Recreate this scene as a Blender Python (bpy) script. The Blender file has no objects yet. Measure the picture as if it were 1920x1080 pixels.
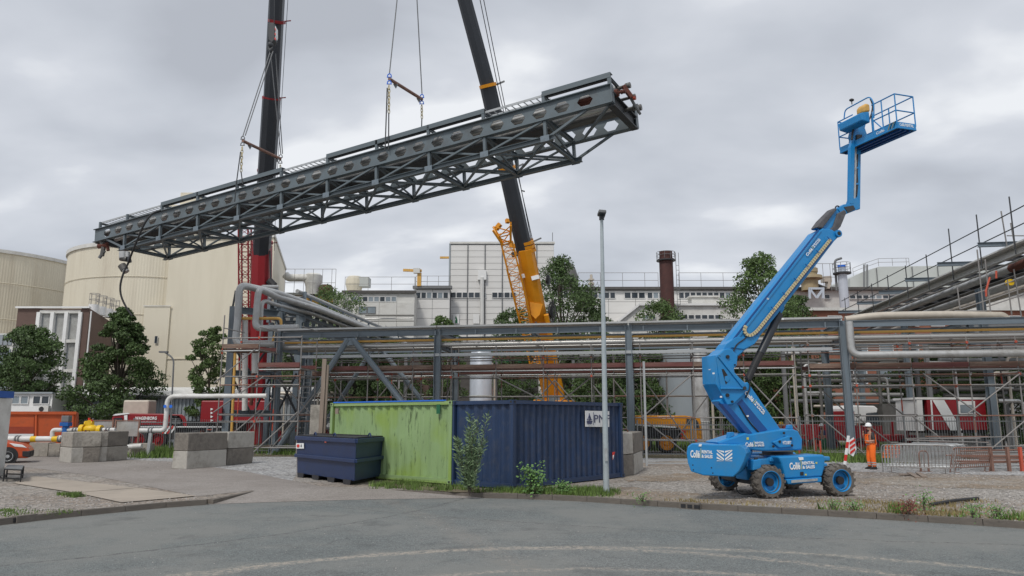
import bpy, math, random
from math import radians, sin, cos, pi, tan, atan2, sqrt
from mathutils import Vector, Matrix
V = Vector
random.seed(7)
SC = bpy.context.scene
COL = SC.collection

# ---------------------------------------------------------------- camera
F, PITCH, CAMZ = 1390.0, radians(9.92), 2.1
cam_data = bpy.data.cameras.new('camera')
cam_data.lens = F/1920*36; cam_data.sensor_width = 36
cam_data.clip_start = .1; cam_data.clip_end = 3000
cam = bpy.data.objects.new('camera', cam_data)
cam.location = (0, 0, CAMZ); cam.rotation_euler = (pi/2+PITCH, 0, 0)
COL.objects.link(cam); SC.camera = cam
SC.render.resolution_x, SC.render.resolution_y = 1024, 576

# ---------------------------------------------------------------- sky and sun
SUN_EL, SUN_AZ = radians(52), radians(205)      # azimuth measured clockwise from +Y
w = bpy.data.worlds.new('World'); SC.world = w; w.use_nodes = True
nt = w.node_tree; nt.nodes.clear(); N = nt.nodes.new; L = nt.links.new
out = N('ShaderNodeOutputWorld')
sky = N('ShaderNodeTexSky'); sky.sky_type = 'NISHITA'; sky.sun_disc = False
sky.sun_elevation = SUN_EL; sky.sun_rotation = SUN_AZ
bg1 = N('ShaderNodeBackground'); bg1.inputs[1].default_value = .1; L(sky.outputs[0], bg1.inputs[0])
tc = N('ShaderNodeTexCoord'); sp = N('ShaderNodeSeparateXYZ'); L(tc.outputs['Generated'], sp.inputs[0])
def math_(op, a, b=None, c=None):
    m = N('ShaderNodeMath'); m.operation = op
    for i, q in enumerate((a, b, c)):
        if q is None: continue
        if isinstance(q, (int, float)): m.inputs[i].default_value = q
        else: L(q, m.inputs[i])
    return m.outputs[0]
zz = math_('ADD', math_('MAXIMUM', sp.outputs[2], 0), .3)
cx = N('ShaderNodeCombineXYZ'); L(math_('DIVIDE', sp.outputs[0], zz), cx.inputs[0]); L(math_('DIVIDE', sp.outputs[1], zz), cx.inputs[1])
mp = N('ShaderNodeMapping'); mp.inputs['Location'].default_value = (3.3, 1.2, 0); mp.inputs['Scale'].default_value = (.75, 1.0, 1); L(cx.outputs[0], mp.inputs[0])
n1 = N('ShaderNodeTexNoise'); n1.inputs['Scale'].default_value = 2.9; n1.inputs['Detail'].default_value = 5; n1.inputs['Roughness'].default_value = .45; n1.inputs['Distortion'].default_value = .15
L(mp.outputs[0], n1.inputs['Vector'])
n2 = N('ShaderNodeTexNoise'); n2.inputs['Scale'].default_value = 1.2; n2.inputs['Detail'].default_value = 3
L(mp.outputs[0], n2.inputs['Vector'])
mixn = math_('ADD', math_('MULTIPLY', n1.outputs[0], .62), math_('MULTIPLY', n2.outputs[0], .38))
cr = N('ShaderNodeValToRGB'); L(mixn, cr.inputs[0])
e = cr.color_ramp.elements
e[0].position = .385; e[0].color = (.45, .475, .525, 1)
e[1].position = .59; e[1].color = (.83, .85, .88, 1)
m1 = e.new(.46); m1.color = (.535, .565, .62, 1)
m2 = e.new(.54); m2.color = (.635, .662, .715, 1)
bg2 = N('ShaderNodeBackground'); bg2.inputs[1].default_value = 1.0; L(cr.outputs[0], bg2.inputs[0])
mx = N('ShaderNodeMixShader'); mx.inputs[0].default_value = .94; L(bg1.outputs[0], mx.inputs[1]); L(bg2.outputs[0], mx.inputs[2]); L(mx.outputs[0], out.inputs[0])
sd = bpy.data.lights.new('sun', 'SUN'); sd.energy = 1.8; sd.angle = radians(10); sd.color = (1, .96, .9)
sun = bpy.data.objects.new('sun', sd); COL.objects.link(sun)
d = V((sin(SUN_AZ)*cos(SUN_EL), cos(SUN_AZ)*cos(SUN_EL), sin(SUN_EL)))
sun.rotation_euler = d.to_track_quat('Z', 'Y').to_euler(); sun.location = (0, -10, 60)
vs = SC.view_settings; vs.view_transform = 'Standard'; vs.look = 'None'; vs.gamma = 1; vs.use_curve_mapping = False; vs.exposure = 0.1

# ---------------------------------------------------------------- measuring helpers
CP, SP = cos(PITCH), sin(PITCH)
def ray(u, v):
    x = (u-960)/F; y = (540-v)/F
    return V((x, CP-y*SP, SP+y*CP))
def P(u, v, Y):
    r = ray(u, v); return V((0, 0, CAMZ)) + r*(Y/r.y)
def G(u, v, z=0.):
    r = ray(u, v); return V((0, 0, CAMZ)) + r*((z-CAMZ)/r.z)
def proj(p):
    q = p-V((0, 0, CAMZ)); zc = q.y*CP+q.z*SP; yc = q.z*CP-q.y*SP
    return 960+F*q.x/zc, 540-F*yc/zc
class PL:
    """a vertical plane through (x, y) whose direction makes an angle with +X; offsets go away from the camera"""
    def __init__(s, x, y, ang):
        s.b = V((x, y, 0)); s.d = V((cos(ang), sin(ang), 0)); s.n = V((-sin(ang), cos(ang), 0)); s.ang = ang
    def __call__(s, u, v, off=0.):
        r = ray(u, v); c = V((0, 0, CAMZ)); t = (s.b-c+s.n*off).dot(s.n)/r.dot(s.n); return c+r*t
    def at(s, k, z, off=0.): return s.b+s.d*k+s.n*off+V((0, 0, z))
    def ku(s, u, v=740, off=0.): return (s(u, v, off)-s.b).dot(s.d)

# ---------------------------------------------------------------- materials
MT = {}
def mat(name, col, rough=.6, metal=0., var=.12, scale=3., bump=0., bscale=20., dirt=None, dirt_amt=.35, dscale=1.2, stretch=None, island=0.):
    if name in MT: return MT[name]
    m = bpy.data.materials.new(name); m.use_nodes = True; t = m.node_tree; b = t.nodes['Principled BSDF']
    NN = t.nodes.new; LL = t.links.new
    b.inputs['Roughness'].default_value = rough; b.inputs['Metallic'].default_value = metal
    tc = NN('ShaderNodeTexCoord'); mpn = NN('ShaderNodeMapping'); LL(tc.outputs['Object'], mpn.inputs[0])
    if stretch: mpn.inputs['Scale'].default_value = stretch
    n = NN('ShaderNodeTexNoise'); n.inputs['Scale'].default_value = scale; n.inputs['Detail'].default_value = 6; LL(mpn.outputs[0], n.inputs['Vector'])
    r = NN('ShaderNodeMapRange'); r.inputs[1].default_value = .25; r.inputs[2].default_value = .75; r.inputs[3].default_value = 1-var; r.inputs[4].default_value = 1+var
    LL(n.outputs[0], r.inputs[0])
    hs = NN('ShaderNodeHueSaturation'); hs.inputs['Color'].default_value = (*col, 1); LL(r.outputs[0], hs.inputs['Value'])
    last = hs.outputs[0]
    if island:
        gm = NN('ShaderNodeNewGeometry'); r2 = NN('ShaderNodeMapRange'); r2.inputs[3].default_value = 1-island; r2.inputs[4].default_value = 1+island
        LL(gm.outputs['Random Per Island'], r2.inputs[0])
        h2 = NN('ShaderNodeHueSaturation'); LL(last, h2.inputs['Color']); LL(r2.outputs[0], h2.inputs['Value']); last = h2.outputs[0]
    if dirt:
        n3 = NN('ShaderNodeTexNoise'); n3.inputs['Scale'].default_value = dscale; n3.inputs['Detail'].default_value = 9; n3.inputs['Roughness'].default_value = .68
        LL(mpn.outputs[0], n3.inputs['Vector'])
        r3 = NN('ShaderNodeMapRange'); r3.inputs[1].default_value = .48; r3.inputs[2].default_value = .66; r3.inputs[4].default_value = dirt_amt; LL(n3.outputs[0], r3.inputs[0])
        mm = NN('ShaderNodeMix'); mm.data_type = 'RGBA'; LL(r3.outputs[0], mm.inputs[0]); LL(last, mm.inputs[6]); mm.inputs[7].default_value = (*dirt, 1); last = mm.outputs[2]
    LL(last, b.inputs['Base Color'])
    if bump:
        n4 = NN('ShaderNodeTexNoise'); n4.inputs['Scale'].default_value = bscale; n4.inputs['Detail'].default_value = 6; LL(mpn.outputs[0], n4.inputs['Vector'])
        bp = NN('ShaderNodeBump'); bp.inputs['Strength'].default_value = bump; bp.inputs['Distance'].default_value = .03; LL(n4.outputs[0], bp.inputs['Height']); LL(bp.outputs[0], b.inputs['Normal'])
    MT[name] = m; return m
mat('steel', (.165, .205, .24), .5, .0, .14, 2, dirt=(.07, .065, .06), dirt_amt=.5, dscale=1.5)
mat('bridge_steel', (.12, .15, .168), .45, .0, .16, 1.2, dirt=(.09, .085, .08), dirt_amt=.5, dscale=.9)
mat('dark_steel', (.04, .043, .048), .55, .0, .2)
mat('galv', (.44, .46, .47), .45, .3, .14, 6, dirt=(.16, .14, .12), dirt_amt=.5, dscale=4)
mat('scaf', (.25, .245, .24), .5, .1, .25, 4, dirt=(.16, .11, .08), dirt_amt=.6, dscale=3)  # tube grey, darkened: some of the shade around the rack is in this colour
mat('fence_grey', (.17, .18, .185), .5, .1, .15)
mat('scaf_red', (.50, .09, .05), .55, .0, .2)
mat('scaf_brown', (.22, .12, .09), .65, .0, .3)
mat('board', (.17, .105, .08), .85, 0, .35, 5, bump=.3, dirt=(.30, .25, .20), dirt_amt=.6, dscale=1.3, island=.25)
mat('board_red', (.15, .055, .05), .8, 0, .3, 4, dirt=(.22, .15, .12), dirt_amt=.5)
mat('lag', (.50, .50, .49), .38, .55, .1, 3, dirt=(.22, .20, .17), dirt_amt=.45, dscale=1.7)
mat('lag_dark', (.13, .127, .12), .5, .3, .2, 3, dirt=(.10, .09, .08), dirt_amt=.6)  # dark lagging, deepened further: shade behind the rack is put into the colour
mat('pipe_white', (.66, .66, .64), .45, 0, .08, 3, dirt=(.3, .27, .22), dirt_amt=.35, dscale=2)
mat('pipe_tan', (.50, .45, .38), .45, .1, .1)
mat('yellow', (.62, .36, .09), .5, 0, .12)
mat('bright_yellow', (.75, .48, .01), .45, 0, .1)
mat('rust', (.115, .038, .026), .85, 0, .4, 8, bump=.3)
mat('cream', (.66, .61, .49), .6, 0, .05, .15, dirt=(.44, .38, .29), dirt_amt=.5, dscale=.35, stretch=(1, 1, .10))
mat('cream_flat', (.67, .62, .50), .6, 0, .05, .1, dirt=(.52, .47, .36), dirt_amt=.4, dscale=.25, stretch=(1, 1, .15))
mat('cladding', (.70, .69, .67), .5, 0, .04, .5, dirt=(.42, .40, .36), dirt_amt=.3, dscale=.4, stretch=(1, 1, .4))
mat('white', (.74, .74, .73), .5, 0, .05, 2)
mat('offwhite', (.62, .615, .585), .6, 0, .08, 1, dirt=(.33, .31, .27), dirt_amt=.4)
mat('grey_green', (.46, .48, .46), .55, 0, .04, .3, dirt=(.36, .37, .35), dirt_amt=.3, dscale=.3)
mat('glass', (.035, .045, .055), .12, 0, .4, .5)
mat('glass_pale', (.22, .26, .29), .2, 0, .3, .6)
mat('brown_brick', (.12, .075, .062), .8, 0, .08, 1, dirt=(.085, .055, .045), dirt_amt=.4)
mat('red_brick', (.27, .11, .07), .85, 0, .12, 1, bump=.2, dirt=(.18, .08, .055), dirt_amt=.5)
mat('grey_clad', (.30, .335, .36), .5, .1, .04, 1)
mat('slate', (.16, .165, .17), .6, 0, .15)
mat('roof_dark', (.09, .085, .08), .8, 0, .2)
mat('dark', (.02, .02, .022), .6, 0, .2)
mat('chimney_red', (.075, .028, .024), .75, 0, .2, 2, dirt=(.04, .02, .018), dirt_amt=.5)
mat('tan', (.36, .29, .17), .6, 0, .15, 2, dirt=(.2, .15, .09), dirt_amt=.5)
mat('stack_white', (.50, .54, .60), .4, .2, .06)
mat('crane_orange', (.78, .31, .008), .38, 0, .05, 1, dirt=(.40, .17, .01), dirt_amt=.35, dscale=.6)
mat('crane_red', (.26, .010, .016), .38, 0, .07, 1, dirt=(.2, .01, .012), dirt_amt=.35)
mat('boom_grey', (.032, .037, .046), .42, 0, .14, .7)
mat('lift_blue', (.014, .235, .56), .36, 0, .09, 1.5, dirt=(.06, .22, .40), dirt_amt=.45, dscale=1.6)
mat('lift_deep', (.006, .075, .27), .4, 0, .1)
mat('tyre', (.12, .108, .096), .9, 0, .2, 8, bump=.4, dirt=(.20, .18, .155), dirt_amt=.6, dscale=3)
mat('rubber', (.022, .022, .024), .65, 0, .2)
mat('fabric_grey', (.10, .10, .11), .9, 0, .25, 6, bump=.6, bscale=8)
mat('print_white', (.80, .82, .82), .5, 0, .02)
mat('print_yellow', (.62, .60, .12), .5, 0, .02)
mat('print_dark', (.05, .06, .13), .5, 0, .02)
mat('print_red', (.6, .03, .02), .5, 0, .02)
mat('chain_tan', (.55, .47, .28), .6, 0, .2)
mat('orange_skip', (.55, .10, .025), .6, 0, .12, 1, dirt=(.33, .08, .03), dirt_amt=.6, dscale=2, bump=.1)
mat('orange_dark', (.32, .05, .02), .6, 0, .12)
mat('car_orange', (.52, .085, .03), .28, .1, .04)
mat('concrete', (.36, .335, .295), .9, 0, .2, 2, bump=.9, bscale=9, dirt=(.17, .155, .135), dirt_amt=.8, dscale=2.2)
mat('concrete_dark', (.21, .19, .165), .9, 0, .25, 2, bump=.9, bscale=9, dirt=(.10, .09, .08), dirt_amt=.7, dscale=2.2)
mat('concrete_pale', (.45, .43, .39), .9, 0, .12, 2, bump=.7, bscale=9, dirt=(.25, .23, .20), dirt_amt=.75, dscale=2.0)
mat('kerb', (.16, .14, .12), .9, 0, .2, 3, bump=.5, bscale=20, dirt=(.10, .09, .08), dirt_amt=.6, dscale=2)
mat('slab', (.37, .32, .265), .9, 0, .08, .8, bump=.3, bscale=30, dirt=(.25, .22, .185), dirt_amt=.5, dscale=.9)
mat('navy', (.015, .038, .098), .5, 0, .2, 1.2, dirt=(.06, .07, .10), dirt_amt=.5, dscale=3.5)
mat('skip_navy', (.014, .033, .10), .42, 0, .1, 1.2, dirt=(.02, .03, .06), dirt_amt=.4, dscale=2)
mat('black_top', (.03, .03, .034), .75, 0, .25, 2)
mat('grass', (.105, .17, .035), .8, 0, .3, .8, island=.45)
mat('dry_grass', (.25, .20, .09), .85, 0, .2, 1, island=.3)
mat('leaf', (.085, .14, .038), .62, 0, .3, .35, island=.45)
mat('leaf_dark', (.062, .108, .030), .62, 0, .3, .35, island=.45)
mat('leaf_fresh', (.10, .20, .05), .6, 0, .25, .6, island=.4)
mat('leaf_willow', (.15, .22, .11), .6, 0, .2, .6, island=.35)
mat('leaf_red', (.16, .045, .03), .7, 0, .3, 1, island=.4)
mat('bark', (.085, .07, .055), .9, 0, .25, 3, bump=.5)
mat('timber', (.27, .215, .175), .85, 0, .2, 2, stretch=(6, 6, .5), dirt=(.15, .12, .10), dirt_amt=.5)
mat('hi_vis', (.95, .17, .015), .7, 0, .08, 4)
mat('skin', (.45, .25, .18), .55, 0, .05)
mat('navy_cloth', (.03, .05, .12), .85, 0, .15)
mat('sign_blue', (.02, .16, .70), .5, 0, .03)
mat('valve_blue', (.01, .11, .38), .5, 0, .1)
mat('valve_green', (.01, .12, .05), .5, 0, .1)
mat('pebble', (.27, .255, .24), .9, 0, .2, 2, island=.5)
mat('litter', (.25, .18, .11), .9, 0, .2, 2, island=.5)

# ---------------------------------------------------------------- object helpers
ORG = {}
def tag(o, label=None, cat=None, group=None, kind=None):
    if label: o['label'] = label
    if cat: o['category'] = cat
    if group: o['group'] = group
    if kind: o['kind'] = kind
    return o
def thing(name, label, cat, loc, group=None):
    o = bpy.data.objects.new(name, None); COL.objects.link(o); o.location = loc; o.empty_display_size = .3
    ORG[o] = V(loc); return tag(o, label, cat, group)
class MB:
    def __init__(s): s.v = []; s.f = []; s.m = []
    def add(s, vs_, fs, mi=0):
        k = len(s.v); s.v += [V(q) for q in vs_]; s.f += [tuple(i+k for i in f) for f in fs]; s.m += [mi]*len(fs)
    def box(s, c, size, rz=0., mi=0):
        hx, hy, hz = size[0]/2, size[1]/2, size[2]/2; R = Matrix.Rotation(rz, 3, 'Z'); c = V(c)
        s.add([c+R@V((x, y, z)) for x in (-hx, hx) for y in (-hy, hy) for z in (-hz, hz)],
              [(0, 1, 3, 2), (4, 6, 7, 5), (0, 4, 5, 1), (2, 3, 7, 6), (0, 2, 6, 4), (1, 5, 7, 3)], mi)
    def bar(s, a, b, wd, h, up=(0, 0, 1), mi=0):
        a, b = V(a), V(b); z = (b-a).normalized(); up = V(up)
        if abs(z.dot(up)) > .98: up = V((0, 1, 0))
        x = z.cross(up).normalized(); y = x.cross(z)
        vs_ = [p+x*i*wd/2+y*j*h/2 for p in (a, b) for i, j in ((-1, -1), (1, -1), (1, 1), (-1, 1))]
        s.add(vs_, [(3, 2, 1, 0), (4, 5, 6, 7), (0, 1, 5, 4), (1, 2, 6, 5), (2, 3, 7, 6), (3, 0, 4, 7)], mi)
    def tube(s, pts, r, n=10, caps=True, mi=0, rs=None):
        pts = [V(p) for p in pts]; k = len(s.v); ref = None
        for i, p in enumerate(pts):
            if i == 0: t = pts[1]-p
            elif i == len(pts)-1: t = p-pts[i-1]
            else: t = (p-pts[i-1]).normalized()+(pts[i+1]-p).normalized()
            t.normalize()
            if ref is None: ref = V((0, 0, 1)) if abs(t.z) < .9 else V((1, 0, 0))
            x = t.cross(ref).normalized(); y = x.cross(t).normalized(); ref = y
            rr = rs[i] if rs else r
            if 0 < i < len(pts)-1:
                c = (pts[i+1]-p).normalized().dot(t); rr = rr/max(c, .6) if not rs else rr
            s.v += [p+(x*cos(2*pi*j/n)+y*sin(2*pi*j/n))*rr for j in range(n)]
        for i in range(len(pts)-1):
            for j in range(n):
                s.f.append((k+i*n+j, k+i*n+(j+1) % n, k+(i+1)*n+(j+1) % n, k+(i+1)*n+j)); s.m.append(mi)
        if caps:
            s.f.append(tuple(k+j for j in range(n))[::-1]); s.m.append(mi)
            e_ = k+(len(pts)-1)*n; s.f.append(tuple(e_+j for j in range(n))); s.m.append(mi)
    def prism(s, pts, dv, mi=0):
        pts = [V(p) for p in pts]; dv = V(dv); n = len(pts)
        nn = V((0, 0, 0))
        for i in range(n): nn += pts[i].cross(pts[(i+1) % n])
        if nn.dot(dv) > 0: pts = pts[::-1]
        s.add(pts+[p+dv for p in pts], [tuple(range(n)), tuple(range(2*n-1, n-1, -1))]+[(i, i+n, (i+1) % n+n, (i+1) % n)[::1] for i in range(n)], mi)
    def sphere(s, c, r, n=10, m=6, sc=(1, 1, 1), mi=0):
        c = V(c); vs_ = []; fs = []
        for i in range(m+1):
            a = pi*i/m
            for j in range(n): b = 2*pi*j/n; vs_.append(c+V((r*sc[0]*sin(a)*cos(b), r*sc[1]*sin(a)*sin(b), r*sc[2]*cos(a))))
        for i in range(m):
            for j in range(n): fs.append((i*n+j, (i+1)*n+j, (i+1)*n+(j+1) % n, i*n+(j+1) % n))
        s.add(vs_, fs, mi)
    def lathe(s, c, prof, n=24, mi=0, axis=None):
        c = V(c); k = len(s.v); A = V(axis).normalized() if axis else V((0, 0, 1))
        X = A.orthogonal().normalized(); Yv = A.cross(X)
        for r, z in prof: s.v += [c+X*r*cos(2*pi*j/n)+Yv*r*sin(2*pi*j/n)+A*z for j in range(n)]
        for i in range(len(prof)-1):
            for j in range(n): s.f.append((k+i*n+j, k+i*n+(j+1) % n, k+(i+1)*n+(j+1) % n, k+(i+1)*n+j)); s.m.append(mi)
    def mesh(s, name, org, mats, smooth=False):
        me = bpy.data.meshes.new(name); me.from_pydata([v-org for v in s.v], [], s.f)
        for m in (mats if isinstance(mats, (list, tuple)) else [mats]): me.materials.append(MT[m] if isinstance(m, str) else m)
        me.polygons.foreach_set('material_index', s.m)
        if smooth:
            me.polygons.foreach_set('use_smooth', [True]*len(s.f))
            me.set_sharp_from_angle(angle=radians(38))
        me.update(); return me
    def build(s, name, mats, parent=None, org=None, smooth=False, bevel=0., label=None, kind=None):
        if parent: o0 = ORG[parent]
        elif org is not None: o0 = V(org)
        else:
            xs = [v.x for v in s.v]; ys = [v.y for v in s.v]; zs = [v.z for v in s.v]
            o0 = V(((min(xs)+max(xs))/2, (min(ys)+max(ys))/2, min(zs)))
        o = bpy.data.objects.new(name, s.mesh(name, o0, mats, smooth)); COL.objects.link(o); ORG[o] = o0
        if parent: o.parent = parent
        else: o.location = o0
        if bevel:
            b = o.modifiers.new('bevel', 'BEVEL'); b.width = bevel; b.segments = 2; b.limit_method = 'ANGLE'; b.angle_limit = radians(35)
            b.harden_normals = False
        return tag(o, label, None, None, kind)
UNIT = {}
def unit(shape, m):
    k = (shape, m)
    if k in UNIT: return UNIT[k]
    b = MB(); sm = False
    if shape == 'rod': b.tube([(0, 0, -.5), (0, 0, .5)], 1, 8); sm = True
    elif shape == 'pipe': b.tube([(0, 0, -.5), (0, 0, .5)], 1, 18); sm = True
    elif shape == 'box': b.box((0, 0, 0), (1, 1, 1))
    elif shape == 'ibeam':
        b.box((0, .46, 0), (1, .08, 1)); b.box((0, -.46, 0), (1, .08, 1)); b.box((0, 0, 0), (.1, .84, 1))
    elif shape == 'chan':
        b.box((0, .46, 0), (1, .08, 1)); b.box((0, -.46, 0), (1, .08, 1)); b.box((-.45, 0, 0), (.1, .84, 1))
    me = b.mesh(shape, V((0, 0, 0)), m, sm); UNIT[k] = me; return me
def inst(name, shape, a, b, wd, h, m, parent, up=(0, 0, 1), label=None):
    a, b = V(a), V(b); z = (b-a); ln = z.length; z.normalize(); up = V(up)
    if abs(z.dot(up)) > .98: up = V((0, -1, 0)) if abs(z.y) < .9 else V((1, 0, 0))
    x = up.cross(z).normalized(); y = z.cross(x)
    M = Matrix.Identity(4)
    for i in range(3): M[i][0] = x[i]*wd; M[i][1] = y[i]*h; M[i][2] = z[i]*ln; M[i][3] = ((a+b)/2)[i]
    o = bpy.data.objects.new(name, unit(shape, m)); COL.objects.link(o)
    if parent: o.parent = parent; M = Matrix.Translation(-ORG[parent])@M
    o.matrix_basis = M
    return tag(o, label)
def rod(name, a, b, r, m, parent, label=None): return inst(name, 'rod', a, b, r, r, m, parent, label=label)
def pipe_(name, a, b, r, m, parent, label=None): return inst(name, 'pipe', a, b, r, r, m, parent, label=label)
def beam(name, a, b, wd, h, m, parent, up=(0, 0, 1), label=None): return inst(name, 'ibeam', a, b, wd, h, m, parent, up, label)
def slat(name, a, b, wd, h, m, parent, up=(0, 0, 1), label=None): return inst(name, 'box', a, b, wd, h, m, parent, up, label)
def single(name, mb, mats, label, cat, group=None, smooth=False, bevel=0.):
    return tag(mb.build(name, mats, smooth=smooth, bevel=bevel), label, cat, group)
def copy_tree(o, parent=None):
    c = o.copy(); COL.objects.link(c)
    if parent: c.parent = parent
    for ch in o.children: copy_tree(ch, c)
    return c
def lettering(body, org, xd, ud, h, m, parent, width=None, name='lettering', bold=.012, align='LEFT'):
    cu = bpy.data.curves.new(name, 'FONT'); cu.body = body; cu.size = 1; cu.extrude = .01; cu.offset = bold; cu.align_x = align; cu.space_line = .95
    cu.resolution_u = 3
    t = bpy.data.objects.new('t', cu); me = bpy.data.meshes.new_from_object(t); bpy.data.objects.remove(t)
    me.materials.clear(); me.materials.append(MT[m])
    xs = [v.co.x for v in me.vertices]; x0, x1 = min(xs), max(xs)
    sx = h/.7
    sxx = width/(x1-x0) if width else sx
    xd, ud = V(xd).normalized(), V(ud).normalized(); nn = xd.cross(ud)
    for v in me.vertices:
        c = v.co.copy(); v.co = xd*((c.x-(x0 if align == 'LEFT' else 0))*sxx)+ud*(c.y*sx)+nn*(c.z*.3)+V(org)-(ORG[parent] if parent else V((0, 0, 0)))
    o = bpy.data.objects.new(name, me); COL.objects.link(o); o.parent = parent; ORG[o] = ORG[parent]
    return o
def arc_pts(pts, r, k=5):
    """round the corners of a polyline with radius r"""
    pts = [V(p) for p in pts]; o = [pts[0]]
    for i in range(1, len(pts)-1):
        a = (pts[i-1]-pts[i]); b = (pts[i+1]-pts[i]); rr = min(r, a.length*.49, b.length*.49); a.normalize(); b.normalize()
        p0, p1, p2 = pts[i]+a*rr, pts[i], pts[i]+b*rr
        for j in range(k+1):
            t = j/k; o.append(p0*(1-t)**2+p1*2*t*(1-t)+p2*t*t)
    return o+[pts[-1]]
mat('galv_flat', (.40, .45, .47), .5, .15, .08, 2, dirt=(.28, .31, .32), dirt_amt=.5, dscale=3)
mat('cabin_blue', (.03, .10, .35), .5, 0, .1)
def green_paint():
    m = mat('green_paint', (.27, .395, .18), .6, 0, .12, .8)
    t = m.node_tree; b = t.nodes['Principled BSDF']; NN = t.nodes.new; LL = t.links.new; src = b.inputs['Base Color'].links[0].from_socket
    tc = NN('ShaderNodeTexCoord'); mp_ = NN('ShaderNodeMapping'); mp_.inputs['Scale'].default_value = (5, 5, .8); LL(tc.outputs['Object'], mp_.inputs[0])
    n = NN('ShaderNodeTexNoise'); n.inputs['Scale'].default_value = 1.6; n.inputs['Detail'].default_value = 10; n.inputs['Roughness'].default_value = .75; LL(mp_.outputs[0], n.inputs['Vector'])
    r = NN('ShaderNodeMapRange'); r.inputs[1].default_value = .57; r.inputs[2].default_value = .63; r.inputs[4].default_value = .8; LL(n.outputs[0], r.inputs[0])
    se = NN('ShaderNodeSeparateXYZ'); LL(tc.outputs['Object'], se.inputs[0])
    # moss: more of it towards the lower part
    n2 = NN('ShaderNodeTexNoise'); n2.inputs['Scale'].default_value = .55; n2.inputs['Detail'].default_value = 7; LL(tc.outputs['Object'], n2.inputs['Vector'])
    r2 = NN('ShaderNodeMapRange'); r2.inputs[1].default_value = .47; r2.inputs[2].default_value = .6; r2.inputs[4].default_value = .8; LL(n2.outputs[0], r2.inputs[0])
    m1 = NN('ShaderNodeMix'); m1.data_type = 'RGBA'; LL(r2.outputs[0], m1.inputs[0]); LL(src, m1.inputs[6]); m1.inputs[7].default_value = (.25, .37, .07, 1)
    m2 = NN('ShaderNodeMix'); m2.data_type = 'RGBA'; LL(r.outputs[0], m2.inputs[0]); LL(m1.outputs[2], m2.inputs[6]); m2.inputs[7].default_value = (.05, .075, .03, 1); LL(m2.outputs[2], b.inputs['Base Color'])
green_paint()
mat('riser', (.46, .47, .47), .42, .25, .08, 2, dirt=(.28, .27, .25), dirt_amt=.4)
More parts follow.
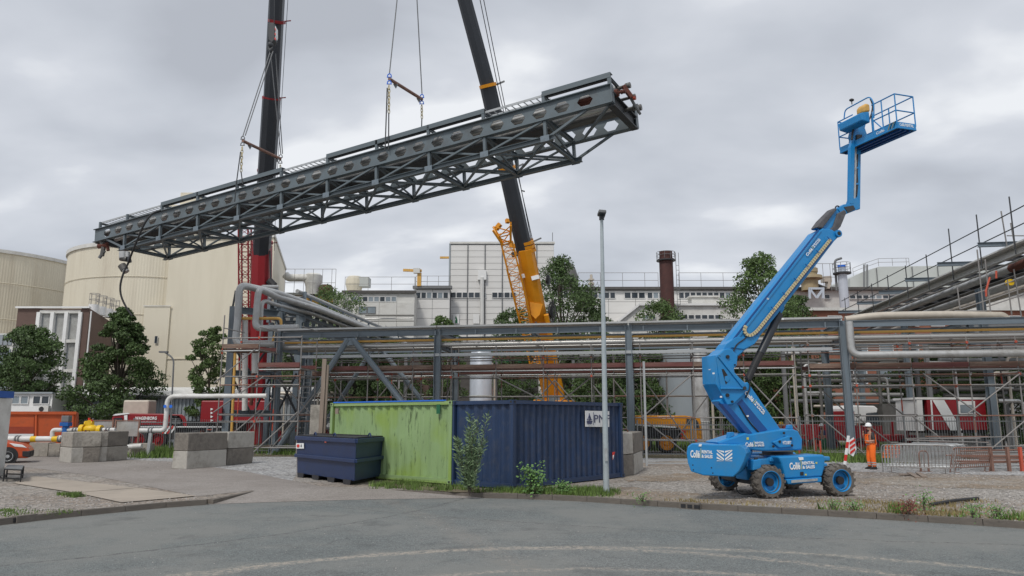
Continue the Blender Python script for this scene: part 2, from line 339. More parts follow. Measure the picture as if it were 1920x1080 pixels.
# ================================================================ ground
def gmat(name, base, c2, c3, sc=6., rough=.95, bump=.6, vor=22., streaks=None, big=.25, speck=.35):
    m = bpy.data.materials.new(name); m.use_nodes = True; t = m.node_tree; b = t.nodes['Principled BSDF']; NN = t.nodes.new; LL = t.links.new
    b.inputs['Roughness'].default_value = rough
    tc = NN('ShaderNodeTexCoord')
    def noise(s, d=6, r=.6):
        n = NN('ShaderNodeTexNoise'); n.inputs['Scale'].default_value = s; n.inputs['Detail'].default_value = d; n.inputs['Roughness'].default_value = r
        LL(tc.outputs['Object'], n.inputs['Vector']); return n.outputs[0]
    def rng(x, a, b_, lo=0, hi=1):
        r = NN('ShaderNodeMapRange'); r.inputs[1].default_value = a; r.inputs[2].default_value = b_; r.inputs[3].default_value = lo; r.inputs[4].default_value = hi; LL(x, r.inputs[0]); return r.outputs[0]
    def mix(f, a, c):
        mm = NN('ShaderNodeMix'); mm.data_type = 'RGBA'
        LL(f, mm.inputs[0])
        if isinstance(a, tuple): mm.inputs[6].default_value = (*a, 1)
        else: LL(a, mm.inputs[6])
        if isinstance(c, tuple): mm.inputs[7].default_value = (*c, 1)
        else: LL(c, mm.inputs[7])
        return mm.outputs[2]
    def ma(op, a, b_=None):
        q = NN('ShaderNodeMath'); q.operation = op
        for i, z in enumerate((a, b_)):
            if z is None: continue
            if isinstance(z, (int, float)): q.inputs[i].default_value = z
            else: LL(z, q.inputs[i])
        return q.outputs[0]
    col = mix(rng(noise(big, 5), .42, .6), base, c2)
    col = mix(rng(noise(sc*.35, 8, .7), .5, .68, 0, .7), col, c3)
    vo = NN('ShaderNodeTexVoronoi'); vo.inputs['Scale'].default_value = vor; LL(tc.outputs['Object'], vo.inputs['Vector'])
    sx = NN('ShaderNodeSeparateColor'); LL(vo.outputs['Color'], sx.inputs[0])
    hs = NN('ShaderNodeHueSaturation'); LL(col, hs.inputs['Color']); LL(rng(sx.outputs[0], 0, 1, 1-speck, 1+speck), hs.inputs['Value']); col = hs.outputs[0]
    if streaks:
        nd = NN('ShaderNodeTexNoise'); nd.inputs['Scale'].default_value = 1.1; nd.inputs['Detail'].default_value = 6; LL(tc.outputs['Object'], nd.inputs['Vector'])
        va = NN('ShaderNodeVectorMath'); va.operation = 'SCALE'; va.inputs[3].default_value = 1.3; LL(nd.outputs['Color'], va.inputs[0])
        vb = NN('ShaderNodeVectorMath'); vb.operation = 'ADD'; LL(tc.outputs['Object'], vb.inputs[0]); LL(va.outputs[0], vb.inputs[1])
        vc = NN('ShaderNodeTexVoronoi'); vc.feature = 'DISTANCE_TO_EDGE'; vc.inputs['Scale'].default_value = .33; LL(vb.outputs[0], vc.inputs['Vector'])
        col = mix(ma('MULTIPLY', rng(vc.outputs['Distance'], .012, .003), rng(noise(.4, 3), .46, .6, 0, .45)), col, (.06, .06, .06))
        col = mix(rng(noise(.16, 9, .72), .45, .56, 0, .75), col, (.215, .218, .205)); col = mix(rng(noise(.5, 9, .75), .56, .66, 0, .6), col, (.085, .09, .09))
        col = mix(rng(noise(2.2, 9, .8), .6, .68, 0, .5), col, (.33, .32, .29))
    if streaks:
        se = NN('ShaderNodeSeparateXYZ'); LL(tc.outputs['Object'], se.inputs[0])
        nz = noise(1.2, 4); nf = noise(9, 8, .8)
        for (x0, y0, R, wd, amt, sc_col) in streaks:
            dx = ma('SUBTRACT', se.outputs[0], x0); dy = ma('SUBTRACT', se.outputs[1], y0)
            dd = ma('SQRT', ma('ADD', ma('MULTIPLY', dx, dx), ma('MULTIPLY', dy, dy)))
            ad = ma('ABSOLUTE', ma('ADD', ma('SUBTRACT', dd, R), ma('MULTIPLY', ma('SUBTRACT', nz, .5), .35)))
            f = ma('MULTIPLY', rng(ad, wd, wd*.25), rng(nf, .44, .60, 0, amt))
            col = mix(f, col, sc_col)
    LL(col, b.inputs['Base Color'])
    bp = NN('ShaderNodeBump'); bp.inputs['Strength'].default_value = bump; bp.inputs['Distance'].default_value = .02
    LL(ma('ADD', vo.outputs['Distance'], noise(sc*3, 4)), bp.inputs['Height']); LL(bp.outputs[0], b.inputs['Normal'])
    MT[name] = m; return m
def circ(p, q, r):
    ax, ay, bx, by, cx_, cy = p.x, p.y, q.x, q.y, r.x, r.y
    d_ = 2*(ax*(by-cy)+bx*(cy-ay)+cx_*(ay-by))
    ux = ((ax*ax+ay*ay)*(by-cy)+(bx*bx+by*by)*(cy-ay)+(cx_*cx_+cy*cy)*(ay-by))/d_
    uy = ((ax*ax+ay*ay)*(cx_-bx)+(bx*bx+by*by)*(ax-cx_)+(cx_*cx_+cy*cy)*(bx-ax))/d_
    return ux, uy, sqrt((ax-ux)**2+(ay-uy)**2)
RZ = -.12
stk = []
for (a, b_, c, wd, amt, cc) in (((760, 1037), (1080, 1026), (1860, 1067), .17, .75, (.40, .36, .30)), ((470, 1066), (640, 1046), (800, 1034), .2, .8, (.38, .34, .29)),
                           ((860, 1076), (1080, 1067), (1420, 1079), .15, .7, (.38, .34, .29)), ((740, 945), (830, 985), (880, 1010), .4, .4, (.26, .235, .205)), ((340, 1025), (560, 996), (760, 962), .07, .75, (.06, .06, .06)),
                           ((700, 955), (1000, 983), (1500, 1010), .3, .35, (.20, .195, .18)), ((960, 978), (1150, 990), (1420, 1004), .04, .8, (.05, .05, .05)), ((200, 985), (700, 955), (1100, 948), .8, .28, (.21, .215, .20))):
    amt = min(1, amt*1.35); stk.append((*circ(G(*a, RZ), G(*b_, RZ), G(*c, RZ)), wd, amt, cc))
gmat('asphalt', (.150, .166, .164), (.18, .19, .185), (.122, .131, .131), 5, .92, .6, 60., stk, .12, .42)
gmat('gravel', (.285, .262, .235), (.225, .185, .15), (.34, .325, .305), 7, .95, 1., 13., None, .16, .45)
gmat('track', (.25, .225, .205), (.285, .26, .24), (.205, .185, .165), 6, .95, .5, 40., None, .3, .22)
gmat('pale_gravel', (.34, .34, .34), (.28, .275, .27), (.42, .42, .42), 9, .95, 1., 11., None, .4, .5)
gmat('soil', (.16, .125, .085), (.12, .13, .05), (.22, .18, .13), 6, .95, 1., 20., None, .5, .4)

def sheet(name, pts, m, z=None, label=None):
    b = MB(); pts = [V(p) if z is None else V((p[0], p[1], z)) for p in pts]
    n = V((0, 0, 0))
    for i in range(len(pts)): n += pts[i].cross(pts[(i+1) % len(pts)])
    if n.z < 0: pts = pts[::-1]
    b.add(pts, [tuple(range(len(pts)))])
    o = b.build(name, m, org=(0, 0, 0)); tag(o, label, None, None, 'structure'); return o
KL = [G(u, v, RZ) for u, v in ((-700, 1075), (-300, 1022), (0, 985), (100, 973), (200, 963), (300, 953), (395, 946))]
KR = [G(u, v, RZ) for u, v in ((905, 934), (1000, 936), (1100, 941), (1200, 948), (1300, 954), (1400, 960), (1530, 967), (1700, 977), (1920, 991), (2300, 1020), (2900, 1075))]
sheet('road', [(-120, -60, RZ), (120, -60, RZ), (120, 60, RZ), (-120, 60, RZ)], 'asphalt')
front = KL+[G(560, 930)+V((0, .4, 0)), G(760, 925)+V((0, .6, 0))]+KR
yard = [(-900, KL[0].y, 0)]+[(p.x, p.y+.14, 0) for p in KL[:-1]]+[(KL[-1].x-.1, KL[-1].y+.14, 0)]
a0 = KL[-1]; b0 = KR[0]
back1 = V((a0.x+.3, a0.y+2.6, 0)); back2 = G(715, 917)
yard += [back1, back2]+[(p.x, p.y+.14, 0) for p in KR]+[(900, KR[-1].y, 0), (900, 1500, 0), (-900, 1500, 0)]
sheet('yard_ground', yard, 'gravel')
lip = MB(); am = (a0+b0)/2+V((0, .35, 0))
pts_f = [a0+V((-.1, .02, 0)), a0*.7+b0*.3+V((0, .25, 0)), a0*.4+b0*.6+V((0, .3, 0)), b0+V((.1, .02, 0))]
for p in pts_f: p.z = RZ+.006
pts_b = [back1+V((-.5, .3, .0)), back1*.7+back2*.3, back1*.4+back2*.6, back2+V((.5, .3, 0))]
for p in pts_b: p.z = .008

mid_b = [back1+V((-.3, .02, 0)), back1*.7+back2*.3+V((0, .02, .0)), back1*.4+back2*.6+V((0, .02, 0)), back2+V((.5, .02, 0))]
for p in mid_b: p.z = .009
lip.add(pts_f+mid_b, [(0, 1, 5, 4), (1, 2, 6, 5), (2, 3, 7, 6)])
tag(lip.build('access_ramp', 'track', org=(0, 0, 0)), kind='structure')
sheet('access_road', [G(u, v) for u, v in ((372, 931), (180, 893), (60, 877), (-400, 868), (-400, 848), (60, 854), (330, 866), (470, 886), (540, 900), (600, 912))]+[back2, back1], 'track', .006)
sheet('pale_gravel_patch', [G(u, v) for u, v in ((215, 868), (330, 877), (545, 905), (556, 890), (556, 850), (470, 850), (345, 852), (240, 856))], 'pale_gravel', .004)
sheet('pale_gravel_patch', [G(u, v) for u, v in ((1205, 868), (1290, 862), (1620, 885), (1920, 892), (2200, 880), (2200, 862), (1640, 868), (1500, 855), (1300, 846), (1205, 850))], 'pale_gravel', .004)
sheet('soil_strip', [G(u, v) for u, v in ((716, 913), (850, 923.5))]+[p+V((0, .18, 0)) for p in KR[:3]]+[G(u, v) for u, v in ((1135, 920), (965, 923), (850, 912), (715, 898))], 'soil', .012)
sl = sheet('concrete_slab', [G(u, v) for u, v in ((60, 893), (257, 916), (141, 925), (25, 907))], 'slab', .022)
sl2 = sheet('concrete_slab', [G(u, v) for u, v in ((259, 916.3), (369, 931), (228, 943.5), (143.5, 925.3))], 'slab', .022)
gmat('dirt', (.235, .185, .135), (.285, .255, .22), (.19, .145, .10), 5, .95, 1., 15., None, .5, .35)
random.seed(21)
def ragged(name, top, bot, m, z):
    def dens(l, k=14):
        o = []
        for (a, b_), (c, d__) in zip(l[:-1], l[1:]):
            for j in range(k): o.append((a+(c-a)*j/k, b_+(d__-b_)*j/k+random.gauss(0, 1.1)))
        return o+[l[-1]]
    sheet(name, [G(*q) for q in dens(top)]+([G(*q) for q in dens(bot)[::-1]] if bot else [p+V((0, .17, 0)) for p in KR[2:10]][::-1]), m, z)
ragged('bare_earth', [(1165, 912), (1300, 925), (1420, 938), (1700, 945), (1960, 962)], None, 'dirt', .007)
ragged('bare_earth', [(1600, 897), (1760, 894), (2000, 900)], [(1600, 905), (1760, 914), (2000, 922)], 'dirt', .007)
ragged('bare_earth', [(1170, 893), (1290, 888), (1420, 893)], [(1170, 902), (1290, 903), (1420, 900)], 'dirt', .0085)
# strips beyond the fence: grass and paving
sheet('grass_verge', [(-40, 43.2, .01), (60, 36.5, .01), (60, 40.5, .01), (-40, 46.5, .01)], 'soil', .01)
sheet('works_road', [(-300, 47.2, .012), (300, 41.5, .012), (300, 70, .012), (-300, 70, .012)], 'track', .012)

for a, c in ((a0+V((-.05, .1, 0)), back1), (b0+V((.05, .12, 0)), back2)):
    kq = MB(); kq.bar(V((a.x, a.y, -.075)), V((c.x, c.y, -.075)), .16, .14); tag(kq.build('kerb_return', 'kerb'), kind='structure')
# kerb stones
def along(pts, step):
    out_ = []; acc = 0; i = 0; cur = V(pts[0]); out_.append(cur.copy())
    while i < len(pts)-1:
        seg = V(pts[i+1])-cur; l = seg.length
        if l >= step-acc: cur = cur+seg.normalized()*(step-acc); out_.append(cur.copy()); acc = 0
        else: acc += l; i += 1; cur = V(pts[i])
    return out_
for pts, rng_ in ((KL, (3, 9)), (KR, (5, 11))):
    kr = thing('kerb', None, None, pts[0]); tag(kr, kind='structure')
    q = along(pts, 1.0)
    for a, b_ in zip(q[:-1], q[1:]):
        dd = (b_-a).normalized(); nn = V((-dd.y, dd.x, 0))
        a2 = a+dd*.006+nn*.075+V((0, 0, .065)); b2 = b_-dd*.006+nn*.075+V((0, 0, .065+random.uniform(-.006, .006)))
        slat('kerb_stone', a2, b2, .15, .135, 'kerb', kr)
for (u, v, u2, v2) in ((28, 981, 66, 976), (1275, 952.5, 1312, 955.5)):
    a, b_ = G(u, v, RZ), G(u2, v2, RZ); a.y -= .03; b_.y -= .03
    t = thing('gully_inlet', 'cast iron kerb drain inlet on the far left' if u < 100 else 'rusty cast iron kerb drain inlet in front of the blue lift', 'drain', a)
    mb = MB(); mb.bar(a+V((0, 0, .07)), b_+V((0, 0, .07)), .16, .16); mb.build('inlet_box', 'kerb', t)
    for k in range(3):
        p = a.lerp(b_, (k+.08)/3); q2 = a.lerp(b_, (k+.82)/3); mb = MB(); mb.bar(p+V((0, -.07, .07)), q2+V((0, -.07, .07)), .06, .09); mb.build('opening', 'dark', t)

# pebbles (real stones, near ones only)
def scatter_stuff(name, m, n, region, size, label, flat=.6, z=0.):
    mb = MB(); vs_, fs = [], []
    for _ in range(n):
        p = region(); 
        if p is None: continue
        r = size[0]+(size[1]-size[0])*random.random()**2.5; a = random.random()*6.28; k = len(vs_)
        for j in range(4): vs_.append((p.x+cos(a+j*pi/2)*r*random.uniform(.7, 1.2), p.y+sin(a+j*pi/2)*r*random.uniform(.7, 1.2), z-.003))
        vs_.append((p.x, p.y, z+r*flat)); fs += [(k, k+1, k+4), (k+1, k+2, k+4), (k+2, k+3, k+4), (k+3, k, k+4)]
    mb.add(vs_, fs); return tag(mb.build(name, m, org=(0, 0, 0)), label, None, None, 'stuff')
def inpoly(p, poly):
    c = False; j = len(poly)-1
    for i in range(len(poly)):
        a, b_ = poly[i], poly[j]
        if (a[1] > p.y) != (b_[1] > p.y) and p.x < (b_[0]-a[0])*(p.y-a[1])/(b_[1]-a[1])+a[0]: c = not c
        j = i
    return c
def reg_px(u0, u1, v0, v1, test=None):
    def f():
        p = G(random.uniform(u0, u1), random.uniform(v0, v1))
        return p if (test is None or test(p)) else None
    return f
ypoly = [(p[0], p[1]) for p in yard]
ok = lambda p: inpoly(p, ypoly)
scatter_stuff('gravel_stones', 'pebble', 14000, reg_px(1180, 1920, 872, 992, ok), (.012, .05), 'loose grey gravel stones in the right hand yard')
scatter_stuff('gravel_stones', 'pebble', 3500, reg_px(0, 400, 915, 985, lambda p: ok(p) and p.x < -3 and proj(p)[1] > 925-(p.x > -7)*0), (.012, .045), 'loose pale gravel stones on the left verge')
scatter_stuff('gravel_stones', 'pebble', 1500, reg_px(230, 560, 850, 884, ok), (.02, .05), 'loose gravel stones behind the access road')
scatter_stuff('road_grit', 'pebble', 1500, lambda: G(random.uniform(200, 1900), random.uniform(950, 1078), RZ), (.006, .018), 'fine grit on the asphalt road', z=RZ)
scatter_stuff('dead_leaves', 'litter', 2500, reg_px(1140, 1920, 935, 992, ok), (.015, .05), 'dry brown plant litter along the kerb', .2)

# grass tufts
def blades(name, m, n, region, h, label, wd=.012):
    mb = MB(); vs_, fs = [], []
    for _ in range(n):
        p = region()
        if p is None: continue
        hh = h*random.uniform(.4, 1.2); a = random.random()*6.28; lx, ly = random.uniform(-.5, .5)*hh, random.uniform(-.5, .5)*hh; k = len(vs_)
        ww = wd*random.uniform(.7, 1.5)
        vs_ += [(p.x-cos(a)*ww, p.y-sin(a)*ww, p.z), (p.x+cos(a)*ww, p.y+sin(a)*ww, p.z), (p.x+lx, p.y+ly, p.z+hh)]; fs.append((k, k+1, k+2))
    mb.add(vs_, fs); return tag(mb.build(name, m, org=(0, 0, 0)), label, None, None, 'stuff')
def clumped(u0, u1, v0, v1, n, rad, test=ok):
    cs = [G(random.uniform(u0, u1), random.uniform(v0, v1)) for _ in range(n)]
    def f():
        c = random.choice(cs); p = c+V((random.gauss(0, rad), random.gauss(0, rad), 0)); return p if test(p) else None
    return f
blades('grass', 'grass', 5500, clumped(905, 1130, 919, 932, 40, .28), .16, 'green grass between the blue container and the kerb')
blades('grass', 'grass', 2600, clumped(700, 905, 905, 924, 34, .16), .17, 'rough grass at the foot of the green container')
blades('grass', 'grass', 500, clumped(115, 145, 927, 933, 8, .09), .1, 'small grass tuft on the left verge')
blades('grass', 'grass', 450, clumped(0, 120, 955, 968, 14, .16, lambda p: True), .06, 'sparse grass on the left verge')
blades('grass', 'grass', 9000, clumped(270, 352, 838, 857, 30, .6), .4, 'long green grass in front of the left fence', .03)
blades('grass', 'grass', 8000, clumped(485, 560, 838, 852, 30, .6), .3, 'grass under the left end of the pipe rack', .03)
blades('grass', 'grass', 9000, clumped(1200, 1300, 826, 846, 30, .8), .45, 'overgrown grass around the orange crane wheels', .04)
blades('grass', 'grass', 9000, clumped(1480, 1720, 838, 868, 50, .5), .45, 'weedy grass behind the worker', .03)
blades('dry_grass', 'dry_grass', 7000, clumped(1160, 1920, 940, 985, 70, .3), .09, 'dry straw coloured grass along the right kerb')
blades('weeds', 'grass', 420, clumped(1500, 1920, 955, 985, 16, .10), .2, 'small green weeds along the right kerb', .02)

# ================================================================ vegetation
def leaves(mb, pts, s, flat=.6):
    vs_, fs = [], []
    for p in pts:
        a = V((random.gauss(0, 1), random.gauss(0, 1), random.gauss(0, flat))).normalized(); b_ = a.orthogonal().normalized()
        b_ = (Matrix.Rotation(random.random()*6.28, 3, a)@b_); c = a.cross(b_); q = s*random.uniform(.6, 1.3); k = len(vs_)
        vs_ += [p-b_*q, p-c*q*.5, p+b_*q, p+c*q*.5+a*q*.2]; fs.append((k, k+1, k+2, k+3))
    mb.add(vs_, fs)
def tree(u, vtop, Y, width_px, label, vbase=None, m='leaf', shape='round', trunk=.16, low=.22, nc=80, nl=190, ls=.115, group='trees in the works'):
    top = P(u, vtop, Y); h = top.z; wd = width_px*Y/F/2; base = V((top.x, Y, 0))
    t = thing('tree', label, 'tree', base, group)
    random.seed(int(u*7+vtop)); z0 = h*low
    tr = MB(); n = 7
    tpts = [base+V((random.gauss(0, .06)*i, random.gauss(0, .06)*i, h*.8*i/n)) for i in range(n+1)]
    tr.tube(tpts, trunk, 8, rs=[trunk*(1-.85*i/n)+.02 for i in range(n+1)])
    cl = []
    for i in range(nc):
        f = (i+.5)/nc; z = z0+(h-z0)*(f**.9)
        if shape == 'cone': prof = (1-f)**.8*(.55+.45*min(1, f*5+.2))+.02
        elif shape == 'oval': prof = sin(pi*min(1, f*.86+.14))**.6
        else: prof = sqrt(max(.03, 1-((f-.42)/.6)**2))
        rr = wd*prof*sqrt(random.random())*.95; a = random.random()*6.28+i*2.4
        c = base+V((rr*cos(a), rr*sin(a), z)); r = wd*(random.uniform(.2, .34)*(.75+.25*prof) if shape != 'cone' else random.uniform(.16, .26)*(.35+.75*prof)); cl.append((c, r))
    for c, r in cl[::3]:
        st = tpts[min(n, max(1, int(n*(c.z*.75)/(h*.8))))]; mid = st.lerp(c, .5)+V((0, 0, -.2)); tr.tube([st, mid, c], trunk*.3, 5, rs=[trunk*.38, trunk*.25, .02])
    tr.build('trunk', 'bark', t, smooth=True)
    pts = []
    for c, r in cl:
        for _ in range(nl):
            q = V((random.gauss(0, 1), random.gauss(0, 1), random.gauss(0, 1))).normalized()*r*random.uniform(.55, 1.08)
            q.z *= .72 if shape != 'cone' else .5
            if q.z < -.45*r: continue
            pts.append(c+q)
    mb = MB(); leaves(mb, pts, ls); mb.build('crown', m, t)
    random.seed(int(u)); return t
tree(62, 618, 62, 118, 'green rounded tree in front of the brown building, leftmost tree', m='leaf_dark', trunk=.2, low=.2, nc=100, nl=230)
tree(232, 579, 58, 205, 'broad dark tree with layered branches beside the brown building', m='leaf_dark', shape='cone', trunk=.28, low=.17, nc=120, nl=230)
tree(398, 615, 60, 80, 'slim loose tree behind the left scaffold tower', low=.25, nc=50, ls=.11)
tree(628, 545, 80, 160, 'rounded green tree behind the sloping pipe bridge', low=.1)
tree(722, 640, 70, 150, 'dark tree behind the inverted V brace', low=.1, m='leaf_dark')
tree(832, 596, 66, 90, 'loose light tree beside the pale silver tank', low=.1, nc=60, m='leaf')
tree(1053, 487, 68, 165, 'tallest tree, dark green, right behind the orange crane boom', m='leaf_dark', shape='oval', trunk=.25, low=.08, nc=110)
tree(966, 585, 72, 120, 'low dark tree behind the lattice of the orange crane', low=.08, m='leaf_dark')
tree(1105, 560, 70, 110, 'dark tree right of the orange crane, behind the lamp post', low=.08, m='leaf_dark')
tree(1237, 570, 66, 130, 'small bushy tree with thin trunk in front of the white annex', low=.3, nc=60)
tree(1420, 483, 60, 165, 'large green tree behind the blue boom', shape='oval', trunk=.25, low=.08, nc=110)
tree(1490, 560, 64, 110, 'dark tree just right of the blue boom', low=.08, m='leaf_dark')
tree(1345, 630, 62, 100, 'low dark tree left of the blue lift elbow', low=.08, m='leaf_dark')
for u_, v_, lb_ in ((1440, 668, 'behind the blue turret'), (1530, 690, 'behind the white flue pipes'), (1690, 668, 'behind the red and white cabin door'), (1120, 690, 'behind the lamp post foot'), (700, 700, 'behind the right leg of the inverted brace'), (1150, 652, 'left of the rear scaffold bays'), (1208, 648, 'behind the block stack column'), (1292, 690, 'between the two grey tanks'), (1395, 640, 'behind the black lift cylinder'), (660, 660, 'between the crossed braces')): tree(u_, v_, 56+u_ % 7, 110, 'dark low tree '+lb_, low=.05, m='leaf_dark', nc=50)
tree(560, 640, 74, 120, 'dark tree behind the left columns of the rack', low=.08, m='leaf_dark')
tree(1860, 660, 52, 150, 'dark tree behind the right end scaffold', low=.08, m='leaf_dark')
tree(1770, 640, 60, 120, 'dark tree between the brick building and the right scaffold', low=.1, m='leaf_dark')

def weed(u, v, h, wd, label, m, name='weed', kind='bush', n=260, ls=.05, group=None):
    base = G(u, v); t = thing(name, label, 'plant', base, group); random.seed(int(u*3)); st = MB(); pts = []
    ns = {'dock': 4, 'willow': 13}.get(kind, 9)
    for i in range(ns):
        a = random.random()*6.28; lean = random.uniform(.05, 1)*wd/2; tip = base+V((cos(a)*lean, sin(a)*lean*.6, h*random.uniform(.55, 1)))
        mid = base.lerp(tip, .5)+V((cos(a)*lean*.1, 0, h*.06)); st.tube([base, mid, tip], .01, 4, rs=[.012, .008, .003])
        for _ in range(n//ns):
            f = random.uniform(.12, 1); q = base*(1-f)**2+mid*2*f*(1-f)+tip*f*f; s = (.055 if kind == 'willow' else .13)*(1.25-f*.7)
            pts.append(q+V((random.gauss(0, s), random.gauss(0, s), random.gauss(0, s*.6))))
    st.build('stem', 'bark', t); mb = MB(); vs_, fs = [], []
    for p in pts:
        if kind == 'willow': dv = V((random.gauss(0, .6), random.gauss(0, .6), random.uniform(.2, 1))).normalized(); q = ls*random.uniform(.8, 1.6); wv = dv.orthogonal().normalized()*q*.1
        else: dv = V((random.gauss(0, 1), random.gauss(0, 1), random.uniform(-.3, .7))).normalized(); q = ls*random.uniform(.6, 1.3); wv = dv.orthogonal().normalized()*q*.4
        k = len(vs_); vs_ += [p, p+dv*q*.5+wv, p+dv*q, p+dv*q*.5-wv]; fs.append((k, k+1, k+2, k+3))
    mb.add(vs_, fs); mb.build('foliage', m, t); return t
weed(880, 928, 2.2, 1.05, 'tall willow sapling growing against the navy container corner', 'leaf_willow', 'willow_sapling', 'willow', 2100, .12)
weed(1000, 927, 1.0, .9, 'leafy green bush at the foot of the navy container', 'leaf_fresh', 'bush', 'bush', 520, .08)
weed(1056, 927, .42, .5, 'low leafy plant left of the lamp post', 'leaf_fresh', 'low_plant', 'bush', 300, .06)
weed(1704, 966, .42, .32, 'reddish brown dock plant by the right kerb', 'leaf_red', 'dock_plant', 'dock', 260, .045)
weed(1733, 960, .55, .16, 'tall narrow green weed behind the dock plant', 'leaf_fresh', 'tall_weed', 'dock', 180, .05)
weed(1824, 972, .3, .3, 'small green weed near the far right kerb', 'leaf_fresh', 'small_weed', 'bush', 200, .045)
weed(1868, 974, .3, .35, 'rightmost green weed on the kerb edge', 'leaf_fresh', 'small_weed', 'bush', 220, .045)
weed(1600, 958, .22, .35, 'clump of green weed in front of the right front wheel', 'leaf_fresh', 'small_weed', 'bush', 200, .04)
weed(1560, 956, .2, .3, 'green weed tuft just left of another below the wheel', 'leaf_fresh', 'small_weed', 'bush', 160, .04)
weed(1205, 941, .2, .3, 'sparse weed by the kerb right of the lamp post', 'leaf_fresh', 'small_weed', 'bush', 120, .04)
# ================================================================ buildings far behind
def wall_box(t, name, u0, u1, vt, Y, dep, m, vb=None, label=None, z0=0.):
    """an upright block whose front is at depth Y; u0, u1 measured at mid height"""
    zt = P(960, vt, Y).z; vm = (vt+783)/2; x0, x1 = P(u0, vm, Y).x, P(u1, vm, Y).x
    mb = MB(); mb.box(((x0+x1)/2, Y+dep/2, (z0+zt)/2), (x1-x0, dep, zt-z0)); mb.build(name, m, t, label=label); return x0, x1, zt
def bld(name, label, x, Y): return thing(name, label, 'building', (x, Y, 0))
def win_row(t, u0, u1, v0, v1, Y, n, gap=.14, pale=(), fr='white', name='window', off=.06):
    gap = min(gap, .05)
    a, b_ = P(u0, (v0+v1)/2, Y), P(u1, (v0+v1)/2, Y); z0, z1 = P(960, v1, Y).z, P(960, v0, Y).z; wd = (b_.x-a.x)/n
    for i in range(n):
        x = a.x+wd*(i+.5); ww = wd*(1-gap)
        mb = MB(); h = z1-z0; zc = (z0+z1)/2; s = min(.06, ww*.08)
        for sx_ in (-1, 1): mb.box((x+sx_*(ww/2-s/2), Y-off, zc), (s, .06, h))
        for sz in (-1, 1): mb.box((x, Y-off, zc+sz*(h/2-s/2)), (ww-2*s, .06, s))
        f = mb.build(name, fr, t); mb = MB(); mb.box((x, Y-off+.03, zc), (ww-2*s, .04, h-2*s)); mb.build('pane', 'glass_pale' if (i in pale or random.random() < .22) else 'glass', f)
def railing(label, pts, h=1.1, step=2.2, m='scaf', r=.03, group='guard rails on the roofs'):
    pts = [V(p) for p in pts]; t = thing('roof_railing', label, 'railing', pts[0], group)
    q = along(pts, step)+[pts[-1]]; mb = MB()
    for p in q: mb.tube([p, p+V((0, 0, h))], r, 5)
    mb.build('posts', m, t)
    for k in (.5, 1.):
        for a, b_ in zip(pts[:-1], pts[1:]): rod('rail', a+V((0, 0, h*k)), b_+V((0, 0, h*k)), r, m, t)
    return t

# ---- cream silos and block on the left
def silo(label, u_right, v_top, Y, R, group=None):
    x = P(u_right, 620, Y).x-R; zt = P(960, v_top, Y-R).z; t = thing('silo', label, 'silo', (x, Y+0, 0), 'cream silos')
    Y = Y+R*0; mb = MB(); n = int(2*pi*R/.17/2)*2; prof = []
    k = len(mb.v)
    for z in (0, zt):
        for j in range(n):
            rr = R+(.022 if j % 2 else 0)
            mb.v.append(V((x+rr*cos(2*pi*j/n), Y+rr*sin(2*pi*j/n), z)))
    for j in range(n): mb.f.append((j, (j+1) % n, n+(j+1) % n, n+j)); mb.m.append(0)
    mb.f.append(tuple(n+j for j in range(n))); mb.m.append(0)
    mb.build('shell', 'cream', t)
    mb = MB(); mb.lathe((x, Y, zt), [(R+.02, -.35), (R+.22, -.35), (R+.22, .12), (R-.4, .12)], 96); mb.build('roof_edge', 'offwhite', t, smooth=False)
    for f in (.33, .62, .82):
        mb = MB(); mb.lathe((x, Y, zt*f), [(R+.1, -.05), (R+.14, 0), (R+.1, .05)], 96); mb.build('seam', 'cream_flat', t)
    return t
silo('leftmost cream corrugated silo, cut off by the picture edge', 147, 453, 112, 17)
silo('wide round cream silo between the other silo and the flat block', 494, 455, 100, 12.7)
t = bld('cream_storage_block', 'tall cream flat sided storage block behind the red crane', -36, 92)
mb = MB(); a, b_, c = P(306, 620, 87.2), P(505, 620, 86), P(529, 620, 106); zt = P(960, 443, 86).z
mb.prism([(a.x, a.y, 0), (b_.x, b_.y, 0), (c.x, c.y, 0), (a.x, 118, 0)], (0, 0, zt)); mb.build('wall', 'cream_flat', t)
mb = MB()
for p, q in (((a.x, a.y), (b_.x, b_.y)), ((b_.x, b_.y), (c.x, c.y))):
    mb.bar((p[0], p[1]-.08, zt+.02), (q[0]+.05, q[1]-.08, zt+.02), .25, .35)
mb.build('roof_edge', 'offwhite', t)
for k in range(0):
    f = (k+.5)/7; x = a.x*(1-f)+b_.x*f; y = a.y*(1-f)+b_.y*f
    mb = MB(); mb.box((x, y-.02, zt/2), (.06, .06, zt-.5)); mb.build('seam', 'cream', t)
for f in (.38,):
    mb = MB(); mb.bar((a.x, a.y-.06, zt*f), (b_.x, b_.y-.06, zt*f), .1, .1); mb.build('seam', 'cream', t)
wall_box(t, 'penthouse', 294, 346, 384, 94, 8, 'cream_flat', z0=zt)
wall_box(t, 'lift_tower', 322, 352, 361, 96, 6, 'cream_flat', z0=zt)
t = bld('lower_cream_annex', 'lower cream annex in front of the storage block', -30, 84)
x0, x1, zz_ = wall_box(t, 'wall', 262, 311, 575, 86.9, .5, 'cream_flat')
mb = MB(); mb.bar((x0-.1, 86.85, zz_+.08), (x1+.1, 86.85, zz_+.08), .1, .1); mb.build('roof_edge', 'offwhite', t)
win_row(t, 290, 296, 630, 644, 86.8, 1, .05, (), 'offwhite')
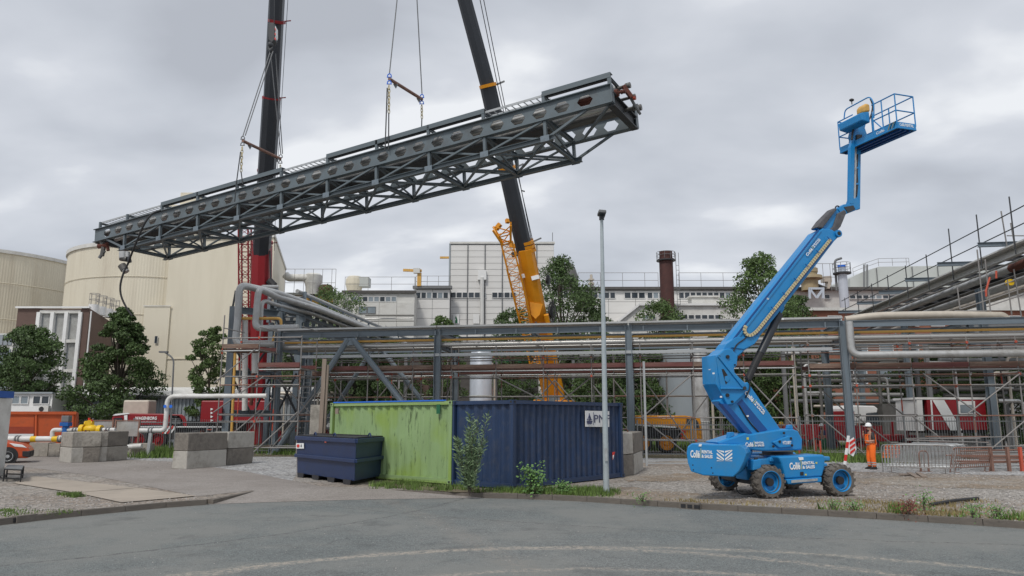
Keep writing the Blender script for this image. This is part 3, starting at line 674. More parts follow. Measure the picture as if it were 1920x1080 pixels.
# ---- brown brick office
t = bld('brown_office', 'brown brick office with white framed glazing bays', -42, 72)
YB = 72; zt = P(960, 578, YB).z
xa, xb, xc, xd_ = P(22, 680, YB).x, P(64, 680, YB).x, P(143, 680, YB).x, P(158, 680, YB).x
mb = MB(); xe = P(206, 680, 84).x
mb.prism([(xa, YB, 0), (xb, YB, 0), (xb, YB+.4, 0), (xc, YB+.4, 0), (xc, YB, 0), (xd_, YB, 0), (xe, YB+12, 0), (xa, YB+12, 0)], (0, 0, zt)); mb.build('wall', 'brown_brick', t)
mb = MB(); mb.bar((xa-.1, YB-.1, zt+.07), (xd_+.1, YB-.1, zt+.07), .35, .16); mb.build('roof_edge', 'white', t)
bw = (xc-xb)/3; fh = zt/4.4
for k in range(4): mb = MB(); mb.box((xb+bw*k, YB+.05, zt/2-.2), (.34, .5, zt-.4)); mb.build('mullion', 'white', t)
for j in range(5):
    zb = zt-.35-fh*j
    mb = MB(); mb.box(((xb+xc)/2, YB+.12, zb), (xc-xb-.1, .42, .3)); mb.build('spandrel', 'offwhite', t)
    if j < 4:
        for k in range(3):
            mb = MB(); x = xb+bw*(k+.5)
            mb.box((x, YB+.30, zb-fh/2), (bw-.36, .06, fh-.32)); f = mb.build('window', 'glass_pale', t)
            mb = MB()
            for q in range(9): mb.box((x-(bw-.5)/2+(bw-.5)*(q+.5)/9, YB+.24, zb-fh/2), (.045, .05, fh-.34))
            mb.build('louvre_bars', 'offwhite', f)
p = V((P(172, 600, 73).x, 73, 0)); rod('drainpipe', (xd_+.25, YB-.1, 0), (xd_+.25, YB-.1, zt-.3), .07, 'white', t)
for k, u in enumerate((176, 190, 204, 215)):
    c = P(u, 577, 76+k*1.5); tk = thing('rooftop_tank', ['first', 'second', 'third', 'fourth'][k]+' small white tank from the left on the brown office roof', 'tank', (c.x, c.y, zt), 'small white tanks on the brown office roof')
    mb = MB(); mb.tube([(c.x, c.y, zt+.02), (c.x, c.y, zt+.95)], .5 if k < 3 else .3, 16); mb.build('body', 'white', tk, smooth=True)
    mb = MB()
    for j in range(7): a_ = j*6.28/7; mb.tube([(c.x+.48*cos(a_), c.y+.48*sin(a_), zt+.9), (c.x+.48*cos(a_), c.y+.48*sin(a_), zt+2.1)], .02, 4)
    for hh in (1.5, 2.1): mb.tube([(c.x+.48*cos(j*6.28/12), c.y+.48*sin(j*6.28/12), zt+hh) for j in range(13)], .025, 4)
    mb.build('cage_rail', 'scaf', tk)
t = bld('blue_grey_wing', 'low wing with blue grey louvres at the left picture edge', -50, 68)
x0, x1, zt = wall_box(t, 'wall', -200, 18, 625, 68, 6, 'offwhite')
xw = P(-190, 640, 68).x
for k, (va, vb) in enumerate(((628, 647), (655, 684), (700, 730))):
    za, zb = P(960, vb, 68).z, P(960, va, 68).z
    mb = MB(); mb.box(((xw+x1)/2, 67.95, (za+zb)/2), (x1-xw-.3, .1, zb-za)); f = mb.build('window', ['sign_blue', 'glass_pale', 'glass_pale'][0] if 0 else ('grey_clad' if k == 0 else 'glass_pale'), t)
    mb = MB(); nn = int((x1-xw)/.45)
    for q in range(nn): mb.box((xw+.2+q*.45, 67.88, (za+zb)/2), (.06, .05, zb-za))
    mb.build('louvre_bars', 'slate' if k == 0 else 'grey_clad', f)
# ---- site cabin and grey shed
t = bld('site_cabin', 'white site cabin with dark windows behind the orange skip', -34, 56)
x0, x1, zt = wall_box(t, 'wall', 10, 97, 738, 56, 4, 'white')
win_row(t, 23, 55, 742, 758, 56, 2, .06); win_row(t, 62, 94, 742, 758, 56, 2, .06)
mb = MB(); mb.box(((x0+x1)/2, 55.9, zt+.05), (x1-x0+.2, .3, .12)); mb.build('roof_edge', 'grey_clad', t)
c = P(84, 767, 55.8); ac = thing('air_conditioner', 'white air conditioner unit on the site cabin wall', 'air conditioner', c)
mb = MB(); mb.box(c+V((0, -.05, 0)), (.75, .3, .5)); mb.build('case', 'offwhite', ac, bevel=.02); mb = MB(); mb.tube([c+V((-.13, -.22, 0)), c+V((-.13, -.19, 0))], .18, 16); mb.build('fan', 'dark', ac)
t = bld('grey_shed', 'long low grey corrugated shed behind the trees', -25, 60)
YS = 60; x0, x1, zt = wall_box(t, 'wall', 97, 560, 744, YS+.1, 12, 'grey_clad')
mb = MB(); n = int((x1-x0)/.3)
for k in range(n): mb.box((x0+.15+k*.3, YS+.06, zt/2), (.13, .09, zt-.06))
mb.build('cladding_ribs', 'grey_clad', t, kind='stuff')
mb = MB(); mb.prism([(x0-.3, YS-.3, zt+.02), (x0-.3, YS-.3, zt+.14), (x0-.3, YS+6, zt+1.0), (x0-.3, YS+12.2, zt+.02)], (x1-x0+.6, 0, 0)); mb.build('roof', 'pipe_white', t)
mb = MB(); mb.box(((x0+x1)/2, YS-.33, zt+.0), (x1-x0+.6, .12, .14)); mb.build('gutter', 'slate', t)

# ---- white process building, centre
def panels(t, u0, u1, v0, v1, Y, nx, nz, m='cladding', gap=.05):
    xa, xb = P(u0, (v0+v1)/2, Y).x, P(u1, (v0+v1)/2, Y).x; z0, z1 = P(960, v1, Y).z, P(960, v0, Y).z; wx, wz = (xb-xa)/nx, (z1-z0)/nz
    for i in range(nx):
        for j in range(nz):
            x = xa+wx*(i+.5); z = z0+wz*(j+.5)
            slat('panel', (x-wx/2+gap/2, Y-.05, z), (x+wx/2-gap/2, Y-.05, z), .1, wz-gap, m, t)
YW = 105
t = bld('white_tower', 'tall white panelled process tower behind the orange crane', 0, YW)
x0, x1, zt = wall_box(t, 'wall', 843, 1040, 457, YW, 20, 'slate'); panels(t, 843, 1040, 459, 783, YW, 6, 27)
mb = MB(); mb.box(((x0+x1)/2, YW+.0, zt+.1), (x1-x0+.3, .5, .3)); mb.build('roof_edge', 'offwhite', t)
mb = MB(); mb.box((x0-.12, YW-.02, zt/2), (.22, .3, zt)); mb.build('corner_trim', 'grey_clad', t)
for k in range(1, 6):
    if k in (1, 2, 3, 5): rod('drainpipe', (x0+(x1-x0)*k/6, YW-.2, 0), (x0+(x1-x0)*k/6, YW-.2, zt), .07, 'slate', t)
rod('vent_pipe', P(904, 700, YW-.6), P(904, 520, YW-.6), .28, 'pipe_white', t); mb = MB(); mb.box(P(904, 516, YW-.4), (1.2, .6, 1.4)); mb.build('vent_box', 'white', t)
win_row(t, 844, 912, 548, 559, YW-.15, 6, .08); win_row(t, 922, 968, 548, 559, YW-.15, 4, .08)
mb = MB(); mb.tube([P(1036, 452, YW+1), P(1036, 436, YW+1)], .05, 5); mb.build('aerial', 'slate', t)
for u, wch in ((855, 0), (893, 1), (941, 2)):
    c = P(u, 598, YW-.25); sg = thing('wall_sign', ['left white wall sign with a green mark on the process tower', 'plain white middle wall sign on the process tower', 'right white wall sign with a green leaf mark on the process tower'][wch], 'sign', c)
    mb = MB(); mb.box(c, (.9 if wch != 1 else .9, .08, 1.35)); mb.build('board', 'white', sg)
    if wch != 1:
        mb = MB(); mb.prism([c+V((x, -.06, z)) for x, z in ((-.1, -.6), (.22, -.6), (.22, -.15), (.12, .15), (-.02, .45), (-.12, .1), (.02, -.1), (-.1, -.25))], (0, -.03, 0)); mb.build('leaf_mark', 'valve_green', sg)
YW2 = 103
t = bld('white_hall', 'white two storey hall left of the white tower', -12, YW2)
x0, x1, zt = wall_box(t, 'wall', 776, 842, 541, YW2, 16, 'slate'); panels(t, 776, 842, 543, 783, YW2, 2, 13); win_row(t, 779, 841, 548, 560, YW2-.1, 6, .06)
mb = MB(); mb.box(((x0+x1)/2, YW2-.1, zt+.12), (x1-x0+.6, 1, .4)); mb.build('roof_edge', 'slate', t)
railing('roof guard rail beside the small yellow crane', [(x0, YW2+.5, zt+.3), (x1+0, YW2+.5, zt+.3)], 1.6, 1.6)
t = bld('grey_annex', 'off white annex with a window strip left of the white hall', -20, 100)
x0, x1, zt = wall_box(t, 'wall', 640, 775, 549, 100, 14, 'offwhite'); win_row(t, 658, 744, 556, 566, 100, 8, .05, (0, 1, 6, 7)); 
panels(t, 641, 775, 567, 783, 100, 4, 9, 'offwhite'); mb = MB(); mb.box(((x0+x1)/2, 99.9, zt+.1), (x1-x0+.4, .6, .35)); mb.build('roof_edge', 'roof_dark', t)
win_row(t, 672, 705, 575, 588, 99.9, 2, .05, (0, 1), 'slate')
railing('long roof guard rail on the off white annex', [(x0, 100.5, zt+.3), (x1, 100.5, zt+.3)], 2.0, 3.2)
rod_m = thing('round_roof_fan', 'cream round ventilator on the annex roof', 'ventilator', P(665, 545, 104)); c = P(664, 546, 104)
mb = MB(); mb.lathe(c, [(1.0, 0), (1.25, 1.0), (1.2, 1.7), (.9, 2.1), (.0, 2.1)], 14); mb.build('drum', 'cream_flat', rod_m)
mb = MB(); mb.box(P(681, 530, 104), (1.9, 1.6, 1.3)); mb.build('box_unit', 'grey_green', rod_m)
t = thing('davit_crane', 'small yellow davit crane on the white hall roof', 'crane', P(786, 536, 102.5)); c = P(786, 536, 102.5)
mb = MB(); mb.box(c+V((0, 0, .9)), (.55, .5, 1.9)); mb.build('mast', 'yellow', t); mb = MB(); mb.bar(c+V((.3, 0, 2.15)), c+V((-2.3, 0, 2.25)), .35, .35); mb.build('jib', 'yellow', t)
mb = MB(); mb.box(c+V((-.35, -.2, 2.1)), (.9, .7, .7)); mb.build('motor', 'offwhite', t)
mb = MB(); mb.bar(P(825, 483, YW), P(842, 483, YW), .25, .3); tb = single('gantry_beam', mb, 'yellow', 'short yellow beam sticking out of the white tower', 'beam')
# ---- white building right of tower
YR = 98
t = bld('white_works_hall', 'long white works hall right of the tallest tree', 18, YR)
x0, x1, zt = wall_box(t, 'wall', 1040, 1400, 543, YR, 16, 'slate'); panels(t, 1040, 1400, 545, 783, YR, 7, 11)
win_row(t, 1045, 1154, 548, 560, YR-.12, 10, .1); win_row(t, 1170, 1210, 548, 560, YR-.12, 3, .1, ()); win_row(t, 1213, 1246, 548, 560, YR-.12, 3, .1); win_row(t, 1272, 1370, 548, 560, YR-.12, 9, .1)
mb = MB(); mb.box(((x0+x1)/2, YR-.1, zt+.12), (x1-x0+.4, .9, .35)); mb.build('roof_edge', 'roof_dark', t)
railing('roof guard rail on the white works hall left of the chimney', [(P(1085, 540, YR).x, YR+.5, zt+.3), (P(1236, 540, YR).x, YR+.5, zt+.3)], 2.1, 3)
railing('roof guard rail on the white works hall right of the chimney', [(P(1275, 540, YR).x, YR+.5, zt+.3), (P(1400, 540, YR).x, YR+.5, zt+.3)], 2.1, 3)
c = P(1109, 541, YR); t = thing('roof_vent', 'slim tan flue on the white works hall roof', 'vent', c); mb = MB(); mb.lathe(c, [(.2, 0), (.2, .5), (.4, .5), (.4, .8), (.2, .8), (.2, 1.1), (.4, 1.1), (.4, 1.3), (.18, 1.3), (.18, 1.9), (0, 1.9)], 12); mb.build('flue', 'pipe_tan', t)
c = P(1065, 520, YR+4); mb = MB(); mb.lathe(c+V((0, 0, -3)), [(1.5, 0), (1.4, 3.2), (1.0, 4.4), (.5, 4.9), (0, 5)], 16); single('vent_cowl', mb, 'lag_dark', 'grey rounded cowl poking out behind the tallest tree', 'vent', smooth=True)
# annex with sloping parapet
YA = 90
t = bld('white_annex', 'low white annex with sloping roof corner in front of the works hall', 18, YA)
z1 = P(960, 573, YA).z; xa, xb, xc = P(1165, 640, YA).x, P(1200, 640, YA).x, P(1370, 640, YA).x; z2 = P(960, 600, YA).z
mb = MB(); mb.prism([(xa, YA, 0), (xc, YA, 0), (xc, YA, z1), (xb, YA, z1), (xa, YA, z2)], (0, 8, 0)); mb.build('wall', 'offwhite', t)
mb = MB(); mb.bar((xb, YA-.1, z1+.1), (xc, YA-.1, z1+.1), .5, .25); mb.bar((xa-.4, YA-.1, z2-.2), (xb, YA-.1, z1+.1), .5, .25); mb.build('roof_edge', 'white', t)
win_row(t, 1204, 1230, 590, 599, YA-.1, 2, .1); win_row(t, 1265, 1352, 590, 599, YA-.1, 7, .1)
mb = MB(); mb.box(P(1317, 567, YA+3), (3.2, 2, 1.0)); mb.box(P(1317, 562, YA+3)+V((0, 0, .25)), (3.8, 2.4, .2)); mb.build('roof_hatch', 'offwhite', t)
# ---- dark red chimney
YC = 88; c = P(1256, 690, YC); c.z = 0; zt = P(960, 472, YC).z; t = thing('chimney', 'dark red steel chimney with a caged platform near its top', 'chimney', c)
mb = MB(); mb.lathe(c, [(.82, 0), (.82, zt-1.1), (.95, zt-1.1), (.95, zt-.9), (.78, zt-.9), (.78, zt), (.6, zt), (.6, zt-.5), (0, zt-.5)], 24); mb.build('stack', 'chimney_red', t, smooth=True)
mb = MB(); mb.lathe(c+V((0, 0, zt-1.05)), [(.8, -.12), (1.15, -.12), (1.15, 0), (.8, 0)], 20); mb.build('platform', 'dark_steel', t)
mb = MB()
for k in range(10): a_ = k*.628; mb.tube([c+V((1.12*cos(a_), 1.12*sin(a_), zt-1.0)), c+V((1.12*cos(a_), 1.12*sin(a_), zt-.1))], .025, 4)
for hh in (.5, .1): mb.tube([c+V((1.12*cos(k*.4189), 1.12*sin(k*.4189), zt-hh)) for k in range(16)], .03, 4)
mb.build('guard_rail', 'slate', t)
mb = MB()
for sx_ in (1.1, 1.45): mb.tube([c+V((sx_, -.4, 4)), c+V((sx_, -.4, zt-.2))], .03, 4)
for k in range(int((zt-5)/.6)): mb.tube([c+V((1.1, -.4, 4+k*.6)), c+V((1.45, -.4, 4+k*.6))], .025, 4)
mb.build('ladder', 'slate', t)
# ---- brick building to the right, with stacks on its roof
YD = 78
t = bld('brick_building', 'red brick building with tall windows behind the right scaffold', 30, YD)
x0, x1, zt = wall_box(t, 'wall', 1480, 1990, 582, YD, 10, 'red_brick')
mb = MB(); mb.box(((x0+x1)/2, YD-.15, zt+.1), (x1-x0, .5, .3)); mb.build('cornice', 'offwhite', t)
for k in range(9):
    u = 1552+k*48; win_row(t, u, u+26, 592, 612, YD-.08, 1, 0, (0,)); win_row(t, u, u+26, 635, 661, YD-.08, 1, 0, (0,)); win_row(t, u, u+26, 692, 720, YD-.08, 1, 0, (0,))
t = bld('upper_hall', 'beige upper hall with a strip of windows above the brick building', 35, 92)
x0, x1, zt = wall_box(t, 'wall', 1470, 2000, 544, 92, 12, 'offwhite'); win_row(t, 1592, 1790, 553, 561, 91.9, 16, .12); win_row(t, 1545, 1556, 552, 561, 91.9, 1, .05)
mb = MB(); mb.box(((x0+x1)/2, 91.8, zt+.12), (x1-x0, .9, .35)); mb.build('roof_edge', 'roof_dark', t)
YG = 104
t = bld('grey_green_hall', 'pale grey green hall with sloping roof end on the right skyline', 42, YG)
pp = [P(u, v, YG) for u, v in ((1594, 545), (1594, 522), (1622, 508), (1648, 500), (1800, 498), (1980, 492), (1980, 545))]
mb = MB(); mb.prism(pp, (0, 14, 0)); mb.build('wall', 'grey_green', t)
for u in (1645, 1712, 1760, 1820): mb = MB(); mb.box(P(u, 522, YG-.1), (.09, .12, 3.4 if u > 1650 else 3)); mb.build('seam', 'slate', t)
for u in (1620, 1626): rod('riser_pipe', P(u, 545, YG-.6), P(u, 496, YG-.6), .12, 'slate', t)
railing('roof guard rail on the grey green hall', [P(1600, 517, YG), P(1622, 508, YG), P(1648, 499, YG), P(1705, 498, YG)], 1.1, 2)
def stack(name, u, vt, vb, Y, r, m, label, prof=None, plat=True):
    c = P(u, vb, Y); zt = P(960, vt, Y).z; h = zt-c.z; t = thing(name, label, 'chimney', c)
    mb = MB(); mb.lathe(c, prof(h, r) if prof else [(r, 0), (r, h*.86), (r*.8, h*.86), (r*.8, h), (r*.6, h), (r*.6, h-.3), (0, h-.3)], 20); mb.build('stack', m, t, smooth=True)
    if plat:
        mb = MB(); mb.lathe(c+V((0, 0, h*.84)), [(r, -.15), (r*1.95, -.08), (r*1.95, .08), (r, .08)], 20); mb.build('platform', 'dark_steel', t)
        mb = MB()
        for k in range(9): a_ = k*.7; mb.tube([c+V((r*1.9*cos(a_), r*1.9*sin(a_), h*.84)), c+V((r*1.9*cos(a_), r*1.9*sin(a_), h*.84+1.2))], .03, 4)
        for hh in (.6, 1.2): mb.tube([c+V((r*1.9*cos(k*.4189), r*1.9*sin(k*.4189), h*.84+hh)) for k in range(16)], .03, 4)
        mb.build('guard_rail', 'slate', t)
    return t, c, h
t, c, h = stack('pale_stack', 1585, 498, 590, 86, .52, 'stack_white', 'pale blue white chimney with blue rim and round platform')
mb = MB(); mb.lathe(c+V((0, 0, h)), [(.45, -.25), (.47, .02), (.3, .02)], 18); mb.build('rim', 'sign_blue', t)
mb = MB(); q = P(1569, 545, 86.5); mb.tube(arc_pts([q, P(1566, 500, 86.5), P(1565, 488, 86.5), P(1578, 484, 86.5)], .6), .14, 8); tb = single('bent_vent_pipe', mb, 'slate', 'bent grey vent pipe left of the pale chimney', 'pipe', smooth=True)
stack('tan_stack', 1519, 504, 545, 90, 1.0, 'tan', 'stubby tan drum chimney right of the blue boom', lambda h, r: [(r, 0), (r, h*.45), (r*1.55, h*.52), (r*1.5, h*.66), (r*.95, h*.7), (r*.95, h*.8), (r*1.05, h*.82), (r*1.05, h), (r*.8, h), (0, h-.2)], False)
c = P(1550, 536, 91); t = thing('tan_duct', 'tan rooftop hopper and duct beside the pale chimney', 'duct', c)
mb = MB(); mb.prism([P(u, v, 91) for u, v in ((1544, 518), (1559, 517), (1560, 527), (1556, 541), (1552, 541), (1553, 528), (1545, 528))], (0, 1, 0)); mb.build('hopper', 'pipe_tan', t)
mb = MB(); mb.tube([P(1530, 535, 91), P(1545, 541, 90)], .3, 10); mb.build('duct', 'lag_dark', t)
railing('rail around the tan rooftop hopper', [P(1532, 545, 90), P(1570, 545, 90)], 3.4, .9)
t = thing('steel_gantry', 'pale blue steel frame on the roof right of the blue boom', 'frame', P(1520, 560, 80))
for a_, b_ in (((1518, 560), (1518, 541)), ((1543, 560), (1543, 541)), ((1516, 541), (1545, 541)), ((1518, 542), (1531, 559)), ((1543, 542), (1531, 559))): slat('member', P(*a_, 80), P(*b_, 80), .22, .22, 'stack_white', t)
# large round flat tank structure on roof (left)
t = thing('rooftop_filter', 'grey drum shaped filter with a flared top on the far roof', 'filter', P(580, 560, 96))
mb = MB(); mb.tube(arc_pts([P(535, 515, 95.5), P(541, 521, 95.5), P(583, 521, 95.5)], .5), .5, 14); mb.build('inlet_duct', 'offwhite', t, smooth=True)
c2 = P(586, 553, 96); mb = MB(); mb.lathe(c2, [(.9, 0), (.95, 1.0), (1.15, 1.7), (1.15, 2.6), (.9, 2.8), (0, 2.85)], 16); mb.build('drum', 'offwhite', t, smooth=True)
c2 = P(611, 553, 96); mb = MB(); mb.lathe(c2, [(.9, 0), (.9, 1.0), (.7, 1.3), (0, 1.4)], 16); mb.build('side_drum', 'rust', t, smooth=True)
railing('scaffold rails around the drum shaped rooftop filter', [P(533, 556, 94), P(562, 556, 94), P(628, 556, 94)], 3.6, 1.2, 'scaf')
t = bld('low_roof_hall', 'low grey hall under the drum shaped filter', -28, 97)
x0, x1, zt = wall_box(t, 'wall', 527, 640, 553, 97, 12, 'offwhite'); mb = MB(); mb.box(((x0+x1)/2, 96.9, zt+.1), (x1-x0, .6, .3)); mb.build('roof_edge', 'grey_green', t)
mb = MB(); mb.box(P(588, 563, 96.5), (5, .4, 1.0)); mb.build('orange_duct', 'yellow', t)
# brown shed and pale tanks between the rack columns
t = bld('brown_shed', 'dark brown brick shed seen between the rack braces', -10, 74)
x0, x1, zt = wall_box(t, 'wall', 715, 803, 708, 74, 6, 'brown_brick'); wall_box(t, 'upper_wall', 732, 803, 690, 75, 5, 'offwhite', z0=zt-.1)
t = bld('rust_shed', 'dull red plant room behind the orange crane', -1, 80)
wall_box(t, 'wall', 920, 1000, 656, 80, 6, 'red_brick'); mb = MB(); mb.box(P(955, 676, 79.6), (4.5, .5, .5)); mb.build('lintel', 'valve_green', t)
wall_box(t, 'lower_duct', 925, 1010, 710, 78, 1, 'lag_dark')
def vtank(u, vt, vb, Y, wpx, m, label):
    c = P(u, (vt+vb)/2, Y); c.z = 0; zt = P(960, vt, Y).z; r = wpx*Y/F/2; t = thing('storage_tank', label, 'tank', c, 'upright storage tanks')
    mb = MB(); mb.lathe(c, [(r, 0), (r, zt-.4), (r*.8, zt-.1), (0, zt)], 28); mb.build('shell', m, t, smooth=True)
    for k in range(1, 4): mb = MB(); mb.lathe(c+V((0, 0, zt*k/4)), [(r+.01, -.04), (r+.04, 0), (r+.01, .04)], 28); mb.build('band', 'grey_green', t)
    mb = MB(); mb.tube([c+V((r+.2, -.2, 0)), c+V((r+.2, -.2, zt*.8)), c+V((r-.1, -.2, zt*.85))], .09, 6); mb.build('pipe', 'pipe_tan', t)
vtank(902, 655, 750, 62, 42, 'stack_white', 'pale silver tank with a tan pipe left of the orange crane')
vtank(1283, 655, 790, 60, 92, 'grey_clad', 'wide pale grey tank behind the scaffold left of the blue lift')
vtank(1312, 645, 790, 52, 30, 'lag', 'narrow grey tank directly left of the blue lift elbow')
# clutter of pipes between rack and buildings
def pipework(label, Y, u0, u1, hs, vs_, seed):
    random.seed(seed); a = P(u0, 700, Y); b_ = P(u1, 700, Y); t = thing('pipework', label, 'pipes', (a.x, Y, 0), 'process pipework behind the rack')
    for v in hs:
        z = P(960, v, Y).z; r = random.choice((.06, .09, .14)); pipe_('pipe', (a.x+random.uniform(0, 1), Y+random.uniform(-.6, .6), z), (b_.x-random.uniform(0, 1.5), Y+random.uniform(-.6, .6)*0, z), r, random.choice(('lag_dark', 'lag_dark', 'slate', 'lag')), t)
    for u in vs_:
        x = P(u, 720, Y).x; zt = random.uniform(2.5, 7.5)
        mb = MB(); dx = random.choice((-1.6, 1.4, 1.8)); mb.tube(arc_pts([(x, Y-.7, 0), (x, Y-.7, zt), (x+dx, Y-.7, zt)], .4), random.choice((.06, .09, .13)), 8); mb.build('riser_pipe', random.choice(('lag', 'pipe_tan', 'lag_dark', 'lag')), t, smooth=True)
    for k in range(int((b_.x-a.x)/5)+1): beam('post', (a.x+k*5, Y, 0), (a.x+k*5, Y, 7), .25, .25, 'slate', t)
pipework('grey process pipes behind the blue lift and the worker', 56, 1470, 1720, (650, 662, 676, 690, 703, 714, 726, 740, 752), (1484, 1502, 1530, 1545, 1556, 1570, 1590, 1640, 1655, 1672, 1690), 3)
pipework('grey process pipes behind the lamp post', 64, 1075, 1300, (648, 668, 690, 712, 735, 750), (1190, 1205, 1215, 1225, 1232, 1292), 4)
pipework('grey process pipes behind the left braces', 58, 520, 800, (652, 668, 690, 715, 740), (540, 560, 585, 602, 640, 700, 750), 5)
pipework('grey process pipes behind the right end of the rack', 50, 1740, 1990, (640, 652, 676, 694, 712, 730, 742), (1780, 1835, 1850, 1866, 1880, 1900), 6)
pipework('grey pipes on the annex wall above the rack', 96, 668, 775, (592, 597, 602), (), 7)
t = bld('dark_plant_room', 'dark plant room behind the right end scaffold', 46, 62); wall_box(t, 'wall', 1830, 2080, 605, 62, 6, 'slate'); wall_box(t, 'lower_wall', 1690, 1840, 730, 60, 3, 'lag_dark')
t = bld('grey_pump_house', 'low grey pump house between the red cab and the cabin', 26, 54); wall_box(t, 'wall', 1655, 1722, 757, 54, 4, 'lag_dark')
t = bld('grey_plant_wall', 'dull grey plant building behind the left part of the rack', -10, 84); wall_box(t, 'wall', 500, 930, 640, 86, 5, 'roof_dark'); wall_box(t, 'side_wall', 640, 720, 610, 87, 5, 'offwhite')  # dark main wall colour carries the shade behind the rack
t = bld('dim_works_building', 'dim grey works building behind the rack right of centre', 20, 84); wall_box(t, 'wall', 1060, 1500, 655, 84, 5, 'roof_dark')  # very dark wall colour: shade behind the rack is painted in
# ================================================================ pipe rack across the picture
RA, RB = G(511, 852), G(1597, 862)
ang = atan2(RB.y-RA.y, RB.x-RA.x); RK = PL(RA.x, RA.y, ang); n_, d_ = RK.n, RK.d
DEP = 4.2
t = thing('pipe_rack', 'long blue grey steel pipe rack across the yard with an inverted V brace', 'pipe rack', RA)
ZT = 7.1
ks = [0., RK.ku(820, 700), RK.ku(1180, 700), RK.ku(1590, 750), RK.ku(1590, 750)+11.5]
for i, k in enumerate(ks):
    beam('column', RK.at(k, 0), RK.at(k, ZT), .34, .36, 'steel', t, up=d_); beam('column', RK.at(k, 0, DEP), RK.at(k, ZT, DEP), .34, .36, 'steel', t, up=d_)
    for z in (ZT-.2, 6.15): beam('cross_beam', RK.at(k, z, .2), RK.at(k, z, DEP-.2), .2, .3, 'steel', t)
    slat('base_plate', RK.at(k, 0.0), RK.at(k, .05), .6, .6, 'galv', t)
for i in range(4):
    k0, k1 = ks[i]+.18, ks[i+1]-.18
    beam('top_beam', RK.at(k0, ZT-.18, 0), RK.at(k1, ZT-.18, 0), .15, .34, 'steel', t); beam('top_beam', RK.at(k0, ZT-.1, DEP), RK.at(k1, ZT-.1, DEP), .16, .18, 'steel', t)
    beam('lower_beam', RK.at(k0, 6.32, DEP), RK.at(k1, 6.32, DEP), .22, .32, 'steel', t)
    for j in range(2, 3):
        k = k0+(k1-k0)*j/4; beam('joist', RK.at(k, ZT-.3, .2), RK.at(k, ZT-.3, DEP-.2), .14, .2, 'steel', t)
    slat('walkway_cover', RK.at(k0-.15, ZT+.13, .2), RK.at(k1+.15, ZT+.13, .2), 1.0, .1, 'lag', t) if i < 3 else None
for k in range(0, 40): slat('bolt_plate', RK.at(k*.78+.3, ZT-.22, -.165), RK.at(k*.78+.36, ZT-.22, -.165), .02, .3, 'steel', t) if k % 3 == 0 else None
kv = RK.ku(659, 625); pf0 = RK.at(.15, .25, -.08); 
rod('brace', RK.at(kv-.15, ZT-.5, -.12), RK.at(.3, .2, -.12), .17, 'steel', t); kb = RK.ku(752, 750)
g = RK.at(kb, 0); dv = (RK.at(kb, P(752, 750, RK.at(kb, 0).y).z, -.12)-RK.at(kv+.15, ZT-.5, -.12)); q = RK.at(kv+.15, ZT-.5, -.12); rod('brace', q, q+dv*((q.z-.1)/-dv.z), .17, 'steel', t)
q2 = RK.at(kv-.15, ZT-.5, DEP); rod('brace', q2, RK.at(.3, .2, DEP), .15, 'steel', t); rod('brace', q2+d_*.3, q2+d_*.3+dv*((q.z-.1)/-dv.z), .15, 'steel', t)
mb = MB(); mb.prism([RK.at(kv-.4, ZT-.44, -.2), RK.at(kv+.4, ZT-.44, -.2), RK.at(kv+.2, ZT-.85, -.2), RK.at(kv-.2, ZT-.85, -.2)], n_*.03); mb.build('gusset', 'steel', t)
K1 = ks[-1]+1
def line_pipe(name, label, z, off, r, m, k0=.3, k1=K1, cat='pipe', clamps=True, seg=6.):
    t = thing(name, label, cat, RK.at(k0, z, off)); k = k0
    while k < k1-.1:
        kk = min(k+seg, k1); pipe_('pipe_length', RK.at(k, z, off), RK.at(kk-.02, z, off), r, m, t); 
        if clamps and kk < k1: pipe_('joint_collar', RK.at(kk-.06, z, off), RK.at(kk+.04, z, off), r*1.12, m, t)
        k = kk
    return t
line_pipe('yellow_pipe', 'thin yellow gas pipe running along the whole rack', 6.50, .22, .068, 'yellow')
line_pipe('grey_pipe', 'thick grey lagged pipe just below the thin yellow pipe', 6.24, .38, .14, 'lag', k0=0)
line_pipe('inner_pipe', 'dark lagged pipe on the middle of the rack', 6.36, 1.4, .12, 'lag_dark')
line_pipe('inner_pipe', 'tan pipe on the far side of the rack', 6.24, 2.6, .11, 'pipe_tan')
line_pipe('inner_pipe', 'thin galvanised pipe beside the dark lagged pipe', 6.22, 2.0, .07, 'lag', clamps=False)
t = thing('cable_ladder', 'pale galvanised cable ladder below the lower beam of the rack', 'cable tray', RK.at(1.5, 5.6, .1))
for off in (-.1, .5): slat('side_rail', RK.at(1.5, 5.62, off), RK.at(ks[3]-.6, 5.62, off), .03, .16, 'galv', t)
mb = MB(); k = 1.6
while k < ks[3]-.7: mb.bar(RK.at(k, 5.60, -.09), RK.at(k, 5.60, .49), .05, .04); k += .3
mb.build('rungs', 'galv', t, kind='stuff')
mb = MB(); 
for o in (.05, .2, .32): mb.bar(RK.at(1.6, 5.65, o), RK.at(ks[3]-.7, 5.65, o), .07, .05)
mb.build('cables', 'rubber', t)
# pipes with drop at the right column
pk = RK.ku(1583, 620, .5); q0 = RK.at(pk+.05, 7.0, -.35); zl = RK(1590, 666, -.35).z
mb = MB(); mb.tube(arc_pts([q0, RK.at(pk+.05, zl, -.35), RK.at(K1, zl, -.35)], .45, 6), .19, 16)
single('drop_pipe', mb, 'lag', 'thick grey pipe dropping down the right column and turning right', 'pipe', smooth=True)
tt = [RK(u, v, .6) for u, v in ((1585, 600), (1640, 592), (1780, 590), (1880, 592), (1888, 599))]
mb = MB(); mb.tube(arc_pts(tt, .8, 5), .2, 14); single('tan_loop_pipe', mb, 'pipe_tan', 'thick cream pipe lying on top of the right end of the rack', 'pipe', smooth=True)

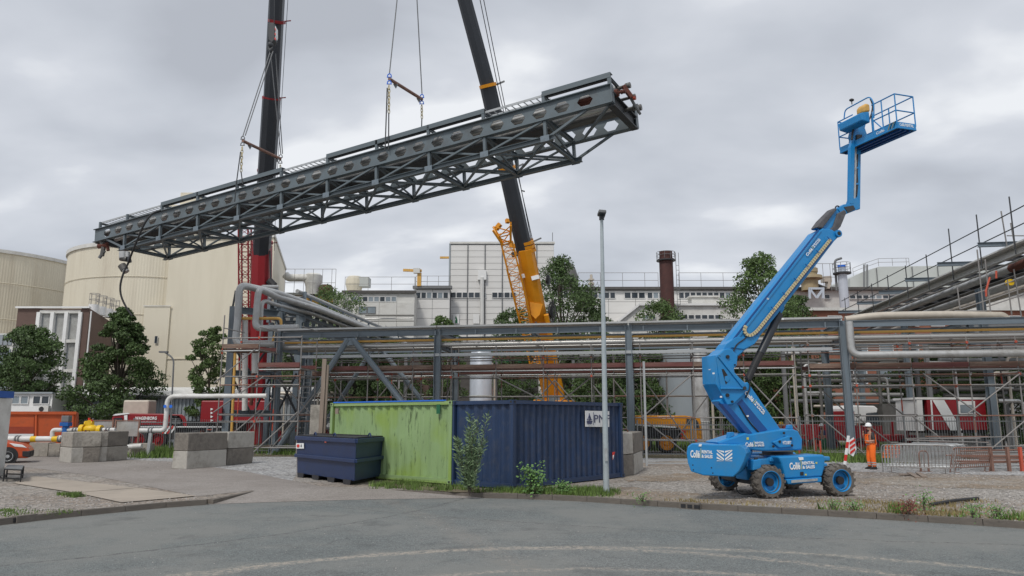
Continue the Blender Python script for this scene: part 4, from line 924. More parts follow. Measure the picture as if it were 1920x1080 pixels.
# ================================================================ scaffolding
def scaffold(label, plane, ks_, offs, z_top, ledgers, decks, braces=(), z0=0., base=None, group='tube scaffolds round the pipe rack', topz=None, red=.25):
    t = thing('scaffold', label, 'scaffold', plane.at(ks_[0], 0, offs[0]), group)
    for i, k in enumerate(ks_):
        for o in offs:
            zt = topz[i] if topz else z_top+random.uniform(-.1, .35)
            rod('standard', plane.at(k, z0, o), plane.at(k, zt, o), .036, 'scaf', t)
            if random.random() < red:
                za = random.uniform(.5, zt-2); rod('painted_band', plane.at(k, za, o-.001), plane.at(k, za+random.uniform(.3, 1.4), o-.001), .036, random.choice(('scaf_red', 'scaf_brown')), t)
    for i in range(len(ks_)-1):
        for z in ledgers:
            for o in offs:
                if topz and z > min(topz[i], topz[i+1]): continue
                rod('ledger', plane.at(ks_[i], z+(.03 if i % 2 else 0)*0, o-.05), plane.at(ks_[i+1], z, o-.05), .034, random.choice(('scaf', 'scaf', 'scaf', 'scaf_brown')), t)
                if random.random() < .5: slat('coupler', plane.at(ks_[i]-.05, z, o-.06), plane.at(ks_[i]+.05, z, o-.06), .12, .12, random.choice(('scaf', 'scaf_red', 'scaf_brown')), t)
        for z, ka, kb_ in decks:
            if ks_[i] >= ka-.1 and ks_[i+1] <= kb_+.1:
                w_ = abs(offs[-1]-offs[0]); nb = max(3, int(w_/.24))
                for b_ in range(nb):
                    o = offs[0]+(offs[-1]-offs[0])*(b_+.5)/nb; slat('deck_board', plane.at(ks_[i]+.01, z+random.uniform(0, .012), o), plane.at(ks_[i+1]-.01, z+random.uniform(0, .012), o), .225, .045, 'board', t)
                slat('toe_board', plane.at(ks_[i]+.02, z+.17, offs[0]-.08), plane.at(ks_[i+1]-.02, z+.17, offs[0]-.08), .04, .24, random.choice(('board', 'board', 'board_red')), t)
                slat('toe_board', plane.at(ks_[i]+.02, z+.17, offs[-1]), plane.at(ks_[i+1]-.02, z+.17, offs[-1]), .04, .2, 'board_red', t)
                rod('deck_ledger', plane.at(ks_[i], z-.09, offs[0]-.06), plane.at(ks_[i+1], z-.09, offs[0]-.06), .035, 'galv', t)
    for k in ks_:
        for z in ledgers[::2]: rod('transom', plane.at(k+.05, z+.06, offs[0]-.15), plane.at(k+.05, z+.06, offs[-1]+.15), .028, 'scaf', t)
        for z, ka, kb_ in decks:
            if ka-.1 <= k <= kb_+.1: rod('transom', plane.at(k+.05, z-.07, offs[0]-.2), plane.at(k+.05, z-.07, offs[-1]+.2), .03, 'scaf', t)
    for a, b_ in braces: rod('brace', a, b_, .038, 'scaf', t)
    return t
us = (608, 690, 774, 846, 930, 1019, 1109, 1201, 1300, 1395, 1490)
kk = [RK.ku(u, 700, .32) for u in us]
zf = lambda v, u=1000, o=.3: RK(u, v, o).z
led = [zf(v) for v in (671, 706)]+[.9]
random.seed(11)
br = [(RK.at(kk[4], zf(706), .25), RK.at(kk[5]+.6, zf(762), .25)), (RK.at(kk[6]+.1, zf(724), .25), RK.at(kk[7], .5, .25)), (RK.at(kk[6], zf(706), .9), RK.at(kk[4], .3, 2.0)), (RK.at(kk[8]-.1, zf(706), .25), RK.at(kk[7], 2.1, .25)), (RK.at(kk[7], 2.1, .25), RK.at(kk[8]-.5, .2, .25)),
      (RK.at(kk[2], 4.7, .9), RK.at(kk[1], .3, 2.0)), (RK.at(kk[0], 4.7, .9), RK.at(kk[1], .3, 2.0)), (RK.at(kk[9], 4.4, .25), RK.at(kk[10], 1.4, .25)), (RK.at(kk[10], 4.4, .25), RK.at(kk[9], 1.6, .25)), (RK.at(kk[3], 4.6, .9), RK.at(kk[2]+.8, .4, 2.0)), (RK.at(kk[5], 4.5, .9), RK.at(kk[6], 1.4, 2.0)), (RK.at(kk[7], 4.4, .9), RK.at(kk[8], .4, 2.0))]
scaffold('long tube scaffold with plank deck along the middle of the pipe rack', RK, kk, (.32, 2.0), 6.35, led+[2.1], [(zf(692), kk[0], kk[-1])], br)
# inner, second run behind the rack
us3 = (560, 640, 735, 830, 925, 1040, 1150, 1250, 1350)
k3 = [RK.ku(u, 700, 5.2) for u in us3]
scaffold('rear tube scaffold on the far side of the pipe rack', RK, k3, (5.2, 6.4), 5.6, [1.4, 3.4], [(zf(700, 1000, 5.2), k3[0], k3[-1])], [(RK.at(k3[i], 4.4, 5.2), RK.at(k3[i+1], .3, 5.2)) for i in (0, 2, 5, 6)]+[(RK.at(k3[i], .3, 5.2), RK.at(k3[i+1], 4.4, 5.2)) for i in (1, 4, 7)])
# right run
us2 = (1520, 1607, 1713, 1822, 1915, 2010)
k2 = [RK.ku(u, 740, .3) for u in us2]; zr = lambda v, u=1750: RK(u, v, .3).z
random.seed(5)
b2 = [(RK.at(k2[0]+.3, 2.2, .2), RK.at(k2[1]+.3, .1, .2)), (RK.at(k2[2]+.5, zr(700), .2), RK.at(k2[3]+.3, 2.2, .2)), (RK.at(k2[4], zr(702), .2), RK.at(k2[3]-.3, 2.3, .2)), (RK.at(k2[4]+.4, 2.3, .2), RK.at(k2[3]-.1, 0, .2)), (RK.at(k2[2]-.2, 2.2, .2), RK.at(k2[3]-.5, 0, .2)), (RK.at(k2[1], 2.2, .9), RK.at(k2[2], .1, 2.0)), (RK.at(k2[0], zr(702), .9), RK.at(k2[1], 2.2, 2.0)), (RK.at(k2[1]+.2, zr(704), .9), RK.at(k2[2], 2.2, 2.0))]
scaffold('tall tube scaffold with plank deck at the right end of the pipe rack', RK, k2, (.3, 2.2), zr(626), [zr(v) for v in (643, 653, 702, 722)]+[2.2, .35], [(zr(690), k2[0], k2[-1])], b2)
# green/left access tower
LT = PL(P(412, 800, 41.5).x, 41.5, ang+.05)
k4 = [LT.ku(u, 760) for u in (410, 480, 560)]
random.seed(8)
zz4 = [LT(440, v).z for v in (617, 634, 706, 722, 778, 790)]
scaffold('left scaffold access tower around the riser pipes', LT, k4, (0, 2.2), 7.2, zz4+[.5], [(LT(440, 655).z, k4[0], k4[1]), (LT(500, 690).z, k4[1], k4[2])],
         [(LT.at(k4[0]-.3, LT(400, 718).z, -.1), LT.at(k4[1]-.2, LT(480, 655).z, -.1)), (LT.at(k4[0]-.2, 2.4, -.1), LT.at(k4[1]+.4, LT(480, 706).z, -.1)), (LT.at(k4[0], .4, -.1), LT.at(k4[1]+.3, 2.5, -.1)), (LT.at(k4[1], .2, -.1), LT.at(k4[2], 2.4, -.1)), (LT.at(k4[0], .3, 2.1), LT.at(k4[1], 3.2, 2.1)), (LT.at(k4[1], 4.5, 2.1), LT.at(k4[2], 2.2, 2.1)), (LT.at(k4[1], .3, 2.1), LT.at(k4[2], 3.4, 2.1))], topz=[7.8, 7.0, 6.6], red=.8)
# ladder near the tower
def ladder(a, b_, wv, label, m='galv', rung=None, n=14):
    t = thing('ladder', label, 'ladder', a); a, b_, wv = V(a), V(b_), V(wv)
    rod('rail', a, b_, .03, m, t); rod('rail', a+wv, b_+wv, .03, m, t); 
    for i in range(1, n): p = a.lerp(b_, i/n); rod('rung', p, p+wv, .022, rung or m, t)
ladder(LT(383, 852, .3)+V((0, 0, 0)), LT(389, 798, .3), d_*.32, 'short ladder with orange rungs leaning on the left fence', rung='scaf_red', n=7)
ladder(RK.at(RK.ku(556, 800, 2), .0, 2), RK.at(RK.ku(568, 800, 2), 5.4, 2), d_*.45, 'tall galvanised ladder inside the left end of the rack', n=18)

# ================================================================ high structure and sloping bridge at the left
t = thing('riser_tower', 'blue grey steel portal carrying white riser pipes at the left', 'steel frame', G(430, 845))
YT = 47.
cA, cB, cC = P(431, 700, YT), P(512, 600, YT+.5), P(575, 700, YT+1)
for p, zt in ((cA, P(437, 575, YT).z), (P(520, 700, YT+2), P(520, 575, YT+2).z), (P(557, 700, YT+5), P(560, 575, YT+5).z)): beam('column', (p.x, p.y, 0), (p.x, p.y, zt), .42, .42, 'steel', t)
for v in (581, 700, 775): beam('beam', (cA.x, YT, P(440, v, YT).z), (P(520, 700, YT+2).x, YT+2, P(440, v, YT).z), .3, .42, 'steel', t)
slat('end_post', P(518, 578, YT+1), P(518, 541, YT+1), .2, .3, 'steel', t)
slat('end_post', P(436, 578, YT), P(442, 545, YT), .1, .1, 'dark_steel', t)
for a, b_ in (((432, 640), (470, 700)), ((470, 700), (510, 640)), ((432, 700), (470, 775)), ((510, 700), (475, 775)), ((520, 700), (556, 775)), ((556, 700), (520, 775)), ((520, 600), (556, 690))): rod('brace', P(*a, YT+.3), P(*b_, YT+.8), .07, 'dark_steel', t)
def bent(name, pts, r, m, label, rad=.6, cat='pipe', n=14): mb = MB(); mb.tube(arc_pts(pts, rad, 6), r, n); return single(name, mb, m, label, cat, smooth=True)
YP = 45.4
bent('riser_pipe', [P(560, 644, YP), P(441, 645, YP), P(446, 600, YP), P(449, 534, YP), P(517, 549, YP+1.8), P(582, 571, 52.), P(582, 571, 52.)+V((2.6, 24.8, 0))], .22, 'riser', 'outermost white riser pipe, leftmost on the portal', .5)
bent('riser_pipe', [P(560, 614, YP), P(478, 616, YP), P(481, 580, YP), P(485, 541, YP), P(517, 556, YP+1.8), P(600, 581, 52.4), P(600, 581, 52.4)+V((2.6, 24.8, 0))], .2, 'riser', 'second white riser pipe right of the outermost one', .45)
bent('riser_pipe', [P(489, 612, YP+.6), P(491, 562, YP+.6), P(520, 572, YP+1.8), P(584, 588, 52.6), P(584, 588, 52.6)+V((2.6, 24.8, 0))], .13, 'riser', 'slimmer grey riser pipe tucked beside the second one', .5)
bent('riser_pipe', [P(459, 770, YP+.5), P(460, 600, YP+.5)], .17, 'pipe_white', 'straight white riser pipe inside the portal', .5)
bent('riser_pipe', [P(478, 700, YP+.7), P(478, 640, YP+.7)], .2, 'pipe_white', 'short straight white pipe inside the portal', .5)
bent('cross_pipe', [P(492, 538, YT), P(520, 538, YT+1)], .13, 'lag', 'short grey cross pipe on top of the portal', .3)
bent('gas_pipe', [P(450, 597, YP+.2), P(527, 597, YP+.2), P(527, 612, YP+.2)], .09, 'yellow', 'yellow gas pipe loop high on the portal', .25, n=8)
bent('gas_pipe', [P(512, 640, YP-1), P(513, 630, YP-1), P(524, 637, YP-1.2)], .08, 'yellow', 'yellow gas pipe bend by the first rack column', .25, n=8)
bent('gas_pipe', [P(433, 840, YP-.8), P(441, 660, YP-.8)], .085, 'yellow', 'upright orange yellow gas pipe beside the left portal column', .2, n=8)
bent('small_riser', [P(470, 760, YP), P(474, 735, YP), P(474, 700, YP)], .11, 'rust', 'rusty elbow pipe low in the scaffold tower', .4)
# sloping castellated bridge going away
def castellated(mb, A, e_, up, side, L_, H, sp, hw, hh, th=.016, fl=.3, ft=.03, start=.5, mi=0, phase=0):
    """web with real hexagonal openings plus flanges; A = start on the centre line"""
    def pt(s, h, o=0): return A+e_*s+up*h+side*o
    n = int((L_-2*start)/sp); s0 = (L_-n*sp)/2
    segs = [(0, s0)]
    for o in (-th/2, th/2):
        for a, b_ in ((0, s0), (L_-s0, L_)):
            mb.add([pt(a, -H/2, o), pt(b_, -H/2, o), pt(b_, H/2, o), pt(a, H/2, o)], [(0, 1, 2, 3)], mi)
        for i in range(n):
            c = s0+sp*(i+.5); x0, x1 = c-sp/2, c+sp/2
            hx = [(c-hw/2, 0), (c-hw/4, hh/2), (c+hw/4, hh/2), (c+hw/2, 0), (c+hw/4, -hh/2), (c-hw/4, -hh/2)]
            outr = [(x0, 0), (x0, H/2), (x1, H/2), (x1, 0), (x1, -H/2), (x0, -H/2)]
            vs_ = [pt(*p, o) for p in hx]+[pt(*p, o) for p in outr]
            mb.add(vs_, [(j, (j+1) % 6, 6+(j+1) % 6, 6+j) for j in range(6)], mi)
    for i in range(n):
        c = s0+sp*(i+.5); hx = [(c-hw/2, 0), (c-hw/4, hh/2), (c+hw/4, hh/2), (c+hw/2, 0), (c+hw/4, -hh/2), (c-hw/4, -hh/2)]
        vs_ = [pt(*p, -th/2) for p in hx]+[pt(*p, th/2) for p in hx]; mb.add(vs_, [(j, (j+1) % 6, 6+(j+1) % 6, 6+j) for j in range(6)], mi)
    for s in (-1, 1): mb.bar(pt(0, s*(H/2+ft/2)), pt(L_, s*(H/2+ft/2)), fl, ft, up=up, mi=mi)
A_ = P(571, 584, 52.); e1 = V((.105, .994, 0)).normalized(); L1 = 32.; B_ = A_+e1*L1; sd1 = V((0, 0, 1)).cross(e1)
t = thing('fixed_pipe_bridge', 'steel pipe bridge with holed side beams sloping away behind the rack', 'pipe bridge', A_)
for k, o in enumerate((0, 2.6)):
    mb = MB(); castellated(mb, A_+sd1*o, e1, V((0, 0, 1)), sd1, L1, .92, 1.5, .95, .56); mb.build('side_beam', 'steel', t)
for k in range(9):
    p = A_+e1*(L1*(k+.3)/9); slat('post', p+V((0, 0, .3)), p+V((0, 0, 1.1)), .14, .14, 'steel', t); beam('cross_beam', p+V((0, 0, -.6)), p+sd1*2.6+V((0, 0, -.6)), .15, .2, 'steel', t)
slat('top_rail', A_+V((0, 0, 1.12)), B_+V((0, 0, 1.12)), .12, .1, 'steel', t)
slat('front_girder', P(524, 574, 47.5), A_+V((0, 0, -.05)), .2, .6, 'steel', t); slat('front_girder', P(524, 582, 47.5)+V((-1.5, .6, 0)), A_+V((-2.4, .6, -.05)), .2, .5, 'steel', t)
for z in (-.4, 1.0): rod('tower_rail', A_+V((-.1, -.1, z)), A_+V((-2.6, 0, z)), .06, 'steel', t)
for q in (0, -2.5): slat('tower_post', A_+V((q, -.1, -.8)), A_+V((q, -.1, 1.4)), .2, .2, 'steel', t)
for (o, z, r, m_, lb) in ((.35, .62, .2, 'lag', 'lagged pipe on the near side of the fixed pipe bridge'), (.9, .66, .22, 'lag', 'second lagged pipe on the fixed pipe bridge'), (1.5, .6, .16, 'lag_dark', 'dark lagged pipe in the middle of the fixed pipe bridge'), (2.1, 1.0, .2, 'lag', 'far lagged pipe on the fixed pipe bridge'), (.2, 1.3, .14, 'lag', 'highest slim pipe on the fixed pipe bridge')):
    mb = MB(); mb.tube([A_+sd1*o+V((0, 0, z))-e1*1.0, B_+sd1*o+V((0, 0, z))], r, 12); single('bridge_pipe', mb, m_, lb, 'pipe', 'pipes on the fixed pipe bridge', smooth=True)
for p in (A_+e1*.5, A_+e1*(L1*.95)):
    for o in (0, 2.6): q = p+sd1*o; beam('leg', (q.x, q.y, 0), (q.x, q.y, q.z-.7), .3, .3, 'steel', t)

# ================================================================ high pipe bridge coming forward on the right
HB = P(1592, 597, 60.); H1 = P(1928, 452, 36.5); H1 = V((H1.x, H1.y, HB.z*0+H1.z)); HB = V((HB.x, HB.y, H1.z)); 
dirh = (H1-HB); e2 = dirh.normalized(); e2e = V((e2.x, e2.y, 0)).normalized(); sd2 = V((e2e.y, -e2e.x, 0)); sd2 = sd2 if sd2.x > 0 else -sd2
# keep the far end on its sight line while the bridge stays level
r0 = ray(1592, 597); s_ = (H1.z-CAMZ)/r0.z; HB = V((0, 0, CAMZ))+r0*s_; e2e = (H1-HB).normalized(); Lh = (H1-HB).length+6; sd2 = V((-e2e.y, e2e.x, 0)); sd2 = sd2 if sd2.x > 0 else -sd2
t = thing('high_pipe_bridge', 'high pipe bridge with big lagged pipes coming forward at the right edge', 'pipe bridge', HB)
def hp(s, o, z): return HB+e2e*s+sd2*o+V((0, 0, z))
beam('side_beam', hp(0, 0, -.28), hp(Lh, 0, -.28), .3, .42, 'lag', t); beam('side_beam', hp(0, 5, -.5), hp(Lh, 5, -.5), .35, .8, 'steel', t)
slat('edge_cover', hp(0, -.2, -.02), hp(Lh, -.2, -.02), .5, .08, 'pipe_white', t)
for k in range(14): s = Lh*(k+.4)/14; beam('cross_beam', hp(s, .2, -.22), hp(s, 5, -.22), .2, .28, 'dark_steel', t)
slat('floor_plate', hp(0, 4.0, -.04), hp(Lh, 4.0, -.04), 2.0, .05, 'dark_steel', t)
for k in range(7): s = Lh*(k+.5)/7; beam('outrigger', hp(s, -1.6, .25), hp(s, 1.0, .25), .18, .24, 'steel', t)
for s in (1, Lh*.33, Lh*.66, Lh-1.5):
    for o in (.3, 4.8): q = hp(s, o, -1.4); beam('leg', (q.x, q.y, 0), q, .36, .36, 'steel', t)
for (o, z, r, m_, lb) in ((.3, -.62, .05, 'lag', 'thin bright conduit slung under the near edge of the high bridge'), (1.1, -.62, .22, 'riser', 'thick lagged pipe just under the near side of the high bridge'), (1.5, -1.0, .1, 'lag_dark', 'dark lagged pipe under the middle of the high bridge'), (2.1, -1.12, .27, 'riser', 'large lagged pipe lowest under the high bridge'), (3.3, -1.2, .22, 'pipe_tan', 'farthest lagged pipe under the high bridge')):
    mb = MB(); mb.tube([hp(0, o, z), hp(Lh, o, z)], r, 16); single('bridge_pipe', mb, m_, lb, 'pipe', 'lagged pipes under the high pipe bridge', smooth=True)
mb = MB(); mb.tube([hp(Lh*.72, 1.1, -.62), hp(Lh*.80, 1.1, -.62)], .24, 12); single('rusty_pipe_section', mb, 'rust', 'bare rusty section of the big pipe under the high bridge', 'pipe', smooth=True)
c = RK(1896, 529, 1); mb = MB(); mb.tube([c, c+V((0, .25, .0))], .17, 16); single('yellow_disc', mb, 'bright_yellow', 'round yellow end cap beside the right hand scaffold poles', 'cap')
t = thing('bridge_guard_rail', 'scaffold tube guard rail along the high pipe bridge', 'railing', hp(0, -.4, 0))
random.seed(4)
NR = 10
for k in range(NR):
    s = Lh*(k+.25)/NR; rod('post', hp(s, -.5, -.6), hp(s, -.5, 1.75+random.uniform(0, .9)*(k > 5)), .035, 'dark_steel', t)
for z in (.75, 1.6): rod('rail', hp(0, -.5, z), hp(Lh*.93, -.5, z), .032, 'dark_steel', t)
# tall poles in front, right edge
t = thing('scaffold', 'small scaffold at the far right around the rusty pipe', 'scaffold', RK(1870, 760, -.4))
for (u0, v0, u1, v1) in ((1832, 468, 1845, 590), (1847, 486, 1858, 592), (1795, 538, 1800, 580), (1901, 505, 1916, 600), (1889, 525, 1897, 590), (1877, 396, 1888, 462), (1895, 418, 1902, 457)): rod('standard', RK(u0, v0, 1), RK(u1, v1, 1), .035, 'scaf', t)
for (u0, v0, u1, v1) in ((1800, 560, 1920, 520), (1800, 580, 1920, 540), (1850, 575, 1920, 552), (1888, 442, 1925, 442), (1790, 583, 1850, 583)): rod('ledger', RK(u0, v0, 1), RK(u1, v1, 1), .03, 'scaf', t)
for (u0, v0, u1, v1) in ((1849, 545, 1849, 556), (1856, 520, 1848, 548), (1868, 508, 1868, 522)): rod('red_sleeve', RK(u0, v0, .9), RK(u1, v1, .9), .05, 'scaf_red', t)

# ================================================================ fence of upright bars, in bays
def fence(label, p0, p1, h=1.75, bay=2.6, m='fence_grey', sp=.13, group='grey bar fences', z=.02, pr=.05):
    p0, p1 = V(p0), V(p1); L_ = (p1-p0).length; e_ = (p1-p0)/L_; n = max(1, round(L_/bay)); t = thing('bar_fence', label, 'fence', p0, group)
    for i in range(n+1): p = p0+e_*L_*i/n; slat('post', p, p+V((0, 0, h+.08)), pr*1.6, pr*1.6, m, t)
    for i in range(n):
        a, b_ = p0+e_*L_*i/n, p0+e_*L_*(i+1)/n
        for zz_ in (.2, h-.18): slat('rail', a+V((0, 0, zz_)), b_+V((0, 0, zz_)), .04, .05, m, t)
        mb = MB(); k = int((b_-a).length/sp)
        for j in range(1, k): q = a.lerp(b_, j/k); mb.tube([q+V((0, 0, .08)), q+V((0, 0, h))], .011, 4, caps=False)
        mb.build('bars', m, t, kind='stuff')
f0 = G(138, 846); f1 = G(560, 845)
fence('grey bar fence on the left, from the orange skip to the first rack column', (G(138, 841).x, 45.5, 0), (RA.x+1.5, 44.5, 0), 2.0)
fence('grey bar fence behind the left end of the rack', (RA.x+1.5, 44.5, 0), (-6, 43.5, 0), 2.0)
fence('grey bar fence right of the navy container, in front of the orange crane', (P(1195, 800, 40.5).x, 40.5, 0), (P(1500, 800, 39.8).x, 39.8, 0), 1.9)
fence('grey bar fence behind the worker at the right', (P(1500, 800, 39.8).x, 39.8, 0), (P(2000, 800, 38.4).x, 38.4, 0), 2.1)
# ================================================================ the lifted pipe bridge
BR_ = P(1148, 175, 28.0); BL_ = P(178, 443, 43.8)
eb = (BL_-BR_).normalized(); LB = (BL_-BR_).length; sb = V((0, 0, 1)).cross(eb).normalized()
if sb.y < 0: sb = -sb
ub = eb.cross(sb); ub = ub if ub.z > 0 else -ub
def bp_(s, o, h): return BR_+eb*s+sb*o+ub*h
def su(u, o=0., h=0.):
    lo, hi = 0., LB
    for _ in range(40):
        m_ = (lo+hi)/2
        if proj(bp_(m_, o, h))[0] > u: lo = m_
        else: hi = m_
    return lo
WB, HG = 3.0, .74
t = thing('lifted_pipe_bridge', 'long grey steel pipe bridge with holed side beams hanging tilted from two cranes', 'pipe bridge', bp_(LB/2, WB/2, -1.4))
TB = t
for o in (0, WB):
    mb = MB(); castellated(mb, bp_(0, o, 0), eb, ub, sb, LB, HG, LB/32.3, .68*LB/32.3, .45, fl=.28, ft=.035); g = mb.build('side_beam', 'bridge_steel', t)
for o in (0, WB): slat('end_plate', bp_(-.01, o, -.38), bp_(-.01, o, .38), .3, .03, 'bridge_steel', t, up=eb)
ps = [su(u, 0, -.6) for u in (1022, 909, 805, 706, 614, 528, 447, 371, 301, 234)]
LC = -1.22
for o in (0, WB):
    of = -.0 if o == 0 else 0
    beam('lower_chord', bp_(ps[0]-.35, o, LC), bp_(ps[-1]+.5, o, LC), .22, .2, 'bridge_steel', t, up=ub)
    for i, s in enumerate(ps):
        slat('post', bp_(s, o, -.42), bp_(s, o, LC+.1), .13, .13, 'bridge_steel', t, up=eb)
        slat('splice', bp_(s-.2, o-(.12 if o == 0 else -.12), LC), bp_(s+.2, o-(.12 if o == 0 else -.12), LC), .012, .26, 'steel', t, up=ub)
        if i < len(ps)-1:
            s2 = ps[i+1]
            slat('diagonal', bp_(s+.1, o-.04, -.42), bp_(s2-.1, o-.04, LC+.05), .08, .08, 'bridge_steel', t); slat('diagonal', bp_(s+.1, o+.05, LC+.05), bp_(s2-.1, o+.05, -.42), .08, .08, 'bridge_steel', t)
    slat('end_diagonal', bp_(ps[0]-1.9, o, -.40), bp_(ps[0], o, LC), .1, .1, 'bridge_steel', t); slat('end_diagonal', bp_(ps[-1]+1.7, o, -.40), bp_(ps[-1], o, LC), .1, .1, 'bridge_steel', t)
for i, s in enumerate(ps):
    beam('floor_beam', bp_(s, .08, LC), bp_(s, WB-.08, LC), .16, .18, 'bridge_steel', t, up=ub); beam('cross_beam', bp_(s, .05, -.3), bp_(s, WB-.05, -.3), .16, .2, 'bridge_steel', t, up=ub)
    if i < len(ps)-1:
        s2 = ps[i+1]; slat('plan_brace', bp_(s, .1, LC), bp_(s2, WB-.1, LC), .09, .09, 'bridge_steel', t); slat('plan_brace', bp_(s, WB-.1, LC+.09), bp_(s2, .1, LC+.09), .09, .09, 'bridge_steel', t)
        slat('sway_brace', bp_(s, .1, -.42), bp_(s, WB-.1, LC+.08), .07, .07, 'bridge_steel', t)
beam('end_beam', bp_(.1, .05, -.2), bp_(.1, WB-.05, -.2), .3, .6, 'dark_steel', t, up=ub); beam('end_beam', bp_(LB-.1, .05, -.2), bp_(LB-.1, WB-.05, -.2), .2, .5, 'dark_steel', t, up=ub)
slat('corner_brace', bp_(.2, .1, -.42), bp_(2.6, WB-.1, -.42), .1, .1, 'bridge_steel', t)
# top channel frame on the near side
tp = [su(u, 0, .7) for u in (1146, 1022, 909, 806, 709, 617, 530, 447, 373, 306, 241, 190)]
for s in tp:
    slat('top_post', bp_(s+.08, 0, .4), bp_(s+.08, 0, .80), .13, .13, 'bridge_steel', t, up=eb); beam('top_cross', bp_(s+.08, 0.07, .72), bp_(s+.08, 1.3, .72), .1, .12, 'bridge_steel', t, up=ub)
for a, b_, kd in ((0, 1, 'c'), (1, 2, 'l'), (2, 3, 'c'), (3, 4, 'c'), (4, 5, 'c'), (5, 6, 'l'), (6, 7, 'c'), (7, 8, 'c'), (8, 9, 'c'), (9, 10, 'l'), (10, 11, 'p')):
    sa, sb_ = tp[a], tp[b_]
    if kd == 'c': slat('top_channel', bp_(sa-.0, -.06, .80), bp_(sb_+.12, -.06, .80), .03, .22, 'bridge_steel', t, up=ub); slat('top_flange', bp_(sa-.0, .1, .91), bp_(sb_+.12, .1, .91), .29, .02, 'bridge_steel', t, up=ub); slat('cable_duct', bp_(sa+.1, .14, .76), bp_(sb_, .14, .76), .16, .12, 'dark_steel', t, up=ub)
    if kd in 'lp':
        for o in (.05, .55): slat('tray_rail', bp_(sa, o, .77), bp_(sb_, o, .77), .03, .1, 'galv', t, up=ub)
        mb = MB(); s = sa+.15
        while s < sb_: mb.bar(bp_(s, .05, .74), bp_(s, .55, .74), .04, .03); s += .3
        mb.build('tray_rungs', 'galv', t, kind='stuff')
    if kd == 'p': pass
def bpipe(o, h, r, m_, lb, s0=.4, s1=None, nm='lifted_pipe'):
    s1 = s1 if s1 is not None else LB-.4; q = thing(nm, lb, 'pipe', bp_(s0, o, h), 'pipes carried inside the lifted bridge'); s = s0
    while s < s1-.1: e_ = min(s+6, s1); pipe_('pipe_length', bp_(s, o, h), bp_(e_-.02, o, h), r, m_, q); pipe_('joint_collar', bp_(e_-.07, o, h), bp_(e_+.01, o, h), r*1.1, m_, q); s = e_
    return q
bpipe(.48, .20, .17, 'lag', 'brown grey lagged pipe nearest the viewer inside the lifted bridge', s0=1.7)
bpipe(.48, .20, .16, 'rust', 'dark red bare end of the nearest pipe in the lifted bridge', s0=-.1, s1=1.7)
bpipe(1.1, -.02, .14, 'lag', 'bright lagged pipe second from the near side of the lifted bridge', s0=.1)
bpipe(1.7, -.05, .20, 'lag_dark', 'dark lagged pipe in the middle of the lifted bridge', s0=.2)
bpipe(2.35, .2, .15, 'lag', 'lagged pipe near the far side of the lifted bridge', s0=.1)
bpipe(.9, .6, .13, 'lag', 'lagged pipe lying on top of the lifted bridge', s0=.1)
bpipe(1.5, -.66, .13, 'lag_dark', 'dull lagged pipe hanging below deck in the lifted bridge', s0=13)
mb = MB(); mb.bar(bp_(3.5, 1.0, -.36), bp_(LB-1.5, 1.0, -.36), .7, .03, up=ub); mb.build('grating', 'dark_steel', t)
# valves and stubs at the right end
def flange(mb, c, ax, r, l=.05): ax = V(ax).normalized(); mb.tube([c-ax*l, c+ax*l], r, 12)
q = thing('pipe_end_fittings', 'pipe stubs and flanges with rust red valves on the right end of the lifted bridge', 'pipe fittings', bp_(-.5, 1.5, 0))
for o, h, l, r, m_ in ((.9, .6, .45, .09, 'lag_dark'), (1.3, .25, .5, .08, 'lag_dark'), (1.7, -.05, .45, .10, 'lag_dark'), (.5, .20, .35, .07, 'rust'), (2.35, .2, .4, .10, 'lag_dark'), (.8, .35, .35, .05, 'rust')):
    mb = MB(); mb.tube([bp_(.2, o, h), bp_(-l, o, h)], r*.8, 10); flange(mb, bp_(-l, o, h), eb, r*1.35); flange(mb, bp_(-l+.12, o, h), eb, r*1.35, .03); mb.build('stub', m_, q, smooth=True)
mb = MB(); mb.tube([bp_(-.35, 1.3, .2), bp_(-.45, 1.5, -.1), bp_(-.5, 1.9, -.3)], .06, 8); mb.build('bent_drain', 'slate', q)
mb = MB(); flange(mb, bp_(-.5, 1.3, .2), eb, .10, .05); mb.build('orange_cap', 'scaf_red', q)
mb = MB(); mb.bar(bp_(-.25, .7, .55), bp_(-.5, .9, .05), .16, .16); mb.build('valve', 'rust', q)
# left end fittings
q = thing('hanging_valve', 'dirty valve and pipe stub hanging under the left tip of the lifted bridge', 'valve', P(195, 462, 43.6)); 
for pts, r, m_ in ((((190, 450), (194, 466), (191, 480)), .13, 'lag_dark'), (((184, 462), (202, 460)), .15, 'rust'), (((186, 484), (196, 470)), .1, 'slate'), (((200, 455), (203, 470)), .1, 'rust')):
    mb = MB(); mb.tube([P(*p, 43.6) for p in pts], r, 8); mb.build('fitting', m_, q, smooth=True)
q = thing('hanging_valve', 'silver pipe end with valve hanging lower beside the black hose', 'valve', P(234, 495, 41.8))
for pts, r, m_ in ((((231, 472), (231, 484)), .22, 'lag'), (((239, 472), (239, 482)), .14, 'lag'), (((226, 484), (238, 486)), .16, 'lag_dark'), (((228, 497), (234, 506)), .22, 'lag_dark'), (((231, 502), (237, 510)), .18, 'lag'), (((241, 482), (243, 492)), .12, 'dark_steel')):
    mb = MB(); mb.tube([P(*p, 41.8) for p in pts], r, 10); mb.build('fitting', m_, q, smooth=True)
mb = MB(); hs = [P(u, v, Y) for u, v, Y in ((301, 395, 40.5), (284, 400, 40), (270, 420, 40), (258, 448, 40.2), (247, 475, 40.5), (240, 495, 41), (231, 512, 41), (225, 535, 41), (226, 553, 41), (233, 570, 41), (241, 583, 41), (248, 592, 41))]
